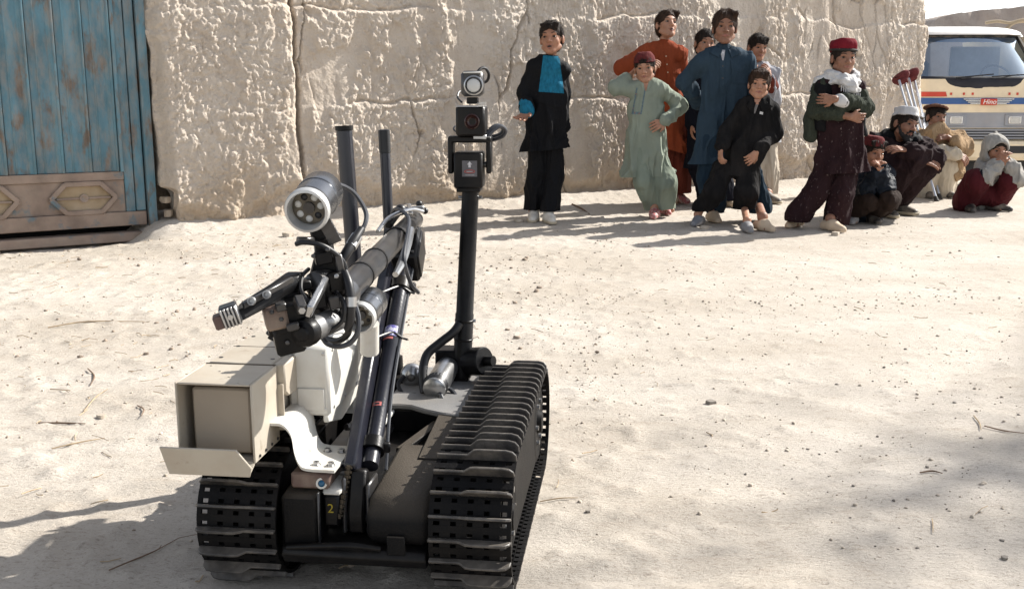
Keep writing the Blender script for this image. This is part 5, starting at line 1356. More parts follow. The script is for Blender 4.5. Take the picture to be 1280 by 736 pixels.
S_DARK = mat("dark_leather", (0.035, 0.030, 0.028), .55, dust=.6, dscale=14)

def hframe(yaw, pitch, roll):
    y, p, r = rad(yaw), rad(pitch), rad(roll)
    Fv = np.array([math.sin(y), -math.cos(y), 0]); Xv = np.array([math.cos(y), math.sin(y), 0]); U = np.array([0, 0, 1.0])
    F2 = Fv * math.cos(p) + U * math.sin(p); U2 = U * math.cos(p) - Fv * math.sin(p)
    U3 = U2 * math.cos(r) + Xv * math.sin(r); X3 = Xv * math.cos(r) - U2 * math.sin(r)
    return np.column_stack([X3, F2, U3])

PEOPLE = []
class Person:
    def __init__(s, label, Y0, scale=1.0, skin=SKIN, group="boys and men watching in front of the mud wall"):
        s.Y0, s.sc, s.skin, s.j = Y0, scale, skin, {}
        s.label, s.grp = label, group
        s.body = Sdf(.018 * scale); s.root = None
    def p(s, px, py, d=0.0): return W(px, py, s.Y0 + d)
    def begin(s, px, py):
        b = G(px, py); b[2] = float(gz(b[0], b[1])); s.base = b
        s.root = thing("person", b, s.label, "person", s.grp)
    # -- head
    def head(s, c, hh, yaw=0, pitch=0, roll=0, neck=None, gaze=0, mouth=0.0, child=True, fat=1.0):
        s.C, s.hh, s.M = np.asarray(c, float), hh, hframe(yaw, pitch, roll); s.gaze = gaze; s.fat = fat
        B, k, H_ = s.body, .05 * hh, s.hp; M = s.M
        B.ell(H_(0, -.05, .13), np.array([.330, .42, .37]) * hh, M, k)
        B.ell(H_(0, .08, -.12), np.array([.255 * fat, .285, .365]) * hh, M, .10 * hh)
        B.cone(H_(-.03, .255, -.405), H_(.03, .255, -.405), .075 * hh, .075 * hh, .09 * hh)
        for q in (-1, 1):
            B.ell(H_(q * .155 * fat, .21, -.12), np.array([.105, .095, .10]) * hh, M, .08 * hh)
            B.cone(H_(q * .25 * fat, .02, -.26), H_(q * .08, .22, -.41), .07 * hh, .06 * hh, .09 * hh)
        B.cone(H_(-.15, .315, .105), H_(.15, .315, .105), .05 * hh, .05 * hh, .06 * hh)
        for q in (-1, 1): B.ell(H_(q * .150, .385, .005), np.array([.085, .075, .055]) * hh, M, .045 * hh, 's')
        B.cone(H_(0, .355, .03), H_(0, .425, -.125), .032 * hh, .050 * hh, .035 * hh)
        for q in (-1, 1): B.ell(H_(q * .055, .385, -.140), np.array([.038, .045, .034]) * hh, M, .02 * hh)
        B.cone(H_(-.06, .335, -.255), H_(.06, .335, -.255), .030 * hh, .030 * hh, .04 * hh)
        for q in (-1, 1): B.ell(H_(q * .340, -.06, -.04), np.array([.045, .085, .135]) * hh, M, .035 * hh)
        if neck is not None:
            nr = .155 if child else .19
            B.cone(H_(0, -.10, -.28), neck, nr * hh, nr * hh * 1.08, .05 * hh)
    def hp(s, x, f, u): return s.C + s.hh * (s.M @ np.array([x, f, u], float))
    def face(s, brow=1.0, mouth=0.0, beard=None, lipw=1.3):
        M, hh, g = s.M, s.hh, rad(s.gaze)
        dirg = unit(M @ np.array([math.sin(g), math.cos(g), .02]))
        for q in (-1, 1):
            mb = MB().ball(s.hp(q * .150, .300, .005), np.array([.052, .056, .026]) * hh, M, 14, 10); V = np.array(mb.V)
            mi = []
            ctr = s.hp(q * .150, .300, .005) + dirg * .06 * hh
            for f_ in mb.F:
                cc = np.mean([V[i] for i in f_], 0) - ctr; l = M.T @ cc / hh
                mi.append(1 if abs(l[0]) < .030 and l[1] > -.035 and abs(l[2]) < .05 else 0)
            put("eye", V, mb.F, [M_EYEW, M_IRIS], s.root, mi=mi)
            MB().tube([s.hp(q * x, f, u) for x, f, u in ((.210, .290, .000), (.185, .322, .022), (.150, .338, .030), (.110, .340, .022), (.088, .335, .004))], .006 * hh, 6, 4).build("lash_and_lid_shadow", M_BROWN_L, s.root)  # dark lash line that also paints in the upper lid's shadow
            MB().tube([s.hp(q * x, f, u) for x, f, u in ((.255, .285, .095), (.20, .345, .128), (.13, .372, .125), (.065, .375, .105))], [.007 * hh, .013 * hh * brow, .015 * hh * brow, .009 * hh], 6, 4).build("eyebrow", M_BROWN_L, s.root)
        lp = Sdf(.012 * hh)
        lp.chain([s.hp(-.095 * lipw, .335, -.262), s.hp(-.03, .362, -.243 + mouth * .2), s.hp(.03, .362, -.243 + mouth * .2), s.hp(.095 * lipw, .335, -.262)], [.006 * hh, .014 * hh, .014 * hh, .006 * hh])
        lp.chain([s.hp(-.085 * lipw, .338, -.268), s.hp(0, .360, -.285 - mouth), s.hp(.085 * lipw, .338, -.268)], [.006 * hh, .019 * hh, .006 * hh])
        V, F_ = lp.mesh(max(.0022, .011 * hh)); put("lips", V, F_, M_LIP, s.root, smooth=None)
        if mouth > .03:
            MB().ball(s.hp(0, .352, -.268 - mouth * .3), np.array([.055 * lipw, .028, .016 + mouth * .35]) * hh, M, 10, 8).build("open_mouth", M_IRIS, s.root)
    def hair(s, m, line=.30, side=-.10, vol=1.0, back=-.35, fringe=0.0, rough=.02, parting=None, seed=3):
        hh, M = s.hh, s.M; h = Sdf(.03 * hh)
        h.ell(s.hp(0, -.06, .15), np.array([.368, .455, .41]) * hh * np.array([vol ** .5, 1, vol ** .5]), M)
        h.ell(s.hp(0, -.16, -.04), np.array([.345, .33, .38]) * hh, M)
        h.ell(s.hp(0, .62, line - .62), np.array([.335, .62, .62]) * hh, M, .03 * hh, 's')       # face opening
        h.box(s.hp(0, .30, side - .5), np.array([.6, .28, .5]) * hh, M, .0, .02 * hh, 's')       # below the temples
        h.cut(s.hp(0, 0, back), -M[:, 2])
        for q in (-1, 1): h.ell(s.hp(q * .385, -.05, -.06), np.array([.09, .10, .15]) * hh, M, .02 * hh, 's')
        if fringe: 
            for q in np.linspace(-.24, .24, 7):
                h.cone(s.hp(q, .26, .38), s.hp(q * 1.12 + .03 * math.sin(q * 31 + seed), .385 - abs(q) * .35, line + .05 - fringe * (.75 + .5 * math.sin(q * 23 + seed))), .075 * hh, .035 * hh, .03 * hh)
        if parting is not None:
            for q in (-1, 1):
                h.chain([s.hp(parting, .16, .50), s.hp(parting + q * .20, .27, .38), s.hp(q * .315, .14, .16)], [.06 * hh, .085 * hh, .045 * hh])
        V, F_ = h.mesh(.0042); n = vnormals(V, F_)
        L_ = (V - s.C) @ M / hh
        V = V + n * (hh * (rough * 1.1 * (vn(L_[:, 0] * 12, L_[:, 1] * 12, L_[:, 2] * 4, seed) - .45) - .012))[:, None]
        rs = np.random.RandomState(seed + int(abs(s.C[0]) * 1000)); mb = MB(); mb.add(V, F_.tolist())
        vis = np.where(n @ unit(V3(0, 0, CAMH + .6) - s.C) > -.25)[0]; crown = s.hp(parting if parting is not None else -.05, -.12 if parting is None else .14, .55)
        for i in rs.choice(vis, min(520, len(vis)), replace=len(vis) < 520):
            p, nn = V[i], n[i]; g = p - crown; g = g - nn * (g @ nn); g = unit(g + rs.normal(0, .3, 3) * hh * .6 - M[:, 2] * .25 * hh); g = unit(g - nn * (g @ nn))
            lf_ = M.T @ (p - s.C) / hh
            if lf_[1] > .12 and lf_[2] < line + .10: continue
            l_ = hh * rs.uniform(.08, .17); lift = rs.uniform(.004, .016) * hh; w_ = np.cross(g, nn) * hh * rs.uniform(.007, .012)
            b = p - nn * .004 * hh; c = p + g * l_ * .5 + nn * lift; e = p + g * l_ + nn * lift * rs.uniform(-.6, .9) - M[:, 2] * .02 * hh
            mb.add([b - w_, b + w_, c + w_ * .9 + nn * .003, c - w_ * .9 + nn * .003, e], [[0, 1, 2, 3], [3, 2, 4]])
        mb.build("hair", m, s.root, smooth=None)
    # -- limbs
    def arm(s, sh, el, wr, r=(.029, .026, .021)):
        q = s.sc; s.body.cone(sh, el, r[0] * q, r[1] * q); s.body.cone(el, wr, r[1] * q, r[2] * q)
    def leg(s, hip, kn, an, r=(.052, .036, .026)):
        q = s.sc; s.body.cone(hip, kn, r[0] * q, r[1] * q); s.body.cone(kn, an, r[1] * q, r[2] * q)
    def trunk(s, pel, chest, neck, shl, shr):
        q = s.sc; f = (s.fdir, .62); B = s.body
        B.cone(pel, chest, .070 * q, .078 * q, .02, f); B.cone(chest, neck - V3(0, 0, .02), .070 * q, .040 * q, .02, f); B.cone(shl, shr, .030 * q, .030 * q, .02)
    def foot(s, an, g, toe): s.body.cone(g + V3(0, 0, .026 * s.sc), g + toe * .035 * s.sc + V3(0, 0, .020 * s.sc), .018 * s.sc, .014 * s.sc); s.body.cone(an, g - toe * .02 * s.sc + V3(0, 0, .030 * s.sc), .026 * s.sc, .020 * s.sc)
    def hand(s, wr, d, n, thumb=1, curl=.5, size=1.0, spread=.10, fold=1.0):
        """palm from the wrist along d; n = direction the palm faces; thumb = +1/-1 side of cross(d, n)"""
        d = unit(d); n = unit(n - d * (np.asarray(n, float) @ d)); t = np.cross(d, n) * thumb
        Lh = .132 * s.sc * size; B = s.body; k = .004
        B.cone(wr, wr + d * .20 * Lh, .125 * Lh, .17 * Lh, .012, (n, .62))
        for o in (-.17, -.06, .06, .17): B.cone(wr + d * .12 * Lh + t * o * .6 * Lh, wr + d * .50 * Lh + t * o * 1.25 * Lh, .085 * Lh, .072 * Lh, .008, (n, .8))
        for i, (o, ln) in enumerate(((.21, .92), (.07, 1.0), (-.07, .95), (-.21, .76))):
            b = wr + d * .50 * Lh + t * o * Lh; a1 = curl * (.55 + .12 * i) * fold; a2 = curl * (1.25 + .15 * i) * fold; sp = t * spread * (o / .21)
            v1 = unit(d * math.cos(a1) + n * math.sin(a1) + sp); v2 = unit(d * math.cos(a2) + n * math.sin(a2) + sp * .8); v3 = unit(d * math.cos(a2 * 1.35) + n * math.sin(a2 * 1.35) + sp * .5)
            p1 = b + v1 * .22 * Lh * ln; p2 = p1 + v2 * .15 * Lh * ln; p3 = p2 + v3 * .11 * Lh * ln
            B.chain([b, p1, p2, p3], [.062 * Lh, .056 * Lh, .050 * Lh, .040 * Lh], k)
        b = wr + d * .14 * Lh + t * .13 * Lh; v = unit(d * .62 + t * .75 + n * .25); p1 = b + v * .25 * Lh; p2 = p1 + unit(d * .85 + t * .35 + n * (.15 + .4 * curl)) * .22 * Lh
        B.chain([b, p1, p2], [.085 * Lh, .068 * Lh, .05 * Lh], .008)
    def finish_body(s, h=.0050): s.bh = h; PEOPLE.append(s)
    def mesh_body(s): V, F_ = s.body.mesh(s.bh); put("body", V, F_, s.skin, s.root, smooth=None)
    # -- clothes
    def cloth(s, name, sdf, m, h=.0065, fold=.010, fs=(13, 13, 3.5), seed=1, fine=.0015, hemz=None, topz=None, relaxn=2, lump=.6, label=None):
        V, F_ = sdf.mesh(h); V = relax(V, F_, relaxn); n = vnormals(V, F_)
        w = np.ones(len(V))
        if hemz is not None and topz is not None: w = .22 + .95 * np.clip((topz - V[:, 2]) / max(1e-3, topz - hemz), 0, 1)
        r1 = ridge(V, fs, seed); r2 = ridge(V, (fs[0] * 2.1, fs[1] * 2.1, fs[2] * 2.0), seed + 3, 4.4)
        Q = np.stack([V[:, 0] * .8 - V[:, 2] * .6, V[:, 1], V[:, 0] * .6 + V[:, 2] * .8], 1); r3 = ridge(Q, (9, 7, 3.2), seed + 7, 2.2)
        d = fold * .45 * (r3 ** 4 - .25) + fold * w * (1.7 * (r1 ** 3 - .3) + .8 * (r2 ** 3 - .3)) + fine * (ridge(V, (38, 38, 24), seed + 5) - .6) + fold * lump * (vn(V[:, 0] * 5, V[:, 1] * 5, V[:, 2] * 6, seed + 9) - .5)
        V = V + n * d[:, None]; s.last = (V, F_)
        cut = getattr(sdf, 'hemcut', None)
        if cut is None: return put(name, V, F_, m, s.root, smooth=None, label=label)
        bm = bmesh.new(); vs = [bm.verts.new(v) for v in V]; bm.verts.ensure_lookup_table()
        keep = ((V - cut[0]) @ cut[1]) < .03
        for f in F_.tolist():
            if keep[f[0]] or keep[f[2]]: bm.faces.new([vs[i] for i in f])
        bmesh.ops.bisect_plane(bm, geom=bm.verts[:] + bm.edges[:] + bm.faces[:], plane_co=tuple(cut[0]), plane_no=tuple(cut[1]), clear_outer=True)
        bmesh.ops.delete(bm, geom=[v for v in bm.verts if not v.link_faces], context='VERTS')
        be = [e for e in bm.edges if len(e.link_faces) == 1]     # turn the hem in by a centimetre
        r_ = bmesh.ops.extrude_edge_only(bm, edges=be); c_ = np.mean([v.co[:] for e in be for v in e.verts], 0) if be else None
        for g in r_["geom"]:
            if isinstance(g, bmesh.types.BMVert):
                p = np.array(g.co); q = c_ - p; q = q - cut[1] * (q @ cut[1]); g.co = tuple(p + unit(q) * .012 + cut[1] * -.004)
        bm.verts.index_update(); V2 = np.array([v.co[:] for v in bm.verts]); F2 = [[v.index for v in f.verts] for f in bm.faces]; bm.free()
        return put(name, V2, F2, m, s.root, smooth=70, label=label)
    def drape(s, name, m, quad, nu=10, nv=10, off=.003, target=None, par=None, thick=.004, curve=None):
        """a patch of cloth laid on the garment: quad = four picture corners (tl, tr, br, bl), cast onto the garment's surface"""
        V, F_ = target or s.last
        bvh = BVHTree.FromPolygons([tuple(v) for v in V], [tuple(f) for f in F_.tolist()])
        P, q = [], [np.array(c, float) for c in quad]
        cam_ = np.array([0, 0, CAMH]); last = None
        for i in range(nu):
            for j in range(nv):
                u, v = i / (nu - 1), j / (nv - 1); c = (q[0] * (1 - u) + q[1] * u) * (1 - v) + (q[3] * (1 - u) + q[2] * u) * v
                if curve: c = c + np.array(curve(u, v))
                r = unit(ray(c[0], c[1])); hit = bvh.ray_cast(Vector(cam_), Vector(r))
                if hit[0] is None: P.append(None); continue
                P.append((np.array(hit[0]), np.array(hit[1])))
        F2 = grid_faces(nu, nv).tolist(); ok = [p is not None for p in P]
        F2 = [f for f in F2 if all(ok[i] for i in f)]
        if not F2: print("no drape", name); return None
        used = sorted({i for f in F2 for i in f}); mp = {k: i for i, k in enumerate(used)}
        top = [P[i][0] + P[i][1] * off for i in used]; bot = [P[i][0] - P[i][1] * thick for i in used]
        F2 = [[mp[i] for i in f] for f in F2]; n = len(used); edges = {}
        for f in F2:
            for a, b in zip(f, f[1:] + f[:1]): edges[(a, b)] = 1
        # the picture grid runs clockwise from the camera: wind faces towards it
        a, b, c = (top[F2[0][0]], top[F2[0][1]], top[F2[0][2]]); flip = np.cross(b - a, c - a) @ (cam_ - a) < 0
        FF = [f[::-1] if flip else f for f in F2]
        for (a, b) in edges:
            if (b, a) not in edges: FF.append([a, b, b + n, a + n] if flip else [b, a, a + n, b + n])
        return put(name, np.array(top + bot), FF, m, par or s.root, smooth=50)
    def shoe(s, g, ang, m, ln=.20, w=.036, hgt=.056, sole=None, name="shoe", low=False, soft=0.0, lab=None):
        q = s.sc; g = np.array(g, float); g[2] = float(gz(g[0], g[1])) + .004; t = np.array([math.sin(rad(ang)), -math.cos(rad(ang)), 0]); z = V3(0, 0, 1)
        ln, w, hgt = ln * q, w * q, hgt * q; S_ = Sdf(.02 * q)
        heel, toe = g - t * ln * .36, g + t * ln * .42
        S_.chain([heel + z * w * .75, g + z * w * .8, toe + z * w * .42], [w * .92, w * 1.0, w * .72])
        if not low: S_.cone(heel + t * .03 * q + z * w * .6, heel + t * .035 * q + z * hgt, w * .95, w * .88)
        S_.cone(g + z * w * .6, heel + t * .05 * q + z * hgt * (.75 if low else 1.0), w * .8, w * .75)
        S_.cut(g + z * .002, -z)
        if low: S_.ell(heel + t * .035 * q + z * (hgt + w * .7), np.array([w * .8, w * .8, w * .9]), None, .008, 's')
        V, F_ = S_.mesh(.0055); o = put(name, V, F_, m, s.root, smooth=None, label=lab)
        if sole is not None:
            P = Sdf(.02 * q); P.chain([heel + z * w * .5, g + z * w * .5, toe + z * w * .35], [w * 1.0, w * 1.08, w * .86]); P.cut(g + z * .020 * q, z); P.cut(g + z * .0005, -z)
            V, F_ = P.mesh(.005); put("sole", V, F_, sole, o, smooth=40)
            if sole is S_SOLE:
                x = np.cross(t, z)
                for k in range(3):
                    c = g + t * (.01 - .018 * k) * q + z * (w * 1.52 + .008 * k); MB().tube([c - x * .018 * q, c + z * .005, c + x * .018 * q], .0028, 6).build("lace", C_WHITE, o)
        return o
    def collar(s, c, r, m, tilt=(0, 0, 1), h=.02, th=.006, gap=.5, name="collar", squash=.85):
        """a band collar open at the front"""
        ax = unit(tilt); f = unit(s.fdir - ax * (s.fdir @ ax)); x = np.cross(ax, f); mb = MB(); n = 20; ring = []
        a0 = gap * .5
        for i in range(n + 1):
            a = a0 + (2 * math.pi - 2 * a0) * i / n
            d = f * math.cos(a) * squash + x * math.sin(a); ring.append((c + d * r, c + d * (r + th)))
        V, F_ = [], []
        for i, (p, q) in enumerate(ring): V += [p, q, q * 1 + ax * h * .9 - 0.0 * f, p + ax * h]
        for i in range(n):
            for k in range(4): a, b = i * 4 + k, i * 4 + (k + 1) % 4; F_.append([a, b, b + 4, a + 4])
        F_.append([0, 3, 2, 1]); e = n * 4; F_.append([e, e + 1, e + 2, e + 3])
        return put(name, np.array(V), F_, m, s.root, smooth=50)
# ---- building blocks for the loose shirt-and-trousers dress --------------
def gpt(px, py):
    p = G(px, py)
    for _ in range(3): p = G(px, py, float(gz(p[0], p[1])))
    return p
def kameez(P, shl, shr, neck, stations, el=None, er=None, wl=None, wr=None, sl=(.044, .042, .038), q=.62, top=.046, cuffl=1.0, cuffr=1.0, k=.03, skirt=True):
    """stations: (centre point, half width) from the chest downwards"""
    S_ = Sdf(k * P.sc); f = (P.fdir, q); sc = P.sc
    S_.cone(shl, shr, top * sc, top * sc, .03); S_.cone((shl + shr) / 2 + V3(0, 0, -.02), neck + V3(0, 0, .012), .072 * sc, .043 * sc, .04)
    for q_ in (shl, shr): S_.cone(q_, (q_ + neck) / 2 + V3(0, 0, .012), top * sc * .9, .045 * sc, .03)
    pts = [(shl + shr) / 2 + V3(0, 0, -.05 * sc)] + [a for a, _ in stations]; rs = [np.linalg.norm(shl - shr) / 2 * .95] + [b * .97 for _, b in stations[:-1]] + [stations[-1][1]]
    for i in range(len(pts) - 1): S_.cone(pts[i], pts[i + 1], rs[i], rs[i + 1], .03, f)
    e_ = unit(pts[-1] - pts[-2]); S_.cone(pts[-1], pts[-1] + e_ * .10, rs[-1], rs[-1] + .10 * max(0, (rs[-1] - rs[-2]) / np.linalg.norm(pts[-1] - pts[-2])), .03, f)
    for sh, e, w, c in ((shl, el, wl, cuffl), (shr, er, wr, cuffr)):
        if e is None: continue
        S_.cone(sh, e, sl[0] * sc, sl[1] * sc, .03)
        if w is not None and c > 0: S_.cone(e, e + (w - e) * c, sl[1] * sc, sl[2] * sc, .02)
    return S_
def hem(S_, pt, n=(0, 0, -1)):
    S_.hemcut = (np.asarray(pt, float), unit(n)); return S_
def trousers(P, hl, hr, kl, kr, al, ar, r=(.080, .072, .060), k=.02, flare=0):
    S_ = Sdf(k); sc = P.sc
    for a, b, c, d in ((hl, kl, al, P.an[0]), (hr, kr, ar, P.an[1])): P.leg(a, b, c); P.body.cone(c, d, .026 * sc, .026 * sc)
    S_.cone(hl, hr, r[0] * .66 * sc, r[0] * .66 * sc)
    for a, b, c in ((hl, kl, al), (hr, kr, ar)):
        S_.cone(a, b, r[0] * .70 * sc, r[1] * .86 * sc, .02); S_.cone(b, c + unit(c - b) * .03, r[1] * .86 * sc, r[2] * .95 * sc, .01)
    return S_
FRONT = lambda yaw: np.array([math.sin(rad(yaw)), -math.cos(rad(yaw)), 0.0])
TW_ = ("topz", "hemz")

def standing(label, Y0, feet, head, hh, sh, hip, skin=SKIN, yaw=0, pitch=0, roll=0, byaw=0, scale=1.0, gaze=0, neckpx=None, fat=1.0, knees=None, child=True, hd=0.0):
    """common skeleton of a standing figure; picture points give the joints"""
    P = Person(label, Y0, scale, skin); P.fdir = FRONT(byaw)
    P.begin((feet[0][0] + feet[1][0]) / 2, (feet[0][1] + feet[1][1]) / 2)
    P.g = [gpt(*f) for f in feet]
    P.shl, P.shr = P.p(*sh[0]), P.p(*sh[1]); P.neck = (P.shl + P.shr) / 2 + V3(0, 0, .030 * scale)
    if neckpx: P.neck = P.p(*neckpx)
    P.pel = P.p(*hip)
    side = unit(P.shr - P.shl) * .055 * scale; side[2] = 0
    P.hl, P.hr = P.pel - side, P.pel + side
    P.an = [g - 0.05 * scale * FRONT(byaw) + V3(0, 0, .075 * scale) for g in P.g]
    if knees is None: P.kn = [(h * .5 + a * .5) + P.fdir * .015 for h, a in zip((P.hl, P.hr), P.an)]
    else: P.kn = [P.p(*k) for k in knees]
    P.chest = (P.shl + P.shr) / 2 * .7 + P.pel * .3
    P.head(P.p(head[0], head[1], hd), hh, yaw, pitch, roll, P.neck, gaze, child=child, fat=fat)
    P.trunk(P.pel, P.chest, P.neck, P.shl, P.shr)
    for a, g in zip(P.an, P.g): P.foot(a, g, P.fdir)
    return P

def cap_band(P, m, mband=None, name="cap", r=(.40, .46), base=.25, hgt=.34, tiltf=0.0, top=.08, seed=2, bulge=1.0):
    """soft round cap: wall and domed crown"""
    hh, M = P.hh, P.M; S_ = Sdf(.05 * hh); up = unit(M[:, 2] - M[:, 1] * tiltf)
    c0 = P.hp(0, -.06, base); c1 = c0 + up * hgt * hh
    fl = (M[:, 1], r[1] / r[0])
    S_.cone(c0, c1, r[0] * hh, r[0] * hh * .92 * bulge, .03 * hh, fl)
    S_.cut(c0, -up); S_.cut(c1 + up * (top - .02) * hh * 0 + up * .0, up) if top <= 0 else S_.cut(c1 + up * top * hh, up)
    V, F_ = S_.mesh(.0045); V = relax(V, F_, 2); n = vnormals(V, F_)
    V = V + n * (.012 * hh * 4 * (vn(V[:, 0] * 30, V[:, 1] * 30, V[:, 2] * 30, seed) - .5))[:, None]
    o = put(name, V, F_, m, P.root, smooth=None)
    if mband is not None:
        mb = MB(); x, f = M[:, 0], M[:, 1]; pts = []
        for i in range(25):
            a = 2 * math.pi * i / 24; pts.append(c0 + up * .04 * hh + (x * math.cos(a) * r[0] + f * math.sin(a) * r[1]) * hh * .985)
        mb.tube(pts, .036 * hh, 8); mb.build("cap_band", mband, o)
    return o
M_EMB = mat("black_gold_embroidery", (0.02, 0.018, 0.016), .8, var=.2, col2=(.30, .20, .06), c2lo=.62, c2hi=.68, c2scale=90)

# ================= 1. boy in black and teal ===============================
Y = gpt(677, 276)[1]
P = standing("boy in black tunic with bright teal yoke and white sneakers", Y, ((667, 277), (687, 279)), (689.5, 48.5), .218, ((668, 83), (702, 86)), (681, 168), yaw=-14, pitch=6, roll=-3, byaw=4, scale=1.0, gaze=-8, neckpx=(686, 78))
el, wl, er, wr_ = P.p(655, 114, -.02), P.p(659, 139, -.10), P.p(706, 120, .14), P.p(703, 148, .14)
P.arm(P.shl, el, wl); P.arm(P.shr, er, wr_)
P.hand(wl, V3(-.35, -.55, -.42), V3(-.15, -.55, .8), thumb=-1, curl=.35, size=1.1, spread=.22)
P.finish_body(); P.face(mouth=.05)
P.hair(M_HAIR, line=.30, side=.02, fringe=.10, rough=.035, vol=1.05)
S_ = kameez(P, P.shl, P.shr, P.neck, [(P.p(686, 116), .125), (P.p(684, 150), .128), (P.p(681, 192), .152)], el, er, wl, wr_, sl=(.043, .040, .038), cuffl=.86)
S_.cone(P.p(702, 140), P.p(709, 158, .0), .035, .03, .03)
hem(S_, P.p(681, 187), unit(V3(.09, 0, -1)))
P.cloth("tunic", S_, C_BLACK, fold=.027, fs=(12, 12, 1.7), lump=.4, hemz=P.p(0, 187)[2], topz=P.p(0, 110)[2], seed=11)
tgt = P.last
P.drape("teal_yoke", C_TEAL, ((679, 69.5), (699, 71), (705, 117), (673.5, 115)), 16, 20, .0025, tgt)
S_ = Sdf(.01); a = wl + (el - wl) * .30; S_.cone(a, wl + (el - wl) * .02, .052, .050); P.cloth("cuff", S_, C_TEAL, h=.005, fold=.002, fine=.001)
P.collar(P.neck + V3(0, -.0, .0), .050, C_TEAL, h=.014, gap=.4)
S_ = trousers(P, P.hl, P.hr, P.p(672, 215), P.p(692, 218), P.an[0] + V3(-.0, 0, .0), P.an[1], (.085, .078, .062)); hem(S_, P.p(680, 262), (0, 0, -1))
P.cloth("trousers", S_, C_BLACK, fold=.009, fs=(16, 16, 2.2), seed=12)
P.shoe(P.g[0], -8, S_WHITE, sole=S_SOLE, ln=.21); P.shoe(P.g[1], 10, S_WHITE, sole=S_SOLE, ln=.21)

# ================= 2. tall boy in rust orange ==============================
Y = gpt(842, 254)[1]
P = standing("tall boy in rust orange tunic looking up with parted lips", Y, ((838, 266), (848, 252)), (833, 32), .216, ((808, 66), (850, 68)), (845, 165), yaw=22, pitch=18, roll=6, byaw=12, scale=1.12, neckpx=(829, 60), skin=SKIN3, gaze=10)
P.g = [gpt(838, 258), gpt(850, 254)]
el, wl = P.p(776, 84, -.05), P.p(803, 78, -.16); er, wr_ = P.p(856, 112, .14), P.p(858, 150, .18)
P.arm(P.shl, el, wl); P.arm(P.shr, er, wr_); P.hand(wl, V3(.9, -.3, .0), V3(0, .5, -.8), thumb=1, curl=.5)
P.hand(wr_, V3(.05, -.1, -1), V3(-1, 0, 0), thumb=-1, curl=.6)
P.finish_body(); P.face(mouth=.04)
P.hair(M_HAIR2, line=.30, side=.0, parting=.12, rough=.02)
S_ = kameez(P, P.shl, P.shr, P.neck, [(P.p(833, 105), .125), (P.p(840, 150), .135), (P.p(847, 196), .168)], el, er, wl, wr_, sl=(.044, .048, .043))
hem(S_, P.p(848, 190), unit(V3(-.28, 0, -1)))
P.cloth("tunic", S_, C_ORANGE, fold=.027, fs=(12, 12, 1.7), lump=.4, hemz=P.p(0, 190)[2], topz=P.p(0, 90)[2], seed=21); tgt = P.last
P.drape("chest_pocket", C_ORANGE, ((840, 78), (850, 79), (850, 93), (840, 92)), 6, 6, .004, tgt)
P.drape("placket", C_ORANGE, ((829.5, 64), (834, 64), (839, 104), (834.5, 104)), 4, 14, .004, tgt)
for yy in (70, 80, 90): 
    P.drape("button", S_CREAM, ((831 + (yy - 64) * .115, yy), (832.6 + (yy - 64) * .115, yy), (832.6 + (yy - 64) * .115, yy + 1.6), (831 + (yy - 64) * .115, yy + 1.6)), 3, 3, .0065, tgt)
P.collar(P.neck + V3(.0, -.005, .006), .056, C_ORANGE, tilt=(.1, .1, 1), h=.030, gap=.7)
S_ = trousers(P, P.hl, P.hr, P.p(838, 205), P.p(850, 205), P.p(840, 236), P.p(851, 234), (.085, .082, .068)); hem(S_, P.p(842, 241))
P.cloth("trousers", S_, C_ORANGED, fold=.009, fs=(16, 16, 2.2), seed=22)
P.shoe(P.g[0], -30, S_TAN, low=True); P.shoe(P.g[1], 25, S_PINK, low=True)

# ================= 3. boy in sage green ====================================
Y = gpt(822, 271)[1]
P = standing("boy in sage green tunic with one hand behind his head and one on his hip", Y, ((818, 273), (831, 268)), (806, 85.5), .200, ((789, 112), (828, 113)), (810, 185), yaw=-12, pitch=-3, roll=-4, byaw=-4, scale=.98, neckpx=(808, 107), skin=SKIN3, gaze=14)
el, wl = P.p(770, 111, -.03), P.p(787, 95, .06); er, wr_ = P.p(851, 132, .03), P.p(832, 151, -.10)
P.arm(P.shl, el, wl); P.arm(P.shr, er, wr_)
P.hand(wl, V3(.6, .45, .55), V3(.8, -.3, -.4), thumb=1, curl=.4); P.hand(wr_, V3(-.85, -.25, -.35), V3(.1, .9, -.3), thumb=1, curl=.35)
P.finish_body(); P.face()
P.hair(M_HAIR, line=.22, side=.02, rough=.02)
cap_band(P, C_DKRED, None, base=.20, hgt=.05, r=(.392, .455), top=.30)
S_ = kameez(P, P.shl, P.shr, P.neck, [(P.p(808, 140), .125), (P.p(808, 170), .135), (P.p(810, 226), .152)], el, er, wl, wr_, sl=(.044, .045, .043), cuffl=.75, cuffr=.95)
hem(S_, P.p(810, 220), unit(V3(.04, 0, -1)))
P.cloth("tunic", S_, C_SAGE, fold=.027, fs=(12, 12, 1.7), lump=.4, hemz=P.p(0, 220)[2], topz=P.p(0, 130)[2], seed=31); tgt = P.last
M_EMB2 = mat("grey_blue_embroidery", (.10, .15, .17), .8, var=.3, scale=90, col2=(.35, .14, .08), c2lo=.58, c2hi=.64, c2scale=70)
for x0, x1 in ((791.5, 793), (802, 803.6)): P.drape("embroidered_edge", M_EMB2, ((x0 + 4, 110), (x1 + 4, 110), (x1 - 1.5, 142), (x0 - 1.5, 142)), 3, 14, .003, tgt)
P.drape("embroidered_edge", M_EMB2, ((790, 140), (802, 140), (802, 143), (790, 143)), 8, 3, .0035, tgt)
P.drape("placket", C_SAGE, ((797, 112), (801, 112), (798, 140), (794, 140)), 4, 12, .003, tgt)
P.drape("neck_opening", P.skin, ((804, 104), (810.5, 104), (807.5, 114), (806.5, 114)), 5, 6, .003, tgt)
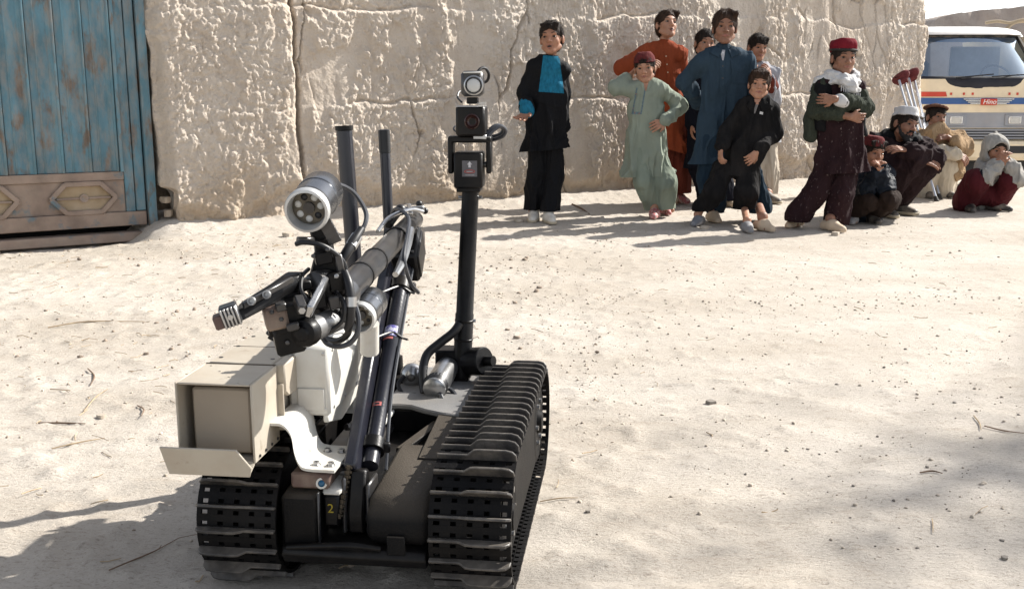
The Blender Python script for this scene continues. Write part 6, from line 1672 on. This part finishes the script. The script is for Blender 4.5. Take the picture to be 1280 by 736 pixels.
for pts in (((800, 103), (804.5, 105), (806, 114), (802, 110)), ((810, 105), (815, 103), (812.5, 110), (808, 114))): P.drape("collar_flap", C_SAGE, pts, 5, 5, .007, tgt)
S_ = trousers(P, P.hl, P.hr, P.p(805, 226, -.05), P.p(831, 228, -.04), P.p(815, 251), P.p(832, 258), (.088, .088, .070)); hem(S_, P.p(831, 261), unit(V3(0.1, 0, -1)))
P.cloth("trousers", S_, C_SAGED, fold=.009, fs=(12, 12, 2.2), seed=32)
P.shoe(P.g[0], -12, S_PINK, low=True); P.shoe(P.g[1], 8, S_PINK, low=True)

# ================= 4. boy behind, face only ================================
Y = gpt(895, 258)[1]
P = standing("dark haired boy in navy black peering out behind the shoulder of the boy in blue", Y, ((880, 258), (910, 258)), (881, 55), .205, ((866, 92), (900, 92)), (885, 165), yaw=10, pitch=2, roll=6, byaw=0, scale=1.02, neckpx=(884, 84), gaze=12)
el, wl = P.p(863, 122), P.p(864, 155, -.03); er, wr_ = P.p(905, 122), P.p(905, 155)
P.arm(P.shl, el, wl); P.arm(P.shr, er, wr_); P.hand(wl, V3(0, -.1, -1), V3(1, 0, 0), thumb=1); P.hand(wr_, V3(0, -.1, -1), V3(-1, 0, 0), thumb=-1)
P.finish_body(); P.face()
P.hair(M_HAIR, line=.26, side=-.05, rough=.02)
S_ = kameez(P, P.shl, P.shr, P.neck, [(P.p(884, 125), .125), (P.p(884, 165), .14), (P.p(882, 215), .16)], el, er, wl, wr_); hem(S_, P.p(882, 210))
P.cloth("tunic", S_, C_DKNAVY, fold=.010, seed=41)
S_ = trousers(P, P.hl, P.hr, P.p(874, 210), P.p(900, 212), P.p(882, 244), P.p(908, 248), (.085, .085, .062)); hem(S_, P.p(890, 250))
P.cloth("trousers", S_, C_DKNAVY, fold=.010, seed=42)
P.shoe(P.g[0], -5, S_GREY); P.shoe(P.g[1], 15, S_CREAM)

# ================= 5. tall boy in slate blue ===============================
Y = gpt(920, 276)[1]
P = standing("tall boy in long slate blue tunic with a flapped chest pocket", Y, ((892, 278), (955, 289)), (906, 35), .220, ((877, 79), (934, 77)), (903, 175), yaw=-6, pitch=3, roll=0, byaw=0, scale=1.15, neckpx=(905, 62), skin=SKIN2, gaze=10)
el, wl = P.p(855, 104, .06), P.p(876, 128, .18); er, wr_ = P.p(942, 115, .04), P.p(932, 150, .16)
P.arm(P.shl, el, wl); P.arm(P.shr, er, wr_); P.hand(wl, V3(.9, .1, -.3), V3(0, 1, 0), thumb=1); P.hand(wr_, V3(-.9, .1, -.3), V3(0, 1, 0), thumb=-1)
P.finish_body(); P.face(brow=1.2)
P.hair(M_HAIR2, line=.30, side=-.10, parting=.10, rough=.022, vol=1.12)
S_ = kameez(P, P.shl, P.shr, P.neck, [(P.p(904, 110), .150), (P.p(901, 155), .158), (P.p(898, 212), .168)], el, er, wl, wr_, sl=(.046, .045, .042), q=.55)
hem(S_, P.p(900, 203), unit(V3(.06, 0, -1)))
P.cloth("tunic", S_, C_BLUE, fold=.027, fs=(12, 12, 1.7), lump=.4, hemz=P.p(0, 204)[2], topz=P.p(0, 100)[2], seed=51); tgt = P.last
P.drape("undershirt", C_LGREY, ((900, 63), (906.5, 63), (904.3, 76), (902.8, 76)), 5, 8, .004, tgt)
P.drape("placket", C_BLUE, ((900, 76), (906, 76), (905, 118), (899, 118)), 5, 16, .004, tgt)
P.drape("chest_pocket", C_BLUE, ((914, 77), (936, 77), (934, 105), (915, 105)), 9, 9, .004, tgt)
P.drape("pocket_flap", C_BLUE, ((913, 76), (937, 76), (936, 86), (914, 86)), 9, 5, .007, tgt, curve=lambda u, v: (0, 4 * v * (1 - abs(2 * u - 1))))
for yy in (82, 97): P.drape("button", M_GUN, ((902.2, yy), (904.0, yy), (904.0, yy + 1.8), (902.2, yy + 1.8)), 3, 3, .0065, tgt)
for q_, pts in ((-1, ((894, 59), (902, 63), (899, 73), (888, 67))), (1, ((910, 63), (917, 59), (926, 67), (914, 73)))):
    P.drape("collar_flap", C_BLUE, pts, 6, 6, .010, tgt)
P.collar(P.neck + V3(0, .006, -.002), .062, C_BLUE, tilt=(0, .15, 1), h=.020, gap=1.3)
S_ = trousers(P, P.hl, P.hr, P.p(888, 222), P.p(938, 225), P.p(893, 250), P.p(948, 256), (.10, .085, .07)); hem(S_, P.p(920, 266))
P.cloth("trousers", S_, C_BLUED, fold=.009, fs=(14, 14, 2.2), seed=52)
P.shoe(P.g[0], 12, S_CREAM, low=True, ln=.15, w=.032); P.shoe(P.g[1], 26, S_CREAM, low=True, ln=.15, w=.032)

# ================= 6. small boy in dusty black =============================
Y = gpt(903, 281)[1]
P = standing("small boy in dusty black shirt and baggy trousers in front of boy in blue", Y, ((872, 282), (934, 290)), (949, 106), .190, ((929, 134), (965, 137)), (925, 205), yaw=-10, pitch=3, roll=4, byaw=-8, scale=.92, neckpx=(947, 127), skin=SKIN3, gaze=4, knees=((895, 238, -.06), (932, 238, -.08)))
el, wl = P.p(908, 164, .0), P.p(901, 186, -.09); er, wr_ = P.p(969, 166, -.01), P.p(946, 190, -.15)
P.arm(P.shl, el, wl); P.arm(P.shr, er, wr_)
P.hand(wl, V3(-.05, -.2, -1), V3(.9, .2, 0), thumb=-1, curl=.7, size=.95); P.hand(wr_, V3(-.55, -.25, -.55), V3(-.2, .9, 0), thumb=1, curl=.7, size=.95)
P.finish_body(); P.face()
P.hair(M_HAIR2, line=.24, side=-.10, fringe=.08, rough=.03, vol=1.1)
S_ = kameez(P, P.shl, P.shr, P.neck, [(P.p(943, 160), .115), (P.p(931, 190), .125), (P.p(920, 226), .11)], el, er, wl, wr_, sl=(.045, .050, .047), cuffl=.85, cuffr=.85)
hem(S_, P.p(918, 219), unit(V3(-.10, 0, -1)))
P.cloth("shirt", S_, C_CHAR, fold=.009, fs=(11, 11, 2.2), seed=61); tgt = P.last
P.drape("neck_opening", P.skin, ((943, 124), (951, 124), (948, 131), (944, 131)), 5, 6, .003, tgt); P.drape("undershirt", C_MGREY, ((943.5, 131), (948, 131), (944, 142), (942.5, 142)), 5, 8, .003, tgt)
P.drape("breast_badge", C_WHITE, ((950, 139.5), (954, 140.5), (953.4, 143.6), (949.6, 142.6)), 4, 3, .004, tgt)
P.drape("placket", C_CHAR, ((939, 142), (943.5, 142), (936, 176), (931.5, 176)), 4, 12, .004, tgt)
for q_, pts in ((-1, ((939, 125), (945, 129), (941, 141), (932, 133))), (1, ((948, 129), (955, 125), (965, 134), (953, 140)))): P.drape("collar_flap", C_CHAR, pts, 5, 5, .010, tgt)
P.collar(P.neck + V3(0, .004, -.004), .050, C_CHAR, h=.022, gap=1.2)
S_ = trousers(P, P.p(905, 210), P.p(938, 210), P.p(893, 240, -.06), P.p(933, 240, -.07), P.p(880, 256), P.p(930, 258), (.098, .090, .072)); hem(S_, P.p(905, 262), unit(V3(.06, 0, -1)))
P.cloth("baggy_trousers", S_, C_CHAR, fold=.009, fs=(12, 12, 2.2), seed=62)
P.shoe(P.g[0], -30, S_GREY, low=True); P.shoe(P.g[1], 0, S_GREY, low=True)

# ================= 7. boy behind on the right ==============================
Y = gpt(962, 250)[1]
P = standing("boy half hidden behind the small boy, in pale grey shirt and cream trousers", Y, ((945, 250), (962, 254)), (947, 60), .205, ((930, 92), (966, 92)), (952, 160), yaw=14, pitch=-4, roll=4, byaw=4, scale=1.04, neckpx=(948, 86))
el, wl = P.p(925, 118), P.p(938, 100, -.06); er, wr_ = P.p(970, 125), P.p(962, 98, -.13)
P.arm(P.shl, el, wl); P.arm(P.shr, er, wr_)
P.hand(wr_, V3(-.35, -.2, .9), V3(-.6, .5, 0), thumb=-1, curl=.7); P.hand(wl, V3(.3, -.2, .6), V3(.2, .8, 0), thumb=1, curl=.6)
P.finish_body(); P.face()
P.hair(M_HAIR, line=.18, side=-.06, rough=.025, fringe=.05)
S_ = kameez(P, P.shl, P.shr, P.neck, [(P.p(950, 120), .13), (P.p(953, 150), .125), (P.p(955, 186), .13)], el, er, wl, wr_, cuffr=.9); hem(S_, P.p(955, 178))
P.cloth("shirt", S_, C_LGREY, fold=.012, seed=71)
S_ = Sdf(.01); S_.cone(wr_ + (er - wr_) * .12, wr_ + (er - wr_) * .4, .045, .05); P.cloth("red_cuff", S_, C_ORANGED, h=.006, fold=.003)
S_ = trousers(P, P.hl, P.hr, P.p(948, 205), P.p(962, 205), P.p(950, 238), P.p(962, 240), (.088, .075, .056)); hem(S_, P.p(955, 242))
P.cloth("trousers", S_, C_CREAM, fold=.009, fs=(16, 16, 2.2), seed=72)
P.shoe(P.g[0], 0, S_DARK, sole=S_SOLE); P.shoe(P.g[1], 35, S_DARK, sole=S_SOLE)

# ================= 8. youth in crimson cap, arms folded ====================
Y = gpt(1018, 286)[1]
P = standing("youth in crimson cap and white scarf standing with folded arms", Y, ((993, 284), (1041, 289)), (1054.5, 73), .205, ((1028, 108), (1071, 110)), (1050, 195), yaw=6, pitch=0, roll=2, byaw=8, scale=1.02, neckpx=(1052, 97), skin=SKIN2, gaze=-8, fat=1.04, knees=((1017, 240, -.02), (1048, 240, -.04)))
el, er = P.p(1020, 136, -.04), P.p(1080, 134, -.05); wl, wr_ = P.p(1062, 146, -.17), P.p(1044, 124, -.20)
P.arm(P.shl, el, wl); P.arm(P.shr, er, wr_)
P.hand(wl, V3(.9, .12, -.12), V3(0, .8, .2), thumb=1, curl=.35, size=.88, spread=.04); P.hand(wr_, V3(-.95, .15, .02), V3(0, .8, 0), thumb=1, curl=.4, size=.88, spread=.04)
P.finish_body(); P.face(brow=1.1)
P.hair(M_HAIR, line=.24, side=-.10, rough=.02)
cap_band(P, C_REDCAP, M_EMB, base=.20, hgt=.15, r=(.395, .455), top=.20, bulge=1.12, tiltf=.15)
S_ = kameez(P, P.shl, P.shr, P.neck, [(P.p(1051, 135), .135), (P.p(1051, 165), .135), (P.p(1052, 224), .165)], q=.62)
hem(S_, P.p(1052, 215), unit(V3(.03, 0, -1)))
P.cloth("tunic", S_, C_SPECK, fold=.027, fs=(12, 12, 1.7), lump=.4, hemz=P.p(0, 217)[2], topz=P.p(0, 140)[2], seed=81); tgt = P.last
S_ = Sdf(.025)
for a, b, c in ((P.shl, el, wl), (P.shr, er, wr_)):
    S_.cone(a, b, .053, .053); S_.cone(b, b + (c - b) * .72, .053, .042)
P.cloth("olive_sleeves", S_, C_OLIVE, fold=.010, fs=(16, 16, 14), seed=82)
S_ = Sdf(.01); S_.cone(wr_ + (er - wr_) * .30, wr_ + (er - wr_) * .16, .041, .040); P.cloth("white_cuff", S_, C_WHITE, h=.005, fold=.002)
# dark waistcoat: shoulders and side panels
S_ = Sdf(.02); f = (P.fdir, .66)
S_.cone(P.shl + V3(.01, 0, 0), P.shl + V3(.05, 0, .01), .060, .055); S_.cone(P.shr - V3(.01, 0, 0), P.shr - V3(.04, 0, -.01), .058, .052)
S_.cone(P.p(1030, 115, -.02), P.p(1026, 160, .0), .060, .055); S_.cone(P.p(1072, 118, -.01), P.p(1074, 155, .02), .040, .036)
S_.cut(P.p(1050, 163), (0, 0, -1))
P.cloth("waistcoat", S_, C_BLACK, fold=.006, seed=83)
for xx, yy in ((1048.5, 107), (1047.6, 117)): P.drape("button", S_CREAM, ((xx, yy), (xx + 2.6, yy), (xx + 2.6, yy + 2.6), (xx, yy + 2.6)), 3, 3, .006, tgt)
S_ = Sdf(.02); S_.ell(P.p(1012, 152, .02), (.036, .05, .092)); S_.cone(P.p(1016, 138, .02), P.p(1012, 170, .02), .035, .045); P.cloth("olive_bag", S_, C_OLIVE, fold=.006, seed=84)
S_ = Sdf(.012); S_.cone(P.p(1076, 143, .02), P.p(1076.5, 170, .03), .022, .035); S_.cone(P.p(1073, 140, .0), P.p(1072, 168, .02), .02, .035); S_.cut(P.p(1076, 170), (0, 0, -1)); P.cloth("waistcoat_tail", S_, C_BLACK, fold=.005, seed=85)
# scarf wound round the neck, ends over the shoulders, fringe
S_ = Sdf(.02); nk = P.neck + V3(0, 0, .015)
ring = [nk + V3(.088 * math.cos(a), .075 * math.sin(a), .012 * math.sin(a * 2 + .6) + .012 * math.sin(a)) for a in np.linspace(0, 6.283, 13)]
S_.chain(ring, [.018] * 13)
ring = [nk + V3(.100 * math.cos(a), .090 * math.sin(a), -.035 + .012 * math.sin(a * 3)) for a in np.linspace(0, 6.283, 13)]
S_.chain(ring, [.016] * 13)
S_.chain([P.p(1037, 96, -.02), P.p(1024, 102, .01), P.p(1016, 112, .06)], [.034, .030, .02]); S_.chain([P.p(1055, 101, -.10), P.p(1064, 108, -.10), P.p(1071, 113, -.07)], [.036, .036, .022])
P.cloth("white_scarf", S_, C_WHITE, h=.005, fold=.005, fs=(18, 18, 50), seed=86)
fr_ = MB()
for i in range(11):
    a = P.p(1052 + 2.3 * i, 107 + 1.0 * i, -.125 + .004 * i); fr_.tube([a, a + V3(.002 * (i % 3 - 1), -.004, -.02), a + V3(.004 * (i % 2), -.002, -.035)], [.0035, .002], 5)
fo_ = fr_.build("scarf_fringe", C_WHITE, P.root); fo_["kind"] = "stuff"
S_ = trousers(P, P.hl, P.hr, P.p(1018, 242, -.02), P.p(1051, 242, -.04), P.p(1000, 266), P.p(1045, 272), (.092, .086, .082)); hem(S_, P.p(1020, 278), unit(V3(-.06, 0, -1)))
P.cloth("trousers", S_, C_SPECK, fold=.009, fs=(14, 14, 2.2), seed=87)
P.shoe(P.g[0], -40, S_CREAM, low=True); P.shoe(P.g[1], 25, S_CREAM, low=True)

# ================= crouching figures =======================================
def squat(label, Y0, feet, head, hh, sh, hip, knees, byaw=0, yaw=0, pitch=0, roll=0, scale=1.0, skin=SKIN, gaze=0, child=True, neck=None, hd=0, fat=1.0, toe=(0, 0)):
    P = Person(label, Y0, scale, skin); P.fdir = FRONT(byaw)
    P.begin((feet[0][0] + feet[1][0]) / 2, (feet[0][1] + feet[1][1]) / 2)
    P.g = [gpt(*f) for f in feet]; P.shl, P.shr = P.p(*sh[0]), P.p(*sh[1]); P.pel = P.p(*hip)
    P.neck = P.p(*neck) if neck else (P.shl + P.shr) / 2 + V3(0, 0, .03 * scale)
    sd = unit(P.shr - P.shl) * .08 * scale; sd[2] = 0; P.hl, P.hr = P.pel - sd, P.pel + sd
    P.kn = [P.p(*k) for k in knees]; P.an = [g - .05 * scale * P.fdir + V3(0, 0, .075 * scale) for g in P.g]
    P.chest = (P.shl + P.shr) / 2 * .7 + P.pel * .3
    P.head(P.p(head[0], head[1], hd), hh, yaw, pitch, roll, P.neck, gaze, child=child, fat=fat); P.trunk(P.pel, P.chest, P.neck, P.shl, P.shr)
    for a, g in zip(P.an, P.g): P.foot(a, g, P.fdir)
    return P

# 9. child in dark red cap, hands clasped at the mouth
Y = gpt(1078, 279)[1]
P = squat("small child in dark red cap crouching with hands clasped at the mouth", Y, ((1066, 280), (1091, 279)), (1091, 191), .195, ((1076, 218, .10), (1108, 218, .08)), (1082, 262, .14), ((1085, 252, -.10), (1112, 250, -.12)), byaw=14, yaw=16, pitch=-4, roll=4, scale=.9, skin=SKIN, neck=(1088, 210, .06), fat=1.08)
el, er, wl, wr_ = P.p(1082, 236, -.08), P.p(1107, 237, -.10), P.p(1093, 214, -.13), P.p(1099, 214, -.13)
P.arm(P.shl, el, wl); P.arm(P.shr, er, wr_)
P.hand(wl, V3(.35, -.25, .9), V3(.9, .1, -.1), thumb=-1, curl=.9, size=.92); P.hand(wr_, V3(-.30, -.35, .9), V3(-.9, .1, 0), thumb=1, curl=.9, size=.92)
P.finish_body(.0046); P.face(brow=1.0)
P.hair(M_HAIR, line=.22, side=-.08, fringe=.05, rough=.02)
cap_band(P, C_DKRED, None, base=.24, hgt=.06, r=(.40, .46), top=.27)
S_ = kameez(P, P.shl, P.shr, P.neck, [(P.p(1090, 238, .05), .115), (P.p(1084, 258, .10), .12)], el, er, wl, wr_, sl=(.058, .056, .044), q=.8, cuffl=.85, cuffr=.85)
P.cloth("navy_jacket", S_, C_NAVY, fold=.012, fs=(14, 14, 14), seed=91)
P.collar(P.neck + V3(0, .0, 0), .055, C_NAVY, h=.022, gap=.8)
S_ = trousers(P, P.hl, P.hr, P.kn[0], P.kn[1], P.an[0] + V3(0, 0, .0), P.an[1], (.09, .082, .065)); P.cloth("trousers", S_, C_DKBR, fold=.011, fs=(12, 12, 10), seed=92)
P.shoe(P.g[0], -25, S_GREY); P.shoe(P.g[1], 10, S_DARK)

# 10. bearded man in white cap
Y = gpt(1116, 270)[1]
P = squat("bearded man in white cap squatting with arms folded over his knees", Y, ((1108, 271), (1126, 268)), (1131, 156), .218, ((1098, 180, .10), (1150, 186, .06)), (1104, 240, .22), ((1134, 205, -.16), (1152, 210, -.13)), byaw=28, yaw=26, pitch=-2, roll=14, scale=1.16, skin=SKIN2, child=False, neck=(1122, 178, .05), gaze=-10)
el, er = P.p(1122, 206, -.12), P.p(1163, 200, -.16); wl, wr_ = P.p(1150, 200, -.24), P.p(1136, 188, -.24)
P.arm(P.shl, el, wl); P.arm(P.shr, er, wr_)
P.hand(wl, V3(.85, -.15, -.15), V3(0, .5, -.8), thumb=1, curl=.35, size=1.05); P.hand(wr_, V3(-.95, -.1, .15), V3(0, .3, -.9), thumb=-1, curl=.35, size=1.05)
P.finish_body(); P.face(brow=1.25, mouth=.03)
P.hair(M_HAIR, line=.20, side=-.16, rough=.02, back=-.25)
hh = P.hh; S_ = Sdf(.03 * hh)    # beard and moustache
S_.chain([P.hp(-.30, .06, -.10), P.hp(-.26, .16, -.30), P.hp(-.12, .28, -.45), P.hp(0, .31, -.50), P.hp(.12, .28, -.45), P.hp(.26, .16, -.30), P.hp(.30, .06, -.10)], [.03 * hh, .045 * hh, .07 * hh, .085 * hh, .07 * hh, .045 * hh, .03 * hh])
S_.chain([P.hp(-.13, .325, -.29), P.hp(-.06, .375, -.205), P.hp(.06, .375, -.205), P.hp(.13, .325, -.29)], [.025 * hh, .032 * hh, .032 * hh, .025 * hh])
S_.cone(P.hp(-.10, .30, -.38), P.hp(.10, .30, -.38), .06 * hh, .06 * hh)
V, F_ = S_.mesh(.004); n_ = vnormals(V, F_); V = V + n_ * (.010 * (vn(V[:, 0] * 90, V[:, 1] * 90, V[:, 2] * 45, 5) - .5))[:, None]; put("beard", V, F_, M_BEARD, P.root, smooth=None)
cap_band(P, C_WHITE, None, base=.24, hgt=.12, r=(.40, .455), top=.17, tiltf=.15)
S_ = kameez(P, P.shl, P.shr, P.neck, [(P.p(1122, 208, .08), .145), (P.p(1110, 236, .18), .15)], el, er, wl, wr_, sl=(.070, .074, .060), q=.85, cuffl=.88, cuffr=.86)
S_.cone(P.p(1160, 197, -.16), P.p(1166, 200, -.16), .055, .05, .02)
P.cloth("tunic", S_, C_PLUM, fold=.016, fs=(11, 11, 9), seed=101)
S_ = Sdf(.02); S_.cone(P.shl + V3(.02, 0, .01), P.p(1116, 172, .07), .075, .06); S_.cone(P.shl, P.p(1100, 200, .16), .07, .07); S_.cone(P.p(1116, 172, .08), P.p(1143, 178, .06), .05, .06); P.cloth("black_waistcoat", S_, C_BLACK, fold=.008, seed=103)
S_ = trousers(P, P.hl, P.hr, P.kn[0], P.kn[1], P.an[0] + V3(0, 0, .01), P.an[1] + V3(0, 0, .01), (.105, .092, .078)); S_.cone(P.kn[0], P.an[0] + V3(-.02, .06, .05), .09, .08)
P.cloth("trousers", S_, C_PLUM, fold=.009, fs=(12, 12, 2.2), seed=102)
P.shoe(P.g[0], 10, S_DARK, sole=S_SOLE, ln=.22); P.shoe(P.g[1], 35, S_DARK, sole=S_SOLE, ln=.22)

# 11. old man in tan shawl
Y = gpt(1165, 246)[1]
P = squat("old man in brown wool hat wrapped to the mouth in a tan shawl", Y, ((1158, 247), (1181, 247)), (1170, 147), .205, ((1150, 178, .08), (1192, 178, .06)), (1164, 222, .22), ((1158, 205, -.10), (1184, 206, -.10)), byaw=10, yaw=14, pitch=3, roll=6, scale=1.12, skin=SKIN2, child=False, neck=(1168, 168, .03))
el, er = P.p(1160, 190, -.10), P.p(1206, 186, -.10); wl, wr_ = P.p(1196, 192, -.25), P.p(1184, 172, -.13)
P.arm(P.shl, el, wl); P.arm(P.shr, er, wr_)
P.hand(wr_, V3(-.75, -.1, .05), V3(-.1, .6, -.5), thumb=-1, curl=.9, size=.9); P.hand(wl, V3(.75, -.1, -.5), V3(-.2, .6, -.5), thumb=1, curl=.5)
P.finish_body(); P.face(brow=1.1)
P.hair(M_HAIR, line=.16, side=-.12, rough=.02, back=-.2)
hh = P.hh; M = P.M; S_ = Sdf(.02 * hh)   # flat wool hat with a rolled brim
up = unit(M[:, 2] - M[:, 1] * .12 - M[:, 0] * -.1); c0 = P.hp(0, -.09, .36); x_ = unit(np.cross(M[:, 1], up)); f_ = np.cross(up, x_)
S_.chain([c0 + (x_ * math.cos(a) * .40 + f_ * math.sin(a) * .45) * hh for a in np.linspace(0, 6.283, 17)], [.072 * hh] * 17)
S_.cone(c0 - up * .22 * hh, c0 - up * .24 * hh, .42 * hh, .40 * hh, .03 * hh); S_.cut(c0 - up * .03 * hh, -up)
V, F_ = S_.mesh(.005); put("wool_hat", V, F_, C_PAKOL, P.root, smooth=None)
S_ = Sdf(.035)
S_.chain([P.p(1170, 166, -.05), P.p(1168, 175, -.02), P.p(1170, 190, .03)], [.075, .11, .16]); S_.cone(P.shl, P.shr, .095, .09); S_.cone(P.shl, P.p(1152, 196, .0), .09, .085); S_.cone(P.p(1152, 196, .0), el, .08, .08)
S_.cone(P.shr, er, .085, .070); S_.cone(er, P.p(1196, 178, -.2), .066, .055); S_.cone(P.p(1195, 190, -.12), P.p(1196, 214, -.12), .075, .06); S_.cone(P.p(1180, 195, -.03), P.p(1192, 214, -.08), .09, .06)
P.cloth("tan_shawl", S_, C_SHAWL, fold=.016, fs=(10, 10, 8), seed=111)
fr_ = MB()
for i in range(12):
    a = P.p(1186 + 1.75 * i, 216 - .3 * abs(i - 6), -.17 + .006 * (i % 3)); fr_.tube([a, a + V3(.002 * (i % 3 - 1), -.003, -.025), a + V3(.005 * (i % 2), -.003, -.045)], [.0045, .002], 5)
fr_.build("shawl_fringe", C_SHAWL, P.root)["kind"] = "stuff"
S_ = Sdf(.02); S_.cone(el, wl, .060, .046); P.cloth("pale_sleeve", S_, C_BEIGE, fold=.010, fs=(14, 14, 10), seed=113)
S_ = trousers(P, P.hl, P.hr, P.kn[0], P.kn[1], P.an[0] + V3(0, -.02, -.03), P.an[1] + V3(0, -.02, -.03), (.105, .095, .090)); S_.cone(P.kn[0] * .5 + P.kn[1] * .5, P.an[0] * .5 + P.an[1] * .5, .08, .075)
P.cloth("pale_trousers", S_, C_BEIGE, fold=.009, fs=(13, 13, 2.2), seed=112)
P.shoe(P.g[0], 0, S_DARK, low=True); P.shoe(P.g[1], 20, S_DARK, low=True)

# 12. hooded child
Y = gpt(1232, 264)[1]
P = squat("child in pale grey hood and maroon trousers crouching with hands at the mouth", Y, ((1212, 265), (1248, 264)), (1244, 188), .195, ((1229, 209, .05), (1262, 208, .05)), (1232, 248, .20), ((1221, 226, -.12), (1263, 226, -.12)), byaw=4, yaw=8, pitch=-6, roll=6, scale=.95, skin=SKIN, neck=(1244, 203, .02), fat=1.06)
el, er, wl, wr_ = P.p(1232, 222, -.15), P.p(1273, 222, -.15), P.p(1249, 203, -.13), P.p(1262, 204, -.14)
P.arm(P.shl, el, wl); P.arm(P.shr, er, wr_)
P.hand(wl, V3(.35, -.2, .85), V3(.8, .4, 0), thumb=-1, curl=.8, size=.95); P.hand(wr_, V3(-.75, -.1, .55), V3(-.5, .6, -.2), thumb=1, curl=.7, size=.95)
P.finish_body(.0046); P.face()
P.hair(M_HAIR, line=.26, side=-.1, rough=.02)
hh = P.hh; S_ = Sdf(.04 * hh)
S_.ell(P.hp(0, -.06, .13), np.array([.46, .53, .50]) * hh, P.M); S_.ell(P.hp(0, -.10, -.22), np.array([.44, .44, .40]) * hh, P.M); S_.cone(P.hp(0, -.12, .40), P.hp(0, -.22, .60), .22 * hh, .08 * hh)
S_.ell(P.hp(0, .50, -.06), np.array([.34, .44, .42]) * hh, P.M, .03 * hh, 's'); S_.ell(P.hp(0, .05, -.02), np.array([.385, .44, .44]) * hh, P.M, .02 * hh, 's')
P.cloth("hood", S_, C_GREYH, h=.0055, fold=.006, seed=121)
S_ = kameez(P, P.shl, P.shr, P.neck, [(P.p(1241, 220, .05), .12), (P.p(1230, 240, .14), .13)], el, er, wl, wr_, sl=(.058, .060, .046), q=.85, cuffl=.8, cuffr=.85)
S_.cone(P.p(1230, 232, .10), P.p(1212, 240, .12), .09, .06)
P.cloth("grey_jacket", S_, C_GREYH, fold=.013, fs=(13, 13, 11), seed=122); tgt = P.last
P.drape("navy_patch", C_NAVY, ((1221, 214), (1228, 212), (1229, 224), (1223, 224)), 6, 8, .003, tgt)
S_ = trousers(P, P.hl, P.hr, P.kn[0], P.kn[1], P.an[0] + V3(0, 0, .02), P.an[1] + V3(0, 0, .02), (.10, .092, .085)); S_.cone(P.kn[0], P.p(1202, 254, .06), .09, .06); S_.cone(P.p(1215, 240, .05), P.p(1245, 240, .05), .10, .10)
P.cloth("maroon_trousers", S_, C_MAROON, fold=.009, fs=(12, 12, 2.2), seed=123)
P.shoe(P.g[0], -10, S_DARK); P.shoe(P.g[1], 40, S_DARK)

for P in PEOPLE: P.mesh_body()
